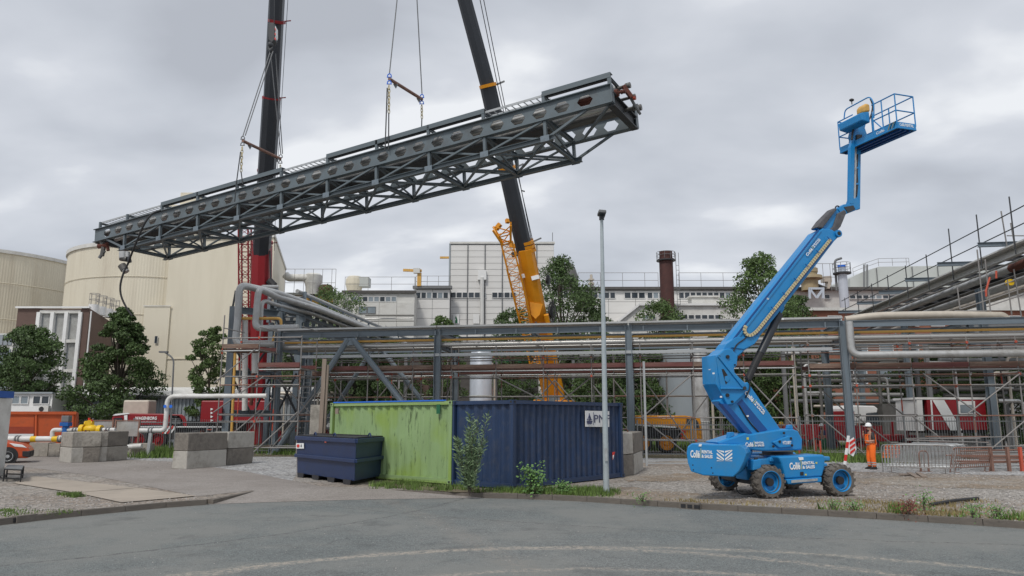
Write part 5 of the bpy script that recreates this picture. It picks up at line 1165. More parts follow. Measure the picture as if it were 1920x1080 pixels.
mb.tube(arc_pts(hs, .5, 3), .055, 8); single('black_hose', mb, 'rubber', 'black hose looped over the left end of the lifted bridge and dangling down', 'hose', smooth=True)

# ================================================================ rigging
def chain(a, b_, m, parent, lk=.22, r=.022, name='chain_link'):
    a, b_ = V(a), V(b_); L_ = (b_-a).length; n = max(1, int(L_/(lk*.78))); z = (b_-a).normalized(); x0 = z.orthogonal().normalized()
    for i in range(n):
        c = a.lerp(b_, (i+.5)/n); x = x0 if i % 2 else z.cross(x0); mb = MB(); hl, hw = lk/2*1.08, lk*.26
        pts = [c+z*hl*cos(k*pi/4)+x*hw*sin(k*pi/4) for k in range(9)]; mb.tube(pts, r, 5, caps=False); mb.build(name, m, parent)
def shackle(c, m, parent, s=.2):
    mb = MB(); pts = [c+V((s*.45*cos(k*pi/6), 0, s*.55*sin(k*pi/6))) for k in range(-1, 8)]; mb.tube(pts, s*.13, 6); mb.tube([c+V((-s*.6, 0, -s*.3)), c+V((s*.6, 0, -s*.3))], s*.12, 6); return mb.build('shackle', m, parent)
def rig(label, sp0, sp1, top, tops2, m_sh, drop0, drop1, wrap):
    t = thing('lifting_gear', label, 'lifting gear', (sp0+sp1)/2, 'lifting gear holding the pipe bridge')
    b = MB(); b.tube([sp0, sp1], .085, 10); dv = (sp1-sp0).normalized(); b.build('spreader_bar', 'timber' if 0 else 'rust' if 0 else 'scaf_brown', t, smooth=True)
    for f in (.18, .9): c = sp0.lerp(sp1, f); mb = MB(); mb.prism([c+V((-.13, 0, -.05)), c+V((.13, 0, -.05)), c+V((.02, 0, -.3))], (0, .03, 0)); mb.build('lug', 'slate', t)
    for c in (sp0, sp1): shackle(c+V((0, 0, .15)), m_sh, t); shackle(c-V((0, 0, .2)), m_sh, t)
    for a, b_ in tops2: rod('wire_sling', a, b_, .028, 'slate', t)
    for a, b_ in drop0+drop1: chain(a, b_, 'chain_tan', t)
    for a, b_ in wrap: rod('wrap_chain', a, b_, .03, 'dark_steel', t)
sA = su(727, .0, .9); sB = su(790, WB, .9)
YA0, YB0 = bp_(sA, 0, 0).y, bp_(sB, WB, 0).y
p0, p1 = P(730, 148, YA0), P(791, 186, YB0)
top = P(762, -170, (YA0+YB0)/2)
rig('right hand spreader bar with blue shackles, wire slings and yellow chains', p0, p1, top, [(p0+V((0, 0, .3)), top), (p1+V((0, 0, .3)), top+V((.3, 0, 0)))], 'sign_blue',
    [(p0+V((0, 0, -.35)), P(729, 212, YA0))], [(p1+V((0, 0, -.35)), P(791, 222, YB0))],
    [(P(726, 165, YA0-.1), P(722, 282, YA0-.2)), (P(729, 212, YA0), P(728.5, 282, YA0-.2)), (P(791, 222, YB0), P(790.5, 240, YB0))])
mb = MB(); mb.box(top+V((.15, 0, .5)), (.7, .5, 1.6)); hb2 = single('hook_block', mb, 'crane_orange', 'hook block of the orange crane above the right hand slings', 'hook block')
sA = su(452, 0, .9); sB = su(522, WB, .9); YA0, YB0 = bp_(sA, 0, 0).y, bp_(sB, WB, 0).y
p0, p1 = P(455, 264, YA0), P(526, 298, YB0); tp2 = P(507, 96, (YA0+YB0)/2)
rig('left hand spreader bar with grey shackles hanging from the red crane hook', p0, p1, tp2, [(p0+V((0, 0, .3)), tp2), (p0+V((.12, 0, .3)), tp2+V((.15, 0, 0))), (p1+V((0, 0, .3)), tp2), (p1+V((.1, 0, .3)), tp2+V((.2, .3, 0)))], 'slate',
    [(p0+V((0, 0, -.35)), P(452, 322, YA0))], [(p1+V((0, 0, -.35)), P(526, 316, YB0))],
    [(P(452, 322, YA0), P(455, 345, YA0-.2)), (P(451, 285, YA0-.1), P(443, 345, YA0-.2)), (P(443, 345, YA0-.25), P(440, 378, YA0-.25))])
t = thing('hook_block', 'dark hook block with white striped side in front of the red crane boom', 'hook block', tp2+V((0, 0, .3)))
Yh = tp2.y
mb = MB(); mb.prism([P(u, v, Yh) for u, v in ((503, 42), (514, 42), (516, 55), (515, 74), (509, 80), (503, 74), (501.5, 55))], (0, .5, 0)); mb.build('block_body', 'dark_steel', t, bevel=.04)
mb = MB(); mb.prism([P(u, v, Yh+.05) for u, v in ((513, 46), (517, 50), (517, 66), (514, 76))], (0, .4, 0)); mb.build('striped_side', 'print_white', t)
for k in range(3): mb = MB(); mb.prism([P(u, v, Yh+.03) for u, v in ((513.2, 50+k*9), (517.1, 54+k*9), (517.1, 58+k*9), (513.2, 54+k*9))], (0, -.02, 0)); mb.build('red_stripe', 'print_red', t)
mb = MB(); mb.sphere(P(507, 84, Yh), .17); mb.tube([P(507, 84, Yh), P(503, 90, Yh), P(507, 96, Yh), P(512, 90, Yh)], .08, 8); mb.build('hook', 'dark_steel', t, smooth=True)
for dx in (-.15, .12): rod('hoist_rope', P(508, 42, Yh)+V((dx, .2, 0)), P(512, -200, Yh)+V((dx, .2, 0)), .02, 'dark_steel', t)

# ================================================================ cranes
def seg_box(mb, a, b_, w0, w1, d0, d1, wd, mi=0, n=8):
    """tapering boom section with rounded belly"""
    a, b_ = V(a), V(b_); z = (b_-a).normalized(); x = V(wd).normalized(); x = (x-z*x.dot(z)).normalized(); y = z.cross(x)
    prof = [(-1, -.5), (-1, .6), (-.8, 1), (.8, 1), (1, .6), (1, -.5), (.7, -.9), (0, -1.05), (-.7, -.9)]
    k = len(mb.v)
    for p, w_, d__ in ((a, w0, d0), (b_, w1, d1)): mb.v += [p+x*px*w_/2+y*py*d__/2 for px, py in prof]
    n = len(prof)
    for j in range(n): mb.f.append((k+j, k+(j+1) % n, k+n+(j+1) % n, k+n+j)); mb.m.append(mi)
    mb.f.append(tuple(range(k, k+n))[::-1]); mb.m.append(mi); mb.f.append(tuple(range(k+n, k+2*n))); mb.m.append(mi)
def lattice(mb, a, b_, w_, d__, wd, n, r=.05, lace=.025, w1=None, d1=None):
    a, b_ = V(a), V(b_); z = (b_-a).normalized(); x = V(wd).normalized(); x = (x-z*x.dot(z)).normalized(); y = z.cross(x); w1 = w1 or w_; d1 = d1 or d__
    def c(i, f): sx_, sy = ((-1, -1), (1, -1), (1, 1), (-1, 1))[i % 4]; return a.lerp(b_, f)+x*sx_*(w_+(w1-w_)*f)/2+y*sy*(d__+(d1-d__)*f)/2
    for i in range(4): mb.tube([c(i, 0), c(i, 1)], r, 6)
    for k in range(n):
        for i in range(4): mb.tube([c(i, k/n), c(i+1, (k+1)/n)] if (k+i) % 2 else [c(i+1, k/n), c(i, (k+1)/n)], lace, 4, caps=False)
        for i in range(4): mb.tube([c(i, k/n), c(i+1, k/n)], lace, 4, caps=False)
# orange crane
t = thing('orange_mobile_crane', 'orange mobile crane with long dark telescopic boom leaning over the rack', 'crane', (P(1045, 750, 60).x, 60, 0))
b0, b1, b2, b3 = P(1037, 752, 58), P(984, 458, 53), P(915, 163, 48.5), P(866, -20, 46)
wx = (1, 0, 0)
mb = MB(); seg_box(mb, b0, P(984, 466, 53), 1.5, 1.22, 1.7, 1.4, wx); mb.build('base_boom', 'crane_orange', t, bevel=.03)
mb = MB(); seg_box(mb, P(986, 480, 53.2), b2, 1.2, 1.12, 1.25, 1.15, wx); seg_box(mb, b2, b3, 1.0, .95, 1.0, .95, wx); mb.build('telescopic_boom', 'boom_grey', t)
for (u, v, Y, wd, nm) in ((983.5, 455, 52.9, 1.36, 1), (915, 161, 48.4, 1.2, 0), (951, 316, 50.7, 1.24, 0)):
    c = P(u, v, Y); zd = (b1-b0).normalized() if nm else (b2-b1).normalized()
    for q in range(3 if nm else 1): mb = MB(); seg_box(mb, c-zd*(.1+q*.3), c+zd*(.12-q*.3), wd+.06*q, wd+.06*q, wd+.05, wd+.05, wx); mb.build('collar', 'crane_orange', t)
    mb = MB(); mb.bar(c+V((wd/2, 0, .1)), c+V((wd/2+.55, 0, .35)), .1, .1); mb.build('rope_guide', 'slate', t)
mb = MB(); seg_box(mb, P(1056, 752, 56.6), P(1024, 590, 54), .42, .36, .5, .46, wx); mb.build('lower_stay', 'crane_orange', t)
mb = MB(); mb.tube([P(1014, 700, 56), P(1005, 592, 54.6)], .22, 12); mb.build('luffing_cylinder', 'lag', t, smooth=True)
mb = MB(); mb.prism([P(u, v, 53.9) for u, v in ((993, 566), (1018, 570), (1012, 590), (1004, 598), (996, 590))], (0, .3, 0)); mb.build('cylinder_bracket', 'crane_orange', t)
for (u, v) in ((976, 520), (1003, 522)):
    mb = MB(); c = P(u, v, 53.2); mb.bar(c+V((-.25, 0, -.02)), c+V((.3, 0, .12)), .2, .3); mb.build('walkway_step', 'print_white', t)
for a, b_ in (((1001, 470), (1024, 590)), ((997, 470), (1020, 590))): rod('side_rail', P(*a, 53), P(*b_, 55), .05, 'crane_orange', t)
for (u, v, Y, r) in ((1024, 525, 53.5, .38), (1031, 585, 54.5, .75)):
    c = P(u, v, Y); mb = MB(); mb.tube([c, c+V((.12, -.05, 0))], r*.5, 14); mb.build('hose_reel', 'rubber', t)
    mb = MB(); 
    for q in range(8): a_ = q*pi/8; mb.tube([c+V((.14, .0, 0))+V((.35*r*cos(a_), 0, r*sin(a_))), c+V((.14, 0, 0))-V((.35*r*cos(a_), 0, r*sin(a_)))], .03, 4)
    mb.tube([c+V((.14+.35*r*cos(q*pi/8), 0, r*sin(q*pi/8))) for q in range(17)], .05, 5); mb.build('reel_frame', 'dark_steel', t)
mb = MB(); lattice(mb, P(991, 625, 54.5), P(961, 500, 52.2), .85, .6, wx, 9, .06); lattice(mb, P(961, 500, 52.2), P(950, 455, 51.6), .8, .6, wx, 3, .06); lattice(mb, P(950, 455, 51.6), P(941, 424, 51.0), .6, .6, wx, 2, .08, .045, w1=1.3, d1=1.0); lattice(mb, P(1007, 700, 55.4), P(991, 625, 54.5), .75, .6, wx, 4, .06)
mb.build('folded_lattice_jib', 'crane_orange', t)
for a, b_ in (((956, 460), (972, 462)), ((960, 478), (974, 474)), ((930, 430), (938, 420)), ((950, 416), (953, 413))): mb = MB(); mb.bar(P(*a, 53.5), P(*b_, 53.3), .28, .3); mb.build('jib_bracket', 'crane_orange' if a[0] != 960 else 'dark_steel', t)
for (a, b_) in (((896, -20, 46), (931, 150, 48)), ((931, 150, 48), (1003, 470, 53)), ((903, -20, 46), (937, 150, 48.2)), ((937, 150, 48.2), (1006, 500, 53.4))): rod('hoist_rope', P(*a), P(*b_), .03, 'dark_steel', t)
rod('rope_guide_arm', P(977, 357, 51.2), P(984, 359, 51.2), .05, 'dark_steel', t)
cb = P(1042, 745, 57); mb = MB(); mb.box(cb+V((0, .3, -.4)), (1.3, 1.2, 1.0)); mb.build('operator_cab', 'crane_orange', t, bevel=.05); mb = MB(); mb.box(cb+V((-.1, -.32, -.1)), (.9, .06, .5)); mb.build('cab_window', 'glass_pale', t)
mb = MB(); mb.box(P(1062, 750, 57)+V((0, 0, -.5)), (1.9, 1.5, .9)); mb.box(P(1014, 750, 58)+V((0, 0, -.6)), (1.2, 2, 1.2)); mb.build('superstructure', 'crane_orange', t, bevel=.05)
mb = MB(); q = P(1040, 780, 58); mb.box((q.x, 58.5, 1.3), (8, 2.6, 1.0)); mb.build('chassis', 'crane_orange', t)
# orange carrier on the right
YO = 45.
t = thing('orange_crane_carrier', 'orange crane carrier truck with driver cab behind the bar fence', 'truck', (P(1250, 830, YO).x, YO, 0))
mb = MB(); mb.prism([P(u, v, YO) for u, v in ((1188, 796), (1188, 782), (1192, 779), (1285, 779), (1313, 784), (1316, 796), (1318, 824), (1280, 824), (1278, 808), (1268, 800), (1235, 797))], (0, 2.5, 0)); mb.build('body', 'crane_orange', t, bevel=.06)
mb = MB(); mb.prism([P(u, v, YO-.02) for u, v in ((1287, 785), (1297, 786), (1297, 797), (1287, 797))], (0, -.03, 0)); mb.prism([P(u, v, YO-.02) for u, v in ((1300, 786), (1307, 788), (1312, 802), (1301, 803))], (0, -.03, 0)); mb.build('cab_window', 'glass', t)
lettering('WAGENBORG', P(1233, 785, YO-.05), (1, 0, 0), (0, 0, 1), .16, 'print_white', t, width=1.0)
mb = MB(); mb.box(((P(1190, 810, YO).x+P(1300, 810, YO).x)/2, YO+1.25, P(960, 812, YO).z), (3.6, 2.2, .55)); mb.build('chassis', 'dark', t)
mb = MB(); mb.bar(P(1190, 796, YO-.05), P(1268, 801, YO-.05), .06, .1); mb.build('reflective_strip', 'print_white', t)
for k in range(3): mb = MB(); a = P(1276, 806+k*7, YO-.06); mb.bar(a, a+V((.3, 0, -.14)), .03, .09); mb.build('warning_stripe', 'print_red', t)
def wheel(parent, c, r, wd, axis, tm='tyre', rm='lift_blue', lugs=0, face=-1, depth=.12, name='wheel'):
    """tyre with a dished rim; axis points away from the viewer, face on the -axis side"""
    c = V(c); A = V(axis).normalized(); X = V((0, 0, 1)).cross(A).normalized(); mb = MB(); h = wd/2
    mb.lathe(c, [(r*.68, -h*.8), (r*.71, -h), (r*.9, -h), (r, -h*.72), (r*1.0, h*.72), (r*.9, h), (r*.6, h), (r*.6, -h*.8)], 36, axis=A)
    if lugs:
        for i in range(lugs):
            for sd_ in (-1, 1):
                th = 2*pi*(i+(.5 if sd_ > 0 else 0))/lugs; rad = X*cos(th)+V((0, 0, 1))*sin(th); tan_ = -X*sin(th)+V((0, 0, 1))*cos(th)
                a = c+rad*(r+.012)+A*sd_*h*.06+tan_*.03; b_ = c+rad*(r+.005)+A*sd_*h*.96-tan_*.03; mb.bar(a, b_, .045, .03, up=rad)
                a2 = c+rad*(r+.0)+A*sd_*h*.98; b2 = c+rad*(r*.84)+A*sd_*h*1.0; mb.bar(a2, b2, .05, .018, up=A)
    w_ = mb.build(name if 0 else 'tyre', tm, parent, smooth=False)
    mb = MB(); mb.lathe(c, [(r*.71, -h*.99), (r*.68, -h*1.03), (r*.64, -h*.92), (r*.62, -h*.55), (r*.56, -h*.5), (r*.54, -h*.1), (r*.30, -h*.05), (r*.26, -h*.35), (r*.0, -h*.35)], 32, axis=A); rr = mb.build('rim', rm, w_, smooth=True)
    mb = MB(); mb.lathe(c, [(r*.27, -h*.3), (r*.25, -h*.75), (0, -h*.75)], 18, axis=A); mb.build('hub', 'dark' if rm == 'lift_blue' else rm, w_)
    return w_
for u in (1204, 1250): q = P(u, 822, YO-.1); wheel(t, (q.x, YO+.1, .62), .6, .4, (0, 1, 0), 'rubber', 'crane_orange')

# red crane
t = thing('red_mobile_crane', 'red mobile crane with near vertical dark boom at the left', 'crane', (P(478, 800, 60).x, 60, 0))
r0_, r1_, r2_, r3_ = P(483, 830, 60), P(491, 460, 57), P(509, 185, 51), P(520, -20, 47.5)
mb = MB(); seg_box(mb, r0_, r1_, 1.55, 1.4, 1.7, 1.5, wx); mb.build('base_boom', 'crane_red', t, bevel=.03)
mb = MB(); seg_box(mb, P(490, 480, 57.1), r2_, 1.22, 1.16, 1.3, 1.2, wx); seg_box(mb, r2_, r3_, 1.02, .95, 1.05, 1.0, wx); mb.build('telescopic_boom', 'boom_grey', t)
for (u, v, Y, wd) in ((491, 456, 57, 1.5), (509, 184, 51, 1.2), (500, 320, 53.9, 1.26), (519, 40, 48.4, 1.1)):
    c = P(u, v, Y); zd = (r2_-r1_).normalized(); mb = MB(); seg_box(mb, c-zd*.1, c+zd*.08, wd, wd, wd, wd, wx); mb.build('collar', 'crane_red', t); mb = MB(); mb.bar(c+V((wd/2, 0, 0)), c+V((wd/2+.45, 0, .05)), .06, .06); mb.build('rope_guide', 'crane_red', t)
mb = MB(); lattice(mb, P(461, 740, 58.8), P(459, 430, 56.5), .75, .7, wx, 22, .065); mb.build('folded_lattice_jib', 'crane_red', t)
for v in (478, 540, 600): mb = MB(); mb.bar(P(464, v, 57.6), P(484, v, 57.6), .16, .2); mb.build('jib_bracket', 'crane_red', t)
rod('hoist_rope', P(541, -20, 47.5), P(520, 320, 54), .018, 'dark_steel', t); rod('hoist_rope', P(520, 320, 54), P(514, 470, 57), .018, 'dark_steel', t)
mb = MB(); mb.bar(P(506, 470, 56.6), P(508, 530, 57), .1, .1); mb.build('mast_light', 'dark_steel', t); mb = MB(); mb.tube([P(504, 526, 57), P(514, 536, 57)], .3, 10); mb.build('camera_housing', 'dark', t)
q = P(455, 760, 60); mb = MB(); mb.box(P(455, 772, 60), (5.5, 3, 1.7)); mb.build('superstructure', 'crane_red', t, bevel=.08)
mb = MB(); q = P(500, 800, 60); mb.box((q.x, 61, 1.4), (13, 2.8, .9)); mb.build('chassis', 'dark', t)
for k in range(6): wheel(t, (q.x-5+k*2, 59.6, .7), .68, .45, (0, 1, 0), 'rubber', 'crane_red')
for u in (560, 600, 700): pass
mb = MB(); mb.box(P(590, 795, 59.3), (2.6, .1, .5)); mb.build('counterweight_stripe', 'print_white', t)
# Wagenborg carrier, left
YV = 50.
t = thing('red_crane_carrier', 'red crane carrier truck with white lettering behind the left fence', 'truck', (P(280, 820, YV).x, YV, 0))
mb = MB(); mb.prism([P(u, v, YV) for u, v in ((209, 797), (210, 783), (216, 777), (238, 775), (317, 776), (320, 790), (316, 797))], (-1.2, 2.3, 0)); mb.build('body', 'crane_red', t, bevel=.06)
mb = MB(); mb.prism([P(u, v, YV) for u, v in ((321, 777), (341, 777), (347, 781), (351, 792), (351, 800), (345, 800), (342, 788), (336, 780), (322, 779))], (-1.2, 2.3, 0)); mb.build('rear_hood', 'crane_red', t, bevel=.04)
mb = MB(); mb.prism([P(u, v, YV+.3) for u, v in ((318, 779), (344, 783), (350, 806), (318, 806))], (-1.0, 1.9, 0)); mb.build('engine_bay', 'dark', t)
for k in range(4): mb = MB(); mb.box(P(329, 785+k*3, YV+.22), (.7, .06, .06)); mb.build('engine_slat', 'slate', t)
mb = MB(); mb.prism([P(u, v, YV-.03) for u, v in ((214, 784), (229, 783), (230, 791), (213, 791))], (0, -.03, 0)); mb.build('cab_window', 'glass', t)
mb = MB(); mb.prism([P(u, v, YV-.04) for u, v in ((233, 779), (239, 778), (239, 792), (234, 792))], (0, -.03, 0)); mb.prism([P(u, v, YV-.04) for u, v in ((211, 779), (217, 776), (239, 774), (244, 776), (218, 779))], (0, -.03, 0)); mb.build('white_stripe', 'print_white', t)
lettering('WAGENBORG', P(253, 787, YV-.04), (1, 0, 0), (0, 0, 1), .2, 'print_white', t, width=1.45, bold=.03); lettering('www.wagenborg.com', P(252, 792, YV-.04), (1, 0, 0), (0, 0, 1), .08, 'print_white', t, width=1.45)
mb = MB(); a = P(210, 806, YV); b_ = P(420, 806, YV); mb.box(((a.x+b_.x)/2, YV+1.2, 1.05), (b_.x-a.x, 2.2, .75)); mb.build('chassis', 'dark', t); mb = MB(); mb.bar((a.x, YV-.05, 1.5), (b_.x, YV-.05, 1.5), .1, .07); mb.build('side_strip', 'print_white', t)
for u in (225, 262, 298, 369, 408): q = P(u, 815, YV); wheel(t, (q.x, YV-.0, .66), .62, .4, (0, 1, 0), 'rubber', 'crane_red' if u != 369 else 'print_white')
for k in range(4): mb = MB(); a = P(304+k*5, 813, YV-.5); mb.bar(a, a+V((.35, 0, .5)), .03, .10); mb.build('warning_stripe', 'print_red' if k % 2 == 0 else 'print_white', t)
t = thing('outrigger_board', 'red plate with white tooth marks on its left edge behind the fence', 'plate', P(404, 777, 46.5)); mb = MB(); mb.prism([P(u, v, 46.5) for u, v in ((396, 762), (416, 763), (415, 791), (395, 791))], (0, .2, 0)); mb.build('plate', 'crane_red', t)
for k in range(4): mb = MB(); mb.prism([P(u, v, 46.48) for u, v in ((395, 765+k*7), (400, 767+k*7), (395, 770+k*7))], (0, -.02, 0)); mb.build('white_tooth', 'print_white', t)
mb = MB(); mb.box(P(262, 768, 53), (1.8, 1.2, 1.3)); single('concrete_counterweight', mb, 'pipe_tan', 'beige counterweight block above the red carrier', 'block', bevel=.1)
# red flatbed and cab on the right
YF = 46.
t = thing('red_low_loader', 'red low loader with white cab behind the right fence', 'truck', (P(1560, 820, YF).x, YF, 0))
mb = MB(); a, b_ = P(1480, 800, YF), P(1725, 800, YF); zb = P(960, 822, YF).z; mb.prism([P(u, v, YF) for u, v in ((1470, 818), (1470, 796), (1560, 796), (1600, 798), (1654, 798), (1656, 816), (1720, 816), (1720, 826), (1650, 828), (1470, 824))], (0, 2.4, 0)); mb.build('body', 'crane_red', t, bevel=.04)
mb = MB(); mb.prism([P(u, v, YF-.05) for u, v in ((1587, 771), (1602, 771), (1602, 800), (1587, 800))], (0, 2.3, 0)); mb.build('cab_side', 'crane_red', t, bevel=.04)
mb = MB(); mb.prism([P(u, v, YF-.08) for u, v in ((1588, 766), (1592, 760), (1640, 761), (1646, 766), (1645, 774), (1625, 776), (1624, 794), (1603, 794), (1602, 772), (1588, 772))], (0, 2.3, 0)); mb.build('cab_shell', 'white', t, bevel=.06)
mb = MB(); mb.prism([P(u, v, YF-.12) for u, v in ((1624, 776), (1646, 774), (1650, 792), (1650, 796), (1626, 792))], (0, .6, 0)); mb.build('cab_window', 'glass', t, bevel=.03)
for u in (1499, 1512, 1540, 1673, 1701): slat('stake', P(u, 818, YF-.1), P(u, 800 if u < 1600 else 790, YF-.1), .15, .12, 'crane_red', t)
for u in (1500, 1530, 1560, 1612, 1636, 1700): q = P(u, 826, YF); wheel(t, (q.x, YF+.1, .45), .45, .35, (0, 1, 0), 'rubber', 'crane_red')
YK = 43.
t = thing('red_site_cabin', 'red site cabin with white slanted stripe and a small window', 'cabin', (P(1785, 820, YK).x, YK, 0))
mb = MB(); mb.prism([P(u, v, YK) for u, v in ((1737, 747), (1846, 747), (1852, 806), (1742, 806))], (0, 2.5, 0)); mb.build('body', 'crane_red', t)
mb = MB(); mb.prism([P(u, v, YK-.02) for u, v in ((1717, 745), (1850, 745), (1850, 749), (1717, 749))], (0, 2.6, 0)); mb.build('roof_edge', 'white', t)
mb = MB(); mb.prism([P(u, v, YK-.01) for u, v in ((1719, 750), (1729, 750), (1733, 808), (1722, 808))], (0, 2.4, 0)); mb.build('door', 'white', t)
mb = MB(); mb.prism([P(u, v, YK+.3) for u, v in ((1728, 749), (1738, 749), (1742, 806), (1732, 806))], (0, .2, 0)); mb.build('door_opening', 'dark', t)
for poly in (((1748, 750), (1770, 750), (1804, 807), (1782, 807)), ((1744, 750), (1747, 750), (1751, 806), (1748, 806))): mb = MB(); mb.prism([P(u, v, YK-.015) for u, v in poly], (0, -.02, 0)); mb.build('white_stripe', 'print_white', t)
mb = MB(); mb.prism([P(u, v, YK-.02) for u, v in ((1796, 752), (1827, 752), (1828, 777), (1797, 777))], (0, -.05, 0)); f = mb.build('window', 'white', t)
mb = MB(); mb.prism([P(u, v, YK-.07) for u, v in ((1800, 759), (1823, 759), (1824, 774), (1801, 774))], (0, -.02, 0)); mb.build('pane', 'glass_pale', f)
mb = MB(); mb.prism([P(u, v, YK+.1) for u, v in ((1742, 806), (1850, 806), (1850, 812), (1742, 812))], (0, 2.2, 0)); mb.build('base_frame', 'dark', t)
for u in (1748, 1795, 1842): q = P(u, 820, YK); slat('support_leg', (q.x, YK+.3, 0), (q.x, YK+.3, P(960, 812, YK).z), .2, .2, 'slate', t)
# ================================================================ containers
def corr_wall(mb, a, b_, z0, z1, out, pitch=.28, dep=.045, mi=0):
    a, b_, out = V(a), V(b_), V(out); L_ = (b_-a).length; e_ = (b_-a)/L_; n = max(1, round(L_/pitch)); p = L_/n; pr = []
    for i in range(n): pr += [(i*p, 0), (i*p+p*.30, 0), (i*p+p*.5, -dep), (i*p+p*.80, -dep)]
    pr.append((L_, 0)); k = len(mb.v)
    for x, y in pr:
        q = a+e_*x+out*(y+random.uniform(-.007, .007)); mb.v += [V((q.x, q.y, z0)), V((q.x, q.y, z1))]
    for i in range(len(pr)-1): mb.f.append((k+2*i, k+2*i+2, k+2*i+3, k+2*i+1)); mb.m.append(mi)
def container(label, c0, d1, l1, d2, l2, m, z0=.12, H=2.59, pl=.28, pe=.3, dp=.05):
    """c0 near corner; d1,l1 long side; d2,l2 end side"""
    c0, d1, d2 = V(c0), V(d1), V(d2); t = thing('shipping_container', label, 'container', c0); zt = z0+H
    C = [c0, c0+d1*l1, c0+d1*l1+d2*l2, c0+d2*l2]
    for i in range(4):
        a, b_ = C[i], C[(i+1) % 4]; e_ = (b_-a).normalized(); o = -(sum(C, V())/4-(a+b_)/2).normalized(); 
        mb = MB(); corr_wall(mb, a+e_*.1-o*.03, b_-e_*.1-o*.03, z0+.15, zt-.1, o, pl if i % 2 == 0 else pe, dp); mb.build('corrugated_wall', m, t)
        slat('bottom_rail', a+e_*.05+V((0, 0, z0+.08)), b_-e_*.05+V((0, 0, z0+.08)), .06, .15, m, t); slat('top_rail', a+e_*.05+V((0, 0, zt-.06)), b_-e_*.05+V((0, 0, zt-.06)), .06, .11, m, t)
    for p in C:
        slat('corner_post', V((p.x, p.y, z0+.1)), V((p.x, p.y, zt-.1)), .13, .13, m, t, up=d1)
        for z in (z0, zt-.115): 
            mb = MB(); R = atan2(d1.y, d1.x); mb.box((p.x, p.y, z+.06), (.175, .165, .125), R); f = mb.build('corner_casting', m, t)
            mb = MB(); q = V((p.x, p.y, z+.065)); 
            for dd in (d1, d2, -d1, -d2): mb.bar(q+dd*.083, q+dd*.0905, .07, .06)
            mb.build('lock_hole', 'dark', f)
    mb = MB(); mb.prism([V((p.x, p.y, zt-.03)) for p in C], (0, 0, .03)); mb.build('roof', m, t)
    mb = MB(); mb.prism([V((p.x, p.y, z0+.02)) for p in C], (0, 0, .1)); mb.build('floor', 'dark', t)
    return t, C, zt
NB = G(964, 919, .0); a1 = radians(50)
D1, D2 = V((cos(a1), sin(a1), 0)), V((-sin(a1), cos(a1), 0)); D2 = V((-cos(radians(40)), sin(radians(40)), 0))
NB = V((.02, 22.45, 0))
t, C, zt = container('navy blue shipping container with a white company sign', NB, D1, 6.0, D2, 2.44, 'navy', .03, 2.59, .3, .36, .06)
# sign on the long side
oN = V((D1.y, -D1.x, 0)); LS = PL(NB.x+oN.x*.05, NB.y+oN.y*.05, a1)
LS.n = V((-sin(a1), cos(a1), 0))
sg = thing('company_sign', 'white company sign with blue ship logo on the navy container', 'sign', LS(1098, 800))
c4 = [LS(u, v, -.01) for u, v in ((1097, 770), (1141, 771), (1141, 800.5), (1097, 800))]; mb = MB(); mb.prism(c4, oN*.03); mb.build('board', 'white', sg)
lettering('PMF', LS(1114.5, 792.5, -.05), D1, (0, 0, 1), .27, 'print_dark', sg, width=.95, bold=.0)
q = MB(); q.bar(LS(1113, 773, -.05), LS(1113, 797, -.05), .01, .015); q.build('divider', 'print_dark', sg)
q = MB(); q.prism([LS(u, v, -.05) for u, v in ((1100, 789), (1111, 789), (1109, 795), (1101.5, 795))], oN*.01); q.bar(LS(1105, 775, -.05), LS(1106, 789, -.05), .03, .03); q.bar(LS(1105, 777, -.05), LS(1108.5, 787, -.05), .02, .02); q.bar(LS(1105, 778, -.05), LS(1102, 787, -.05), .02, .02); q.bar(LS(1101, 787, -.05), LS(1110, 787, -.05), .02, .02); q.build('ship_logo', 'sign_blue' if 0 else 'print_dark', sg)
lettering('SERVICES', LS(1115, 797.5, -.05), D1, (0, 0, 1), .05, 'slate', sg, width=.7) if 0 else None
q = MB(); q.prism([LS(u, v, -.03) for u, v in ((1148, 848), (1153, 847), (1151, 855), (1148.5, 862))], oN*.01); q.build('red_white_tag', 'print_red', t)
q = MB(); q.prism([LS(u, v, -.045) for u, v in ((1148.5, 854), (1151, 853), (1149.5, 861))], oN*.01); q.build('tag_tip', 'print_white', t)
q = MB(); q.box(LS(1127, 806, -.04), (.06, .06, .2)); q.build('padlock', 'dark', t)
for f in (.05, .5, .93): 
    p = NB+D1*5.95*f+D2*.3; slat('support_block', V((p.x, p.y, .0)), V((p.x, p.y, .04)), .5, .3, 'concrete_dark', t)
ga = radians(140); DG = V((cos(radians(141)), sin(radians(141)), 0)); GN = V((-1.93, 24.05, 0)); DGn = V((-DG.y, DG.x, 0)); DGn = DGn if DGn.y > 0 else -DGn
t, C, zt = container('light green shipping container with peeling mossy paint', GN, DG, 6.06, DGn, 2.44, 'green_paint', .04, 2.59, .38, .38, .06)
slat('blue_top_strip', GN+DG*.3+V((0, 0, zt+.02)), GN+DG*6+V((0, 0, zt+.02)), .1, .04, 'sign_blue', t)
oG = -DGn; GS = PL(GN.x+oG.x*.05, GN.y+oG.y*.05, atan2(-DG.y, -DG.x)); 
q = MB(); q.box(GS(822, 767, -.03), (.12, .1, .3)); q.build('vent', 'valve_green', t); q = MB(); q.box(GS(632, 771, -.03), (.12, .1, .2)); q.build('vent', 'timber', t)
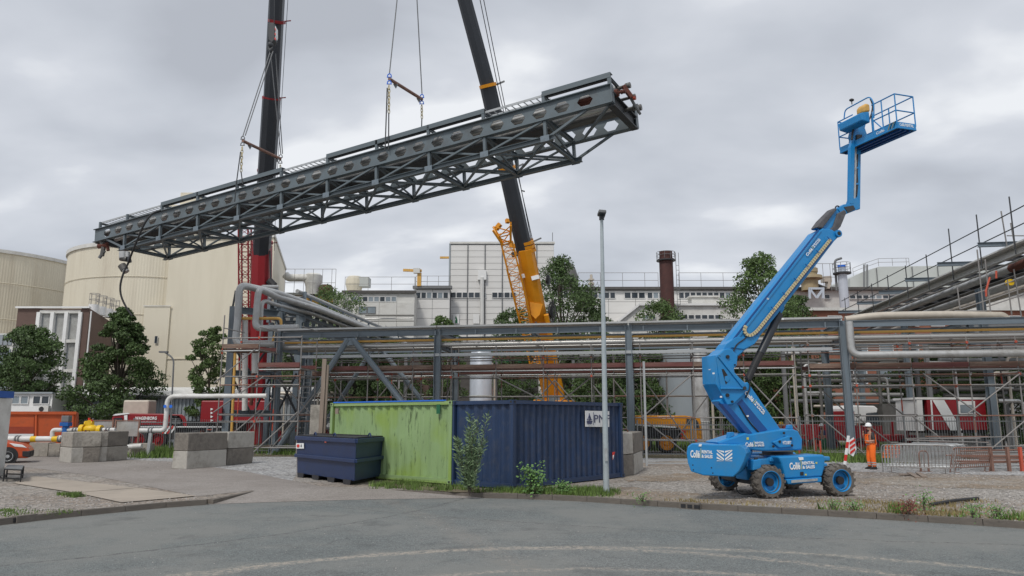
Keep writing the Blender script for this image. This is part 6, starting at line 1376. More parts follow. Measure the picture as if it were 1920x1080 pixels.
# timber post and navy container sliver behind it
pb = G(601, 872); mb = MB(); pp = V((P(601, 800, 28.6).x, 28.6, 0)); mb.bar(pp, pp+V((.05, 0, P(609, 673, 28.6).z)), .15, .14); mb.bar(pp+V((.13, .05, 0)), pp+V((.17, .05, 4.1)), .08, .12); single('timber_post', mb, 'timber', 'tall weathered timber post behind the green container', 'post')
mb = MB(); q = P(593, 800, 29.5); mb.box((q.x-.05, 29.9, 1.3), (.5, .5, 2.6)); single('gravel_pillar', mb, 'concrete', 'rough pebbledash concrete pillar beside the timber post', 'pillar')
mb = MB(); q = P(598, 800, 28.9); mb.box((q.x, 29.2, 1.25), (.1, .1, 2.5)); single('blue_upright', mb, 'navy', 'thin navy upright between the pillar and the timber post', 'post')

# ---- navy skip
fr, rr, fl = G(665, 911), G(719, 899), G(553, 894)
z = V((0, 0, 0)); eL = (fl-fr); eR = (rr-fr); eRn = eR.normalized(); eLn = eL.normalized(); lL = eL.length; lR = eR.length*.98
t = thing('lidded_skip', 'dark navy lidded steel skip with lifting eyes in front of the green container', 'skip', fr)
def sk(a, b_, z_, ga_=0.): return fr+eLn*(a*lL-0)+eRn*(b_*lR)+V((0, 0, z_))
HS = P(665, 822, fr.y).z
mb = MB(); lo = [sk(.02, .03, .13), sk(.98, .03, .13), sk(.98, .97, .13), sk(.02, .97, .13)]; hi = [sk(0, 0, HS-.1), sk(1, 0, HS-.1), sk(1, 1, HS-.1), sk(0, 1, HS-.1)]
mb.add(lo+hi, [(0, 1, 2, 3), (4, 7, 6, 5), (0, 4, 5, 1), (1, 5, 6, 2), (2, 6, 7, 3), (3, 7, 4, 0)]); mb.build('body', 'skip_navy', t, bevel=.02)
mb = MB()
def ring(z_, w_, h_, ex=.03):
    c = [sk(-ex/lL*1, -ex/lR, z_), sk(1+ex/lL, -ex/lR, z_), sk(1+ex/lL, 1+ex/lR, z_), sk(-ex/lL, 1+ex/lR, z_)]
    for i in range(4): mb.bar(c[i], c[(i+1) % 4], w_, h_)
ring(HS*.52, .09, .12); ring(HS-.08, .1, .14); mb.build('rim_bands', 'skip_navy', t, bevel=.015)
mb = MB(); mb.prism([sk(0, 0, HS), sk(1, 0, HS), sk(1, 1, HS), sk(0, 1, HS)], (0, 0, .03)); mb.build('lid', 'black_top', t)
mb = MB(); mb.bar(sk(.05, .5, HS+.05), sk(.95, .5, HS+.05), .05, .05); mb.build('lid_rib', 'black_top', t)
for a_, b_ in ((.35, .03), (.68, .03), (.3, .95), (.02, .5)):
    c = sk(a_, b_, HS+.0); mb = MB(); mb.tube([c+eLn*.09*cos(k*pi/6)+V((0, 0, .13*sin(k*pi/6))) for k in range(7)], .025, 6); mb.build('lifting_eye', 'skip_navy', t)
for a_ in (.12, .37, .63, .9):
    mb = MB(); mb.prism([sk(a_-.05, .0, .0), sk(a_+.05, .0, .0), sk(a_+.06, .0, .15), sk(a_-.06, .0, .15)], eRn*lR); mb.build('skid_foot', 'black_top', t)
nL = V((-eLn.y, eLn.x, 0)); nL = nL if nL.dot(V((0, -1, 0))) > 0 else -nL
sL = PL(fr.x+nL.x*.035, fr.y+nL.y*.035, atan2(-eLn.y, -eLn.x))
def on(u, v, off=0): 
    r = ray(u, v); c = V((0, 0, CAMZ)); b_ = fr+nL*(.0+off); return c+r*((b_-c).dot(nL)/r.dot(nL))
q = MB(); q.prism([on(u, v, .02) for u, v in ((555.5, 831), (570, 831), (570, 841), (555.5, 841))], nL*.01); q.build('hazard_label', 'print_white', t)
q = MB(); q.prism([on(559+3*cos(k*pi/3), 836+3.4*sin(k*pi/3), .035) for k in range(6)], nL*.006); q.build('red_diamond', 'print_red', t)
q = MB(); q.prism([on(u, v, .035) for u, v in ((564, 834), (565.5, 833), (566, 838), (563.5, 838))], nL*.006); q.build('pictogram', 'slate', t)
q = MB(); q.prism([on(u, v, .055) for u, v in ((609, 824.5), (612, 824.5), (612, 830), (609, 830))], nL*.01); q.build('orange_mark', 'scaf_red', t)

# ---- concrete blocks
def block(u0, v0, u1, v1, z0, h, dep, m, label, group):
    a, b_ = G(u0, v0), G(u1, v1); e_ = (b_-a).normalized(); n = V((-e_.y, e_.x, 0)); n = n if n.y > 0 else -n
    mb = MB(); p = [a, b_, b_+n*dep, a+n*dep]; mb.prism([V((q.x, q.y, z0+.006)) for q in p], (0, 0, h-.012))
    mb.v = [v+V((random.uniform(-.018, .018), random.uniform(-.018, .018), random.uniform(-.02, .0))) for v in mb.v]
    o = thing('concrete_block', label, 'concrete block', (a+b_)/2+n*dep/2+V((0, 0, z0)), group); mb.build('block_body', m, o, bevel=.03)
    c = (a+b_)/2+n*dep*.5+V((0, 0, z0+h)); q = MB(); q.tube([c+e_*(-.1)-V((0, 0, .05)), c+e_*(-.08)+V((0, 0, .05)), c+e_*.08+V((0, 0, .05)), c+e_*.1-V((0, 0, .05))], .014, 6)
    if z0 > .1: q.build('lifting_loop', 'rust', o)
    return o
random.seed(3); gA, gB, gC = 'stacked concrete blocks by the gas pipe', 'stacked concrete blocks left of the navy skip', 'stacked concrete blocks right of the navy container'
h = .72
for (z0, ms, lv) in ((0, ('concrete_pale', 'concrete_dark', 'concrete_pale', 'concrete'), 'lower'), (h, ('concrete', 'concrete', 'concrete', 'concrete_dark'), 'upper')):
    block(132, 868, 186, 866.5, z0, h, .9, ms[1] if lv == 'lower' else 'concrete', lv+' block facing the road in the left stack by the gas pipe', gA)
    block(110, 866, 131, 868.3, z0, h, 1.6, ms[0], lv+' pale end block of the left stack by the gas pipe', gA)
    block(187, 866, 238, 862, z0, h, 1.2, ms[3], lv+' right hand block of the stack by the gas pipe', gA)
for (z0, ma, mb_, mc, lv) in ((0, 'concrete_pale', 'concrete_pale', 'concrete_dark', 'lower'), (.74, 'concrete_dark', 'concrete_dark', 'concrete_pale', 'upper')):
    block(349, 880, 424, 874, z0, .74, .8, ma, lv+' left block of the stack left of the navy skip', gB)
    block(425.5, 873, 474, 868.5, z0, .74, .8, mc, lv+' right block of the stack left of the navy skip', gB)
zc = .78
for (z0, ma, mb_, lv) in ((0, 'concrete_dark', 'concrete_pale', 'lower'), (zc, 'concrete_pale', 'concrete_dark', 'upper')):
    block(1168, 894, 1189, 891, z0, zc, 1.0, ma, lv+' front block of the stack right of the navy container', gC); block(1190, 890.5, 1206, 880, z0, zc, .8, mb_, lv+' side block of the stack right of the navy container', gC)
def lowwall(u0, u1, v, h_, Y, label):
    mb = MB(); a, b_ = P(u0, v, Y), P(u1, v, Y); mb.box(((a.x+b_.x)/2, Y+.4, h_/2), (b_.x-a.x, .7, h_)); single('concrete_plinth', mb, 'concrete', label, 'plinth', bevel=.02)
lowwall(52, 88, 850, .75, 41.5, 'low concrete plinth under the orange skip'); lowwall(89, 110, 850, .7, 41.2, 'low dark concrete plinth left of the block stack'); lowwall(240, 277, 850, .72, 41, 'rough low concrete plinth right of the gas pipe stack')

# ---- orange skip
YK2 = 43.5; SKP = PL(P(143, 800, 43.5).x, 43.5, radians(27)); Ps = lambda u, v, o=0.: SKP(u, v, o); t = thing('orange_skip', 'big rusty orange skip with white stripe behind the gas pipe', 'skip', (P(80, 840, YK2).x, YK2, 0))
sk_ = [Ps(u, v) for u, v in ((-60, 772), (143, 773), (143, 800), (138, 808), (136, 838), (-60, 838))]; mb = MB(); mb.prism(sk_, SKP.n*2.4); mb.build('body', 'orange_skip', t, bevel=.04)
mb = MB(); mb.prism([Ps(u, v, -.04) for u, v in ((-60, 782), (64, 782), (63, 800), (-60, 800))], SKP.n*.03); mb.build('side_panel', 'orange_skip', t)
mb = MB(); mb.prism([Ps(u, v, -.05) for u, v in ((-60, 800), (64, 800), (63, 813), (-60, 813))], SKP.n*.03); mb.build('side_panel', 'orange_dark', t)
mb = MB(); mb.prism([Ps(u, v, -.08) for u, v in ((-60, 813.5), (63, 813.5), (62, 828), (-60, 828))], SKP.n*.05); mb.build('white_stripe', 'print_white', t)
mb = MB(); mb.bar(Ps(-60, 774, -.05), Ps(143, 774.5, -.05), .12, .16); mb.build('top_rim', 'orange_skip', t)
for u in (68, 117, 137): mb = MB(); mb.bar(Ps(u, 776, -.03), Ps(u-1, 838, -.03), .1, .08); mb.build('rib', 'orange_skip', t)

# ---- white gas main with valves
YG1 = 40.5
t = thing('white_gas_main', 'white gas main with flanges rising over the yard on posts', 'pipe', P(200, 806, YG1))
def gp(*uv): return [P(u, v, YG1) for u, v in uv]
def seg(pts, r, nm='pipe_run', m='pipe_white', rad=.4): mb = MB(); mb.tube(arc_pts(pts, rad, 6), r, 14); return mb.build(nm, m, t, smooth=True)
seg(gp((-40, 823), (110, 823)), .145); seg(gp((110, 822), (130, 820)), .16); seg(gp((98, 820), (98, 806), (216, 806)), .11); seg(gp((262, 807), (309, 807), (311, 790), (314, 743), (500, 742)), .12, rad=.45)
for u in (34, 114, 141, 189, 203, 283): 
    mb = MB(); v = 823 if u < 120 else 806.5; p = P(u, v, YG1)
    for dx in (-.08, .08): mb.tube([p+V((dx-.03, 0, 0)), p+V((dx+.03, 0, 0))], .19 if u < 120 else .16, 14)
    mb.build('flange', 'slate', t)
for u in (64, 104): mb = MB(); p = P(u, 823, YG1); mb.tube([p+V((-.15, 0, 0)), p+V((.15, 0, 0))], .151, 14); mb.build('yellow_band', 'bright_yellow', t, smooth=True)
for u in (283,): a = P(u, 806, YG1); slat('support_post', (a.x-.05, YG1, 0), (a.x+.02, YG1, a.z-.15), .16, .16, 'galv', t)
for u in (231, 168): a = P(u, 806, YG1); slat('support_post', (a.x, YG1, 1.3), (a.x, YG1, a.z-.1), .14, .14, 'galv', t)
q = thing('yellow_valve', 'bright yellow valve body on the white gas main', 'valve', P(170, 806, YG1)); c = P(170, 804, YG1)
mb = MB(); mb.sphere(c+V((0, 0, -.02)), .32, 14, 8, (1.25, .9, .8)); mb.tube([c, c+V((-.15, 0, .42))], .2, 12); mb.tube([c+V((-.55, 0, -.03)), c+V((-.35, 0, -.03))], .26, 14); mb.tube([c+V((.4, 0, -.06)), c+V((.6, 0, -.06))], .26, 14); mb.tube([c+V((-.32, 0, .28)), c+V((.1, 0, .30))], .14, 10); mb.build('body', 'bright_yellow', q, smooth=True)
mb = MB(); mb.tube([c+V((-.1, -.05, .42)), c+V((-.1, -.05, .58))], .06, 8); mb.tube([c+V((.06, -.05, .36)), c+V((.06, -.05, .48))], .05, 8); mb.build('red_knob', 'print_red', q); mb = MB(); mb.tube([c+V((-.02, 0, -.3)), c+V((-.02, 0, -.62))], .1, 10); mb.build('stem', 'pipe_white', q, smooth=True)
q = thing('blue_actuator', 'blue valve actuator with grey control box on the gas main', 'valve', P(123, 812, YG1)); c = P(123, 806, YG1)
mb = MB(); mb.tube([c+V((0, 0, -.35)), c+V((0, 0, .25))], .17, 12); mb.box(c+V((0, -.02, .3)), (.45, .4, .2)); mb.build('body', 'valve_blue', q, smooth=True); mb = MB(); mb.box(c+V((0, 0, .58)), (.4, .35, .34)); mb.build('control_box', 'slate', q, bevel=.03)
q = thing('green_valve', 'small dark green valve left of the concrete stack', 'valve', P(134, 819, YG1)); mb = MB(); c = P(134, 819, YG1); mb.sphere(c, .2, 10, 6, (1.2, 1, .9)); mb.tube([c, c+V((0, 0, .3))], .06, 8); mb.build('body', 'valve_green', q, smooth=True)
for (u, w_, lb) in ((191, 44, 'left grey sheet panel behind the yellow valve'), (240, 44, 'right grey sheet panel behind the gas main')):
    q = thing('screen_panel', lb, 'panel', P(u, 818, 42)); a, b_ = P(u-w_/2, 790, 42), P(u+w_/2, 790, 42); z0 = P(960, 818, 42).z; mb = MB(); mb.box(((a.x+b_.x)/2, 42, (a.z+z0)/2), (b_.x-a.x-.1, .04, a.z-z0)); mb.build('sheet', 'lag_dark' if 0 else 'offwhite' if 0 else 'grey_clad' if 0 else 'lag', q)
    for x in (a.x, b_.x): slat('frame_post', (x, 41.98, z0-.4), (x, 41.98, a.z+.1), .08, .08, 'scaf_brown', q)
    slat('frame_rail', (a.x, 41.97, a.z+.04), (b_.x, 41.97, a.z+.04), .06, .06, 'scaf_brown', q)
q = thing('blue_arrow_sign', 'two small blue marker tags on the rising white pipe', 'tag', P(314, 762, YG1)); 
for u in (309.5, 320.5): mb = MB(); c = P(u, 762, YG1-.2); mb.tube([c, c+V((0, -.03, 0))], .085, 12); mb.build('tag_disc', 'sign_blue', q)
q = thing('loose_pipe_piece', 'short red brown pipe lying on the grass left of the blocks', 'pipe', G(338, 853)); mb = MB(); mb.tube([G(325, 856)+V((0, 0, .12)), G(351, 852)+V((0, 0, .14))], .12, 10); mb.build('tube', 'rust', q, smooth=True)
q = thing('loose_pipe_piece', 'short white pipe lying on a plinth behind the gas pipe stack', 'pipe', P(253, 838, 41)); mb = MB(); mb.tube([P(240, 838, 40.8), P(266, 836, 40.8)], .13, 10); mb.build('tube', 'pipe_white', q, smooth=True)

# ---- street lamp mast in front and curved one at the left
b0_ = G(1137, 926); top_ = P(1128, 405, b0_.y); t = thing('lamp_post', 'tall galvanised lamp post standing right in front of the navy container', 'lamp post', b0_)
mb = MB(); mb.tube([b0_, b0_.lerp(top_, .25), top_], .1, 20, rs=[.088, .078, .048]); mb.build('pole', 'galv_flat', t, smooth=True); mb = MB(); mb.tube([top_+V((0, 0, -.12)), top_+V((0, 0, .02))], .075, 14); mb.build('spigot', 'dark_steel', t)
mb = MB(); mb.prism([top_+V(p) for p in ((-.12, -.35, .02), (.1, -.35, .0), (.12, .25, .0), (-.1, .25, .06))], (0, 0, .09)); mb.build('lamp_head', 'slate', t, bevel=.02); mb = MB(); mb.prism([top_+V(p) for p in ((-.08, -.3, .005), (.06, -.3, .0), (.06, .05, .0), (-.06, .05, .01))], (0, 0, -.01)); mb.build('lens', 'glass', t)
mb = MB(); mb.prism([b0_+V((.105*cos(k), .105*sin(k)*.0-.118, .9)) if 0 else b0_+V((x, -.118, z_)) for k, (x, z_) in enumerate(((-.04, .9), (.04, .9), (.04, 1.25), (-.04, 1.25)))], (0, -.01, 0)); mb.build('service_door', 'galv', t)
t = thing('curved_lamp_post', 'thin curved lamp post right of the dark layered tree', 'lamp post', G(318, 845)); mb = MB(); mb.tube(arc_pts([P(318, 840, 44), P(326, 672, 44), P(310, 661, 44)], 1.0), .05, 8); mb.build('pole', 'slate', t, smooth=True); mb = MB(); mb.box(P(307, 660, 44), (.5, .2, .1)); mb.build('lamp_head', 'slate', t)

# ---- left edge cabin, car and stool
ce = G(12, 905); Yc = 24.8; q0, q1 = P(2, 900, Yc), P(22, 740, Yc+.6)
t = thing('grey_site_cabin', 'pale grey site cabin with blue roof rim at the left edge', 'cabin', (q0.x-1.2, Yc+1, 0))
xr = P(13, 840, Yc+2.4).x; zt = P(960, 734, Yc+2.4).z; mb = MB(); mb.box((xr-1.5, Yc+1.2, zt/2-.1), (3.0, 2.4, zt-.3)); mb.build('wall', 'offwhite', t, bevel=.02)
mb = MB(); mb.box((xr-1.5, Yc+1.2, zt-.12), (3.04, 2.46, .24)); mb.build('roof_rim', 'cabin_blue', t); mb = MB(); mb.tube([(xr-.06, Yc-.04, zt-.08), (xr-.06, Yc-.02, zt-.08)], .03, 10); mb.build('lifting_hole', 'dark', t)
mb = MB(); mb.box((xr-1.5, Yc+1.2, .04), (2.9, 2.3, .1)); mb.build('base_frame', 'slate', t)
t = thing('metal_step_stool', 'small black metal frame stool beside the grey cabin', 'stool', G(22, 905)); c = G(22, 902); zs = .40
cs = [G(6, 903), G(38, 905), G(42, 896), G(12, 895)]
for p in cs: slat('leg', p, p+V((0, 0, zs)), .035, .035, 'dark', t)
mb = MB(); 
for zz_ in (.12, zs):
    for i in range(4): mb.bar(cs[i]+V((0, 0, zz_)), cs[(i+1) % 4]+V((0, 0, zz_)), .03, .035)
mb.build('frame', 'dark', t); mb = MB(); mb.prism([p+V((0, 0, zs+.02)) for p in cs], (0, 0, .015)); mb.build('seat', 'slate', t)
# car
Yk = 35.8; cx1 = P(54, 850, Yk+1.75).x-.05; t = thing('orange_car', 'orange red van-like car nose poking out behind the grey cabin', 'car', (cx1-2, Yk+.9, 0)); zv = lambda v: P(960, v, Yk).z
prof = [(0, .22), (.02, .55), (-.08, .72), (-.35, .86), (-.95, 1.0), (-1.25, 1.08), (-1.95, 1.62), (-3.9, 1.68), (-4.2, 1.1), (-4.25, .35), (-4.1, .22)]
mb = MB(); mb.prism([(cx1+x, Yk, z_) for x, z_ in prof], (0, 1.75, 0)); mb.build('body', 'car_orange', t, bevel=.09, smooth=False)
mb = MB(); mb.prism([(cx1+x, Yk-.01, z_) for x, z_ in ((-1.45, 1.1), (-2.02, 1.52), (-3.7, 1.56), (-3.8, 1.1))], (0, -.01, 0)); mb.build('side_window', 'glass', t)
mb = MB(); mb.prism([(cx1+x, Yk-.015, z_) for x, z_ in ((-.12, .70), (-.32, .84), (-.85, .93), (-.62, .76))], (0, .3, 0)); mb.build('headlight', 'print_white', t, bevel=.02)
mb = MB(); mb.prism([(cx1+x, Yk-.02, z_) for x, z_ in ((.04, .25), (.05, .55), (-.3, .56), (-.28, .3))], (0, 1.6, 0)); mb.build('bumper', 'rubber', t, bevel=.04)
mb = MB(); mb.lathe((cx1-.85, Yk-.012, .33), [(.42, 0), (.0, 0)], 28, axis=(0, 1, 0)); mb.build('wheel_arch', 'dark', t)
wheel(t, (cx1-.85, Yk+.06, .32), .31, .2, (0, 1, 0), 'rubber', 'galv'); wheel(t, (cx1-3.45, Yk+.06, .32), .31, .2, (0, 1, 0), 'rubber', 'galv')

pv = V((P(54, 860, Yk).x, Yk, 0)); Rc = Matrix.Rotation(radians(27), 4, 'Z'); sh = V((cx1-pv.x, 0, 0))
t.rotation_euler = (0, 0, radians(27)); t.location = pv+Rc@(V(t.location)-sh-pv)
degrees_ = math.degrees
# ================================================================ blue articulated boom lift
fa = radians(20); FX = V((cos(fa), sin(fa), 0)); FY = V((-sin(fa), cos(fa), 0))
W1 = G(1441, 934); W2 = G(1573, 930); FX = (W2-W1).normalized(); FY = V((-FX.y, FX.x, 0)); fa = atan2(FX.y, FX.x); W3 = W1+FY*2.2; W4 = W2+FY*2.2; print('LIFT', W1, W2, proj(W3), degrees_(fa))
LIFT = thing('boom_lift', 'bright blue articulated boom lift with raised basket and rental lettering', 'boom lift', (W1+W4)/2)
wr = .42
for w_ in (W1, W2, W3, W4): wheel(LIFT, w_+V((0, 0, wr)), wr, .36, FY if w_ in (W1, W2) else FY, 'tyre', 'lift_blue', lugs=16)
for a, b_ in ((W1, W3), (W2, W4)): mb = MB(); mb.bar(a+FY*.2+V((0, 0, wr)), b_-FY*.2+V((0, 0, wr)), .22, .24); mb.build('axle', 'dark_steel', LIFT, bevel=.02)
CH = PL(W1.x-FY.x*.10, W1.y-FY.y*.10, fa)
def ext(nm, plane, uv, dep, m='lift_blue', off=0., bev=.03, label=None, dv=None):
    mb = MB(); pts = [plane(u, v, off) for u, v in uv]; mb.prism(pts, (dv or plane.n)*dep); return mb.build(nm, m, LIFT, bevel=bev, label=label)
ext('engine_hood', CH, ((1459, 856), (1545, 852.5), (1548, 858), (1546.5, 876), (1542, 894), (1473, 898), (1470, 884), (1466, 870)), .75, bev=.05)
ext('side_step', CH, ((1474, 899), (1541, 894.5), (1541, 904), (1478, 908)), .5, 'lift_blue', -.06, .02)
ext('tread_plate', CH, ((1484, 900.5), (1533, 897), (1533, 901.5), (1484, 905.5)), .01, 'galv', -.08, 0)
ext('handle', CH, ((1501, 885), (1507, 884.5), (1507, 891), (1501, 891.5)), .02, 'dark', -.02, .005)
ext('bright_label', CH, ((1497, 857.5), (1506, 857), (1507, 862), (1499, 863)), .01, 'print_white', -.015, 0)
for (u, v) in ((1531, 868), (1511, 890)): ext('warning_label', CH, ((u-1.5, v-1.5), (u+1.5, v-1.5), (u+1.5, v+1.5), (u-1.5, v+1.5)), .01, 'print_yellow', -.012, 0)
CM = PL(((W1+W4)/2).x, ((W1+W4)/2).y, fa); c0 = (W1+W4)/2
mb = MB(); mb.box(c0+V((0, 0, .62)), (2.6, .9, .42), fa); mb.build('chassis_frame', 'lift_blue', LIFT, bevel=.04)
mb = MB(); mb.box(c0+FX*.1+FY*.75+V((0, 0, .85)), (1.6, .7, .5), fa); mb.build('far_hood', 'lift_blue', LIFT, bevel=.05)
mb = MB(); mb.box(c0+FX*.1-FY*.15+V((0, 0, .98)), (1.9, 1.5, .12), fa); mb.build('chassis_top', 'lift_blue', LIFT, bevel=.03)
mb = MB(); mb.prism([W1+FX*(-.45)+FY*.25+V((0, 0, .8)), W1+FX*.5+FY*.25+V((0, 0, .86)), W1+FX*.78+FY*.25+V((0, 0, .5)), W1+FX*.7+FY*.25+V((0, 0, .8)), W1+FX*.4+FY*.25+V((0, 0, 1.02)), W1+FX*(-.4)+FY*.25+V((0, 0, .98))], FY*.5); mb.build('mudguard', 'lift_blue', LIFT, bevel=.02)
mb = MB(); mb.lathe(c0+V((0, 0, 1.02)), [(.5, 0), (.5, .06), (.42, .06), (.42, .14), (0, .14)], 28); mb.build('slew_ring', 'dark_steel', LIFT)
mb = MB(); mb.box(c0-FX*.9+FY*.5+V((0, 0, .55)), (.8, .8, .4), fa); mb.tube([W1-FX*.25+FY*.1+V((0, 0, .65)), W1-FX*.25+FY*.1+V((0, 0, 1.05))], .06, 8); mb.build('steering_gear', 'dark_steel', LIFT)
mb = MB(); mb.tube(arc_pts([W1-FX*.5+FY*.8+V((0, 0, .6)), W1-FX*.62+FY*.5+V((0, 0, .05)), W1-FX*.25+FY*.3+V((0, 0, .08)), W1-FX*.1+FY*.3+V((0, 0, .2))], .2), .018, 6); mb.build('hose', 'rubber', LIFT)
mb = MB(); mb.prism([W1-FX*.35+FY*.0+V((0, 0, z_)) if 0 else W1+FX*x+FY*.0+V((0, 0, z_)) for x, z_ in ((-.42, .72), (-.16, .76), (-.14, 1.02), (-.38, .98))], FY*.3); mb.build('knuckle_bracket', 'lift_blue', LIFT, bevel=.02)
# counterweight body
CW = PL(P(1290, 860, 19.5).x, 19.5, radians(6)); cwd = V((.42, .91, 0)).normalized()
face = ((1289.5, 838), (1297, 832), (1338, 834), (1387, 834), (1396, 842), (1400, 850), (1394, 867), (1385, 884), (1374, 894), (1319, 891), (1296, 884), (1290, 868), (1287.5, 850))
mb = MB(); f0_ = [CW(u, v) for u, v in face]; cen = sum(f0_, V())/len(f0_)
k = len(mb.v); bk = [p+cwd*.10+(p-cen)*.03 for p in f0_]; bk2 = [p+cwd*1.25+(p-cen)*.0 for p in f0_]; n = len(f0_)
mb.v += f0_+bk+bk2; mb.f.append(tuple(range(n-1, -1, -1))); mb.f.append(tuple(range(2*n, 3*n)))
for L0 in (0, n):
    for j in range(n): mb.f.append((L0+j, L0+(j+1) % n, L0+n+(j+1) % n, L0+n+j))
mb.m += [0]*(1+1+2*n); mb.build('counterweight', 'lift_blue', LIFT, bevel=.02)
ext('top_label', CW, ((1311, 832.5), (1316, 832.5), (1315, 837), (1310, 837)), .01, 'print_white', -.02, 0)
for (u, v) in ((1299, 872), (1334, 877), (1336.5, 887), (1300, 881)):
    mb = MB(); p = CW(u, v); mb.tube([p-CW.n*.004, p+CW.n*.01], .018, 10); mb.build('bolt_hole', 'dark', LIFT)
chev = thing
for sgn, ux in ((1, 1344), (-1, 1373)):
    for k in range(5):
        # diagonal white bars of the chevron panel, clipped to a square
        x0_, y0_, wv, hv = (1344, 843.5, 13.5, 21) if sgn > 0 else (1359.5, 843.5, 13.5, 21)
        ya = y0_-9+k*7.2
        def cl(y): return min(max(y, y0_), y0_+hv)
        pl = [(0, ya), (1, ya+11), (1, ya+14.6), (0, ya+3.6)] if sgn > 0 else [(0, ya+11), (1, ya), (1, ya+3.6), (0, ya+14.6)]
        pts = [(x0_+wv*a, cl(b_)) for a, b_ in pl]
        if abs(pts[0][1]-pts[3][1])+abs(pts[1][1]-pts[2][1]) > 1: ext('chevron_bar', CW, pts, .004, 'print_white', -.008, 0)
def logo(plane, u0, v0, u1, v1, hpx, rot=0, w1=.42, off=-.01, two=True):
    """white rental lettering between two picture points on a plane"""
    a, b_ = plane(u0, v0, off), plane(u1, v1, off); xd = (b_-a); Lw = xd.length; xd.normalize(); up = xd.cross(plane.n) if xd.cross(plane.n).z > 0 else -xd.cross(plane.n)
    s = (plane(u0, v0-hpx, off)-a).length
    lettering('Collé', a+up*s*.05, xd, up, s*.82, 'print_white', LIFT, width=Lw*w1, bold=.03)
    mb = MB(); q = a+xd*Lw*(w1+.04); mb.prism([q, q+xd*Lw*.018, q+xd*Lw*.018+up*s*1.15, q+up*s*1.15], plane.n*-.003); mb.build('logo_bar', 'print_yellow', LIFT)
    lettering('RENTAL', a+xd*Lw*(w1+.09)+up*s*.58, xd, up, s*.36, 'print_white', LIFT, width=Lw*(1-w1-.09), bold=.035)
    lettering('& SALES', a+xd*Lw*(w1+.09)+up*s*.06, xd, up, s*.36, 'print_white', LIFT, width=Lw*(1-w1-.09), bold=.035)
logo(CW, 1294.5, 858, 1336, 860, 16); logo(CH, 1481, 881, 1528, 878.5, 15)
# turret and booms in the plane of the boom
psi = radians(15); TP = PL(8.08, 21.2, psi)
ext('turret_side', TP, ((1345, 829), (1398, 812), (1406, 814), (1456, 806), (1486, 804), (1497, 808), (1505, 824), (1504, 844), (1430, 846), (1405, 843), (1385, 834), (1350, 834)), .7, 'lift_blue', -.35, .04)
ext('turret_cover', TP, ((1448, 829), (1478, 817), (1487, 820), (1486, 838), (1462, 840)), .06, 'lift_blue', -.41, .025)
for (u, v) in ((1470, 812), (1483, 822), (1450, 837), (1462, 828), (1485, 835)):
    mb = MB(); p = TP(u, v, -.42); mb.tube([p-TP.n*.012, p+TP.n*.01], .035, 12); mb.build('pin', 'dark', LIFT)
lettering('HT210RT', TP(1468, 833, -.425), TP.d, (0, 0, 1), .085, 'print_white', LIFT, width=.26, bold=.02)
logo(TP, 1398, 838, 1433, 837, 9.5, off=-.375)
ext('lamp_label', TP, ((1400, 820), (1404, 820), (1404, 824.5), (1400, 824.5)), .004, 'print_yellow', -.365, 0)
ext('lifting_lug', TP, ((1478, 804), (1480, 797), (1485, 796), (1488, 804)), .15, 'lift_blue', -.3, .01); ext('lifting_lug', TP, ((1366, 822), (1368, 811), (1376, 810), (1378, 816)), .15, 'lift_blue', -.3, .01)
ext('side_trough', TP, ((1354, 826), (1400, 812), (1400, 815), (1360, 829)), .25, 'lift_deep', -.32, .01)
ext('riser_boom', TP, ((1347, 752), (1402, 716), (1466, 808), (1410, 820)), .42, 'lift_blue', -.21, .02)
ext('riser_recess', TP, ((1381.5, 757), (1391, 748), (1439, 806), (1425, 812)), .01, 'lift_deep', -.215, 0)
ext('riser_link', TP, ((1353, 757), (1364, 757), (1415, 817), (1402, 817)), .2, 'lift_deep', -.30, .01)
a_, b_ = TP(1396, 747, -.225), TP(1431, 780, -.225)
logo(TP, 1395, 737, 1431, 778, 9, off=-.225)
ext('elbow', TP, ((1342, 666), (1349, 663), (1358, 654.5), (1371, 653), (1384, 667), (1382, 686), (1377, 690), (1378, 700), (1400, 720), (1403, 728), (1395, 740), (1376, 758), (1364, 759.5), (1342.5, 721)), .62, 'lift_blue', -.31, .03)
ext('elbow_plate', TP, ((1343, 669), (1349, 667), (1399, 722), (1397, 729), (1352, 729)), .03, 'lift_blue', -.34, .01)
ext('elbow_rib', TP, ((1346, 668), (1350, 668), (1397, 722), (1393, 727)), .05, 'lift_blue', -.38, .01); ext('elbow_rib', TP, ((1352, 726), (1395, 727), (1395, 730), (1352, 730)), .05, 'lift_blue', -.38, .01)
ext('elbow_opening', TP, ((1353, 692), (1357, 692), (1369, 711), (1361, 721)), .005, 'dark', -.345, 0); ext('inner_lug', TP, ((1359, 706), (1365, 704), (1369, 711), (1364, 717), (1359, 713)), .01, 'lift_blue', -.355, .005)
for nm, qd in (('elbow_back', ((1342.5, 666, -.31), (1342.5, 721, -.31), (1326, 721, .1), (1324, 668, .1))), ('elbow_belly', ((1342.5, 721, -.31), (1364, 759.5, -.31), (1345, 758, .1), (1326, 721, .1)))): mb = MB(); mb.prism([TP(*z_) for z_ in qd], TP.n*.25); mb.build(nm, 'lift_blue', LIFT, bevel=.01)
for (u, v, r) in ((1364.5, 669, .05), (1364, 741, .05), (1373, 753, .032), (1396, 728, .05), (1348.5, 669, .03), (1378, 684, .02)):
    mb = MB(); p = TP(u, v, -.385 if u == 1396 else -.33); mb.tube([p-TP.n*.02, p+TP.n*.02], r, 16); mb.build('pin', 'dark' if u != 1396 else 'dark_steel', LIFT)
lettering('genie' if 0 else 'Collé RENTAL', TP(1328.5, 694, -.1), TP.d, (0, 0, 1), .03, 'print_white', LIFT, width=.16)
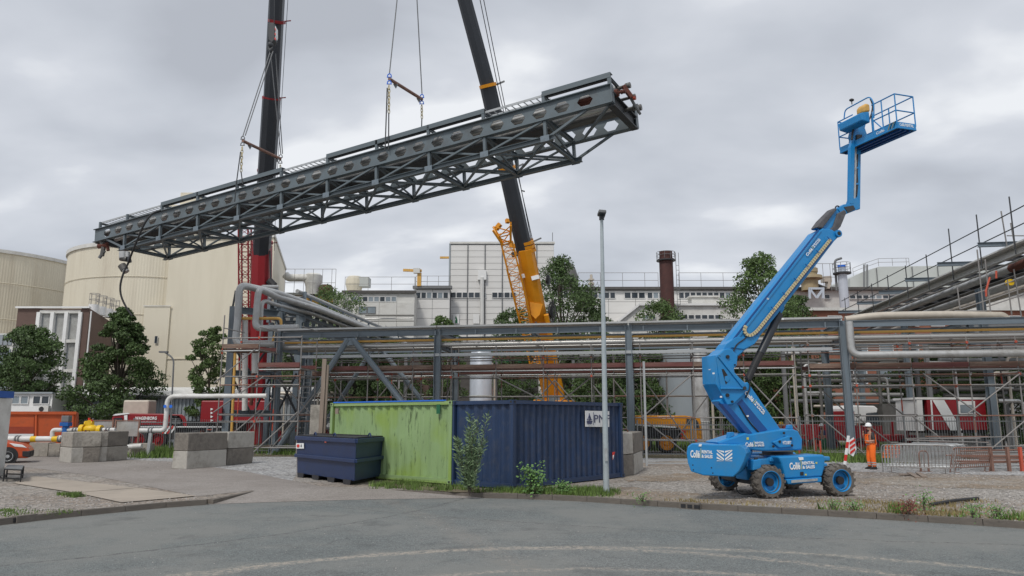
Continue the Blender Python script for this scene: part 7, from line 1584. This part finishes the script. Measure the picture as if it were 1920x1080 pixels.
# main boom: outer box with raised ribs
ext('main_boom', TP, ((1352, 668), (1374, 640), (1538, 431), (1543, 428), (1560, 430), (1570, 437), (1571, 446), (1565, 452), (1500, 537), (1421, 636), (1414, 646), (1398, 656), (1384, 668)), .40, 'lift_blue', -.2, .03)
mb = MB(); sA = [TP(1374, 640, -.2), TP(1538, 431, -.2), TP(1527, 434, .06), TP(1360, 641, .06)]; mb.prism(sA, TP.n*.3+V((0, 0, -.02))); mb.build('boom_top_face', 'lift_blue', LIFT, bevel=.015)
ext('boom_rib', TP, ((1376, 640), (1380, 642), (1541, 433), (1538, 431)), .03, 'lift_blue', -.225, .008)
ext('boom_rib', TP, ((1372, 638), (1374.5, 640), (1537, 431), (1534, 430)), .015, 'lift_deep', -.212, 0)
ext('boom_foot_plate', TP, ((1350, 664), (1372, 652), (1395, 655), (1415, 645), (1425, 632), (1380, 632), (1362, 645)), .46, 'lift_blue', -.23, .015)
mb = MB(); p = TP(1562, 441.5, 0); mb.tube([p-TP.n*.27, p+TP.n*.27], .11, 20); mb.build('end_boss', 'lift_blue', LIFT, bevel=.01); mb = MB(); mb.tube([p-TP.n*.275, p-TP.n*.26], .06, 16); mb.build('pin', 'dark', LIFT)
logo(TP, 1514, 481, 1539, 450, 6, off=-.235)
for k_, (o1, uvs) in enumerate(((-.24, ((1372, 668), (1380, 646), (1396, 636), (1404, 626))), (-.23, ((1398, 746), (1408, 724), (1400, 704), (1386, 690))), (-.24, ((1386, 760), (1404, 790), (1424, 812))))):
    mb = MB(); mb.tube(arc_pts([TP(u, v, o1) for u, v in uvs], .2), .018, 7); mb.build('hydraulic_hose', 'rubber', LIFT, smooth=True)
for (u, v) in ((1338, 700), (1352, 744), (1440, 560), (1468, 598), (1402, 780)): ext('decal', TP, ((u-2, v-1.5), (u+2, v-1.5), (u+2, v+1.5), (u-2, v+1.5)), .004, 'print_white', -.345 if u < 1360 else -.225, 0)
# energy chain along the boom
pth = [TP(u, v, -.26) for u, v in ((1556, 450), (1412, 622))]
pts = arc_pts([TP(1557, 449, -.27), TP(1418, 622.5, -.27), TP(1405, 631, -.27), TP(1394.5, 623, -.27), TP(1398, 610.5, -.27), TP(1403, 608, -.27)], .12, 5)
q = along(pts, .085)
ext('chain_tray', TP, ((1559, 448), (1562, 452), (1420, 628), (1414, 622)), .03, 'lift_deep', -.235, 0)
for a, b_ in zip(q[:-1], q[1:]): slat('chain_link', a, a.lerp(b_, .82), .05, .085, 'chain_tan', LIFT, up=TP.n.cross(b_-a))
for k in range(0, len(q)-12, 7):
    p = q[k]; mb = MB(); mb.bar(p+V((-.1, -.03, .08)), p+V((-.02, -.03, -.02)), .02, .02); mb.build('chain_clip', 'lift_deep', LIFT)
# lift cylinder
mb = MB(); mb.tube([TP(1402, 712, 0), TP(1412, 690, 0)], .10, 14); mb.tube([TP(1412, 690, 0), TP(1428, 657, 0)], .105, 14); mb.build('cylinder_boot', 'rubber', LIFT)
mb = MB(); mb.tube([TP(1426, 662, 0), TP(1461, 588, 0)], .115, 18); mb.build('lift_cylinder', 'boom_grey', LIFT, smooth=True)
mb = MB(); mb.tube([TP(1461, 588, 0), TP(1470, 570, 0)], .05, 10); mb.build('cylinder_rod', 'galv', LIFT, smooth=True)
mb = MB(); mb.prism([TP(u, v, -.1) for u, v in ((1462, 575), (1472, 566), (1470, 580), (1464, 590))], TP.n*.2); mb.build('cylinder_lug', 'lift_blue', LIFT)
# inner boom with fabric sleeves
ext('inner_boom', TP, ((1530, 428), (1566, 392), (1585, 384), (1590, 395), (1556, 432)), .24, 'lift_blue', -.12, .02)
ext('fabric_sleeve', TP, ((1531, 426), (1541, 412), (1563, 390), (1571, 391), (1561, 404), (1543, 428)), .3, 'fabric_grey', -.20, .03)
ext('fabric_sleeve', TP, ((1556, 431), (1563, 424), (1571, 400), (1584, 393), (1588, 398), (1577, 425), (1567, 436)), .3, 'fabric_grey', -.18, .03)
mb = MB(); mb.tube([TP(1570+4*cos(k*pi/5), 391-5*sin(k*pi/5), -.1) for k in range(-2, 8)], .02, 6); mb.build('hose_loop', 'rubber', LIFT)
ext('fly_knuckle', TP, ((1571, 391), (1582, 383), (1597, 381), (1600, 372), (1606, 371), (1612, 378), (1613, 391), (1603, 395), (1590, 400), (1580, 405)), .3, 'lift_blue', -.15, .015)
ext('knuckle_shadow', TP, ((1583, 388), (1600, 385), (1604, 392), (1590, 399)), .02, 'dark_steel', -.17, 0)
# fly jib: two uprights and cylinder
ext('jib_upright', TP, ((1593, 382), (1594.5, 276), (1602, 250), (1605, 250), (1603, 280), (1600.5, 382)), .12, 'lift_blue', -.16, .01)
ext('jib_upright', TP, ((1606.5, 385), (1608.5, 276), (1614.5, 276), (1613, 392), (1608, 392)), .14, 'lift_blue', .0, .01)
mb = MB(); mb.tube([TP(1601.5, 374, -.04), TP(1604, 300, -.04)], .042, 12); mb.tube([TP(1604, 300, -.04), TP(1605, 262, -.04)], .028, 10); mb.build('jib_cylinder', 'galv', LIFT, smooth=True)
mb = MB(); mb.tube(arc_pts([TP(1605, 368, .02), TP(1607.5, 345, .02), TP(1606, 325, .02), TP(1607, 290, .02)], .2), .035, 8); mb.build('jib_hose', 'rubber', LIFT)
for v in (315, 345): ext('jib_link', TP, ((1604, v-2), (1610, v-2), (1610, v+1), (1604, v+1)), .08, 'lift_blue', -.02, 0)
ext('basket_mount', TP, ((1602, 252), (1606, 232), (1610, 220), (1627, 217), (1622, 240), (1626, 252), (1628, 262), (1606, 264)), .3, 'lift_blue', -.15, .015)
ext('rotator', TP, ((1603, 262), (1622, 262), (1622, 274), (1632, 276), (1632, 268), (1638, 262), (1638, 256), (1605, 252)), .3, 'lift_blue', -.12, .015)
ext('rotator_motor', TP, ((1607, 252), (1617, 252), (1616, 272), (1608, 272)), .1, 'dark_steel', -.22, .01)
mb = MB(); mb.tube(arc_pts([TP(1597, 262, -.2), TP(1599, 245, -.2), TP(1606, 230, -.2), TP(1618, 222, -.2)], .15), .03, 8); mb.build('hose', 'rubber', LIFT)
mb = MB(); mb.tube(arc_pts([TP(1628, 228, -.2), TP(1634, 215, -.2), TP(1637, 197, -.2), TP(1632, 185, -.2)], .15), .025, 8); mb.build('hose', 'rubber', LIFT)
# basket
YD_ = 20.2; Dp = P(1682.6, 238.5, YD_); zf_ = Dp.z
def Gz(u, v): r = ray(u, v); return V((0, 0, CAMZ))+r*((zf_-CAMZ)/r.z)
A_ = Gz(1575.5, 286.5); D_ = Gz(1682.6, 238.5); C_ = Gz(1717.5, 243.5); E1 = (D_-A_).normalized(); LBk = (D_-A_).length; E2 = V((E1.y, -E1.x, 0)); E2 = E2 if E2.x > 0 else -E2; WBk = (C_-D_).length
E2 = (C_-D_).normalized()
def bk_(a, b_, h_): return A_+E1*a*LBk+E2*b_*WBk+V((0, 0, h_))
mb = MB(); mb.prism([bk_(0, 0, 0), bk_(1, 0, 0), bk_(1, 1, 0), bk_(0, 1, 0)], (0, 0, .03)); mb.build('basket_floor', 'dark_steel', LIFT)
for b_ in (.25, .5, .75): slat('floor_runner', bk_(0.02, b_, -.03), bk_(.98, b_, -.03), .05, .06, 'lift_deep', LIFT)
for a, c in (((0, 0), (1, 0)), ((1, 0), (1, 1)), ((1, 1), (0, 1)), ((0, 1), (0, 0))): slat('toe_board', bk_(*a, .085), bk_(*c, .085), .02, .17, 'lift_blue', LIFT); rod('floor_tube', bk_(*a, -.01), bk_(*c, -.01), .022, 'lift_blue', LIFT)
HR = 1.02
cr = [(0, 0), (.34, 0), (.62, 0), (.78, 0), (1, 0), (1, 1), (.6, 1), (.3, 1), (0, 1)]
for c in cr:
    if c in ((.34, 0),): continue
    rod('post', bk_(*c, .1), bk_(*c, HR if c != (.62, 0) else .8), .019, 'lift_blue', LIFT)
for h_ in (.52, HR):
    for a, c in (((0, 0), (.28, 0)), ((.62, 0), (1, 0)), ((1, 0), (1, 1)), ((1, 1), (0, 1)), ((0, 1), (0, 0))): rod('rail', bk_(*a, h_), bk_(*c, h_), .02, 'lift_blue', LIFT)
mb = MB(); mb.tube(arc_pts([bk_(.12, 0, HR), bk_(.15, 0, HR+.28), bk_(.6, 0, HR+.3), bk_(.66, 0, HR+.05), bk_(.64, 0, .6)], .12), .02, 8); mb.build('console_guard', 'lift_blue', LIFT, smooth=True)
ca = P(1588.5, 207, 20.6); 
c8 = [(1588, 207), (1590, 219), (1612, 226), (1626, 217), (1632, 203), (1612, 193)]
mb = MB(); p0 = bk_(.12, -.18, .62); ax = E1; mb.prism([bk_(.16, -.02, .86), bk_(.16, -.5, .78), bk_(.16, -.46, .55), bk_(.16, -.02, .5)], E1*LBk*.42); mb.build('control_console', 'lift_blue', LIFT, bevel=.03)
mb = MB(); mb.prism([bk_(.58, .05, .86), bk_(.58, -.3, .82), bk_(.58, -.32, 1.0), bk_(.58, -.15, 1.12), bk_(.58, .05, 1.1)], E1*LBk*-.14); mb.build('console_pad', 'yellow', LIFT, bevel=.05)
mb = MB(); c = bk_(.3, -.05, HR+.32); mb.tube([c, c+V((0, 0, .1))], .015, 6); mb.sphere(c+V((0, 0, .14)), .06, 10, 6, (1.3, 1, .8)); mb.build('alarm_light', 'dark', LIFT)
rod('stay', bk_(.62, 0, .55), bk_(.78, 0, .12), .018, 'lift_blue', LIFT)
BP = PL(D_.x, D_.y, atan2(E2.y, E2.x)); lettering('Collé RENTAL', bk_(1, .12, .05)+E1*.012, E2, (0, 0, 1), .09, 'print_white', LIFT, width=WBk*.75)
for k in range(4): 
    p = bk_(.93+.0, 0, .17)-E2*.012; mb = MB(); q = bk_(.86+k*.03, 0, .02)-E2*.015; mb.bar(q, q+E1*.09+V((0, 0, .17)), .004, .035, up=E2); mb.build('hazard_stripe', 'bright_yellow' if k % 2 == 0 else 'dark', LIFT)
lettering('Collé', bk_(.66, 0, .05)-E2*.013, -E1 if 0 else E1, (0, 0, 1), .08, 'print_white', LIFT, width=.3)

# ================================================================ people
def person(u, v, label, cloth, top, height=1.8, face_=-1., helm='print_white', group=None, Y=None, arms='phone'):
    b = G(u, v) if Y is None else V((P(u, v, Y).x, Y, 0))
    t = thing('person', label, 'person', b, group); s = height/1.8; fx = face_
    J = {'pel': (0, 0, .95), 'wst': (0, 0, 1.1), 'chs': (.01*fx, 0, 1.32), 'nek': (.02*fx, 0, 1.50), 'hd0': (.04*fx, 0, 1.60), 'hd1': (.05*fx, 0, 1.71),
         'hipL': (0, -.10, .90), 'kneL': (.03*fx, -.12, .50), 'ankL': (-.02*fx, -.12, .09), 'toeL': (.16*fx, -.13, .04), 'hipR': (0, .10, .90), 'kneR': (.06*fx, .13, .50), 'ankR': (.05*fx, .14, .09), 'toeR': (.22*fx, .15, .04),
         'shL': (0, -.19, 1.43), 'elL': (.0, -.27, 1.15), 'wrL': (.20*fx, -.2, 1.12), 'haL': (.27*fx, -.15, 1.14), 'shR': (0, .19, 1.43), 'elR': (.08*fx, .28, 1.17), 'wrR': (.22*fx, .16, 1.34 if arms == 'phone' else 1.1), 'haR': (.23*fx, .11, 1.44 if arms == 'phone' else 1.1)}
    R = {'pel': .15, 'wst': .14, 'chs': .165, 'nek': .06, 'hd0': .085, 'hd1': .095, 'hipL': .115, 'kneL': .085, 'ankL': .055, 'toeL': .045, 'shL': .075, 'elL': .05, 'wrL': .036, 'haL': .042}
    def skinned(nm, edges, m, rs=None, grow=0.):
        names = []; 
        for a, c in edges:
            for x in (a, c):
                if x not in names: names.append(x)
        me = bpy.data.meshes.new(nm); me.from_pydata([V(J[x])*s for x in names], [(names.index(a), names.index(c)) for a, c in edges], []); me.materials.append(MT[m])
        o = bpy.data.objects.new(nm, me); COL.objects.link(o); o.parent = t; sk = o.modifiers.new('skin', 'SKIN'); 
        for i, x in enumerate(names):
            r = R.get(x, R.get(x[:-1]+'L', .05))*s+grow; me.skin_vertices[0].data[i].radius = (r, r*(1.0 if x not in ('chs', 'wst', 'pel') else .8)); 
        me.skin_vertices[0].data[0].use_root = True
        ss = o.modifiers.new('sub', 'SUBSURF'); ss.levels = 1; ss.render_levels = 2; return o
    E_ = [('pel', 'wst'), ('wst', 'chs'), ('chs', 'nek'), ('nek', 'hd0'), ('hd0', 'hd1'), ('chs', 'shL'), ('shL', 'elL'), ('elL', 'wrL'), ('wrL', 'haL'), ('chs', 'shR'), ('shR', 'elR'), ('elR', 'wrR'), ('wrR', 'haR'), ('pel', 'hipL'), ('hipL', 'kneL'), ('kneL', 'ankL'), ('pel', 'hipR'), ('hipR', 'kneR'), ('kneR', 'ankR')]
    skinned('body', E_, 'skin')
    skinned('trousers', [('pel', 'wst'), ('pel', 'hipL'), ('hipL', 'kneL'), ('kneL', 'ankL'), ('pel', 'hipR'), ('hipR', 'kneR'), ('kneR', 'ankR')], cloth, grow=.028)
    skinned('shirt', [('chs', 'wst'), ('chs', 'shL'), ('shL', 'elL'), ('chs', 'shR'), ('shR', 'elR')], top, grow=.018)
    if cloth == 'hi_vis':
        mb = MB()
        for y in (-.09, .09): mb.bar(b+V((.15*fx, y, 1.05))*1, b+V((.16*fx, y, 1.40)), .07, .02, up=(fx, 0, 0)); mb.bar(b+V((.16*fx, y, 1.40)), b+V((-.12*fx, y, 1.47)), .06, .02)
        mb.prism([b+V((.165*fx, y, z_)) for y, z_ in ((-.13, 1.05), (.13, 1.05), (.1, 1.36), (-.1, 1.36))], (.02*fx, 0, 0)); mb.prism([b+V((-.15*fx, y, z_)) for y, z_ in ((-.14, 1.0), (.14, 1.0), (.08, 1.42), (-.08, 1.42))], (-.02*fx, 0, 0)); mb.build('bib_and_braces', 'hi_vis', t)
        for nm, zz_ in (('L', .2), ('L', .28), ('R', .2), ('R', .28)):
            a = V(J['ank'+nm]); k = V(J['kne'+nm]); p = b+a.lerp(k, (zz_-.09)/.41); mb = MB(); mb.tube([p-V((0, 0, .02)), p+V((0, 0, .02))], .098, 14); mb.build('reflective_band', 'galv_flat', t)
        mb = MB(); mb.tube([b+V((0, 0, .99)), b+V((0, 0, 1.01))], .185, 16); mb.build('reflective_belt', 'galv_flat', t)
    for q in 'LR':
        p = b+V(J['ank'+q])*s; mb = MB(); mb.prism([p+V((x*fx, -.05, z_-.09*s)) for x, z_ in ((-.08, 0), (.2, 0), (.2, .05), (.12, .09), (.04, .13), (-.07, .12))], (0, .1, 0)); mb.build('boot', 'dark', t, bevel=.015)
    hp_ = b+V(J['hd1'])*s
    mb = MB(); mb.lathe(hp_+V((0, 0, .02)), [(.15, 0), (.125, .01), (.12, .06), (.09, .12), (.04, .145), (0, .15)], 18); mb.prism([hp_+V((x*fx, y, .02)) for x, y in ((.08, -.09), (.2, -.06), (.22, 0), (.2, .06), (.08, .09))], (0, 0, .015)); mb.build('helmet', helm, t, smooth=True)
    mb = MB(); h0 = b+V(J['hd0'])*s; mb.prism([h0+V((x*fx, -.012, z_)) for x, z_ in ((.07, .08), (.115, .03), (.07, .02))], (0, .024, 0)); mb.build('nose', 'skin', t)
    mb = MB(); 
    for y in (-.035, .035): mb.sphere(h0+V((.075*fx, y, .075)), .014, 8, 5)
    mb.build('eyes', 'dark', t); mb = MB(); mb.bar(h0+V((.083*fx, -.025, -.02)), h0+V((.083*fx, .025, -.02)), .01, .01); mb.build('mouth', 'rust', t); mb = MB(); mb.sphere(h0+V((-.02*fx, -.09, .05)), .026, 8, 5, (.6, .5, 1)); mb.sphere(h0+V((-.02*fx, .09, .05)), .026, 8, 5, (.6, .5, 1)); mb.build('ears', 'skin', t)
    mb = MB(); mb.sphere(h0+V((.03*fx, 0, -.03)), .09, 10, 6, (.7, .8, .6)); mb.build('beard', 'dark', t, smooth=True)
    for q, dx in (('haL', 1), ('haR', 1)):
        p = b+V(J[q])*s; up_ = V((.3*fx, 0, .1 if q == 'haL' else .9)).normalized()
        for k in range(4):
            y = (k-1.5)*.019; L_ = (.07, .08, .075, .058)[k]; mb = MB(); a = p+up_*.025+V((0, y, 0)); mb.tube([a, a+up_*L_*.5, a+up_*L_*.85+V((-.02*fx, 0, 0)), a+up_*L_*.9+V((-.035*fx, 0, 0))], .0085, 6); mb.build('finger', 'skin', t, smooth=True)
        mb = MB(); a = p+V((0, -.03, 0)); mb.tube([a, a+up_*.03+V((.0, -.02, 0)), a+up_*.055+V((0, -.022, 0))], .0095, 6); mb.build('thumb', 'skin', t, smooth=True)
    if arms == 'phone': mb = MB(); p = b+V(J['haR'])*s; mb.box(p+V((-.045*fx, -.02, .06)), (.02, .06, .13)); mb.build('phone', 'dark', t)
    return t
person(1637, 880, 'worker in orange hi vis dungarees and white helmet standing by the barriers', 'hi_vis', 'dark', 1.82)
person(1499, 830, 'worker in dark blue overalls and white helmet behind the fence, left of another', 'navy_cloth', 'navy_cloth', 1.78, 1., 'print_white', Y=42.6, arms='down')
person(1544, 830, 'worker in blue and green overalls and white helmet behind the fence', 'valve_green', 'navy_cloth', 1.7, -1., 'print_white', Y=42.6, arms='down')
person(1465, 830, 'worker with yellow helmet mostly hidden behind the blue turret', 'slate', 'slate', 1.8, 1., 'bright_yellow', Y=43, arms='down')

# ================================================================ barriers, traffic sign, debris on the right
def barrier(a, b_, h_, label, m='galv', tilt=0., nb=20):
    a, b_ = V(a), V(b_); t = thing('crowd_barrier', label, 'barrier', a, 'steel crowd barriers stacked by the worker'); nrm = (b_-a).cross(V((0, 0, 1))).normalized()*tilt; u_ = V((0, 0, h_))+nrm
    mb = MB(); mb.tube(arc_pts([a, a+u_, b_+u_, b_], .15), .022, 8); mb.tube([a+u_*.2, b_+u_*.2], .018, 6); mb.build('frame', m, t, smooth=True)
    mb = MB()
    for k in range(1, nb): p = a.lerp(b_, k/nb); mb.tube([p+u_*.2, p+u_], .012, 4, caps=False)
    mb.build('bars', m, t, kind='stuff')
    for p in (a.lerp(b_, .12), a.lerp(b_, .88)): mb = MB(); mb.bar(p+V((0, -.28, .01)), p+V((0, .28, .01)), .05, .02); mb.bar(p+V((0, -.0, .0)), p+u_*.2, .03, .03); mb.build('foot', m, t)
random.seed(12)
fm = {0: 'frontmost', 1: 'second', 2: 'third', 3: 'fourth', 4: 'fifth', 5: 'sixth', 6: 'rearmost'}
for k in range(7):
    a, b_ = G(1656+k*5, 885-k*3.0), G(1790+k*4, 889-k*3.4)
    barrier(a, b_, 1.05-.03*k, fm[k]+' steel crowd barrier in the stack right of the worker', 'galv' if k % 3 else 'scaf', .06*k)
barrier(G(1781, 886), G(1855, 884), .95, 'brownish crowd barrier leaning at the right end of the stack', 'scaf_brown', .25)
barrier(G(1722, 884)+V((0, -.15, 0)), G(1728, 884)+V((.25, -.1, 0)), .8, 'brown upright rack frame in front of the barriers', 'scaf_brown', 0, 2)
t = thing('scaffold_stillage', 'low stillage of loose scaffold tubes at the right edge', 'stillage', G(1880, 884))
for k in range(26):
    a = G(1800+random.uniform(-30, 40), 874+random.uniform(-8, 10)); zz_ = .1+random.uniform(0, .55); L_ = random.uniform(3, 6); da = random.uniform(-.1, .12)
    rod('loose_tube', a+V((0, 0, zz_)), a+V((L_*cos(da), L_*sin(da), zz_+random.uniform(-.05, .1))), .03, random.choice(('scaf', 'galv', 'scaf_brown', 'scaf')), t)
for u in (1861, 1893, 1917): 
    a = G(u, 884); slat('stillage_post', a, a+V((0, 0, .95)), .1, .12, 'scaf_brown' if u != 1917 else 'scaf_red', t)
for k in range(18):
    a = G(1700+random.uniform(-50, 90), 868+random.uniform(-6, 6)); L_ = random.uniform(2, 4); zz_ = random.uniform(.9, 1.25) if k < 8 else random.uniform(.1, .9); da = random.uniform(-.15, .1)
    rod('loose_tube', a+V((0, 0, zz_)), a+V((L_*cos(da), L_*sin(da), zz_+random.uniform(-.12, .12))), .025, random.choice(('scaf', 'galv', 'scaf', 'scaf_brown')), t)
t = thing('orange_tube_bundle', 'bundle of orange tubes between the worker and the barriers', 'tube bundle', G(1672, 872))
for k in range(7): a = G(1655+k*1.2, 872)+V((0, 0, .35+k*.08)); rod('orange_tube', a, a+V((.8, .1, 0)), .025, 'scaf_red' if k % 2 else 'hi_vis', t)
t = thing('plank_pieces', 'broken timber planks on the gravel under the barriers', 'planks', G(1725, 893))
for a, b_ in (((1705, 889), (1722, 897)), ((1722, 889), (1734, 896)), ((1690, 893), (1706, 891))): slat('plank', G(*a)+V((0, 0, .05)), G(*b_)+V((0, 0, .03)), .18, .04, 'timber', t)
# red white baton and sign leaning by the column
t = thing('traffic_baton', 'leaning red and white striped traffic post beside the right column', 'traffic post', G(1581, 868))
a, b_ = G(1580, 868), P(1590, 818, 28.5)
a.y = 28.5; a = V((P(1580, 868, 28.9).x, 28.9, 0)); b_ = P(1591, 817, 29.0)
for k in range(6): slat('stripe', a.lerp(b_, k/6), a.lerp(b_, (k+1)/6), .10, .05, 'print_red' if k % 2 == 0 else 'print_white', t)
t = thing('barrier_board', 'red and white chevron board leaning against the right column', 'sign', P(1597, 850, 30)); c4 = [P(u, v, 30) for u, v in ((1592, 826), (1601, 820), (1606, 842), (1600, 856), (1591, 850))]
mb = MB(); mb.prism(c4, (0, .03, 0)); mb.build('board', 'print_white', t); 
for k in range(3): mb = MB(); mb.prism([P(u, v, 29.98) for u, v in ((1593+k*.5, 829+k*9), (1603, 822+k*9), (1604, 826+k*9), (1593+k*.5, 834+k*9))], (0, -.01, 0)); mb.build('red_stripe', 'print_red', t)
mb = MB(); mb.box(G(1612, 866)+V((0, 0, .03)), (1.2, .4, .06)); single('white_kerb_slab', mb, 'concrete_pale', 'pale slab lying in the weeds left of the worker', 'slab')
for k, (u, v) in enumerate(((1500, 862), (1531, 858), (1540, 862), (1515, 852))):
    p = G(u, v); mb = MB(); mb.tube([p, p+V((0, 0, .95))], .045, 8); single('orange_marker_post', mb, 'scaf_red', ['leftmost orange marker post in the weeds', 'orange marker post right of the boom lift turret', 'short orange marker post nearest the column', 'rear orange marker post behind the lift'][k], 'marker post')
mb = MB(); a, b_ = G(1745, 950), G(1834, 938); mb.tube([a+V((0, 0, .05)), a.lerp(b_, .5)+V((0, 0, .07)), b_+V((0, 0, .05))], .04, 10); single('black_hose', mb, 'rubber', 'black plastic pipe lying on the gravel at the right', 'pipe', smooth=True)
mb = MB(); mb.box(G(1437, 850)+V((0, 2, .4)), (1, 1, .8)); 
for k, (u, v, r) in enumerate(((1225, 838, .3), (1236, 841, .22), (1216, 842, .25), (1246, 843, .2))):
    p = G(u, v); mb = MB(); mb.sphere(p+V((0, 0, r*.5)), r, 7, 4, (1.3, 1, .7)); single('rubble_stone', mb, 'concrete_dark', ['largest', 'middle', 'leftmost', 'smallest'][k]+' rubble stone below the orange carrier', 'stone', 'rubble stones by the fence')
# low gate frame behind the right block stack
t = thing('gate_frame', 'low grey gate frame along the ground right of the navy container', 'gate', (P(1210, 850, 33).x, 33, 0)); x0_, x1_ = P(1212, 850, 33.5).x, P(1290, 850, 33.5).x
for z_ in (.12, .26): slat('rail', (x0_, 33.5, z_), (x1_+4, 33.2, z_), .05, .05, 'galv', t)
slat('post', (x0_, 33.5, 0), (x0_, 33.5, 4.6), .09, .09, 'galv', t)
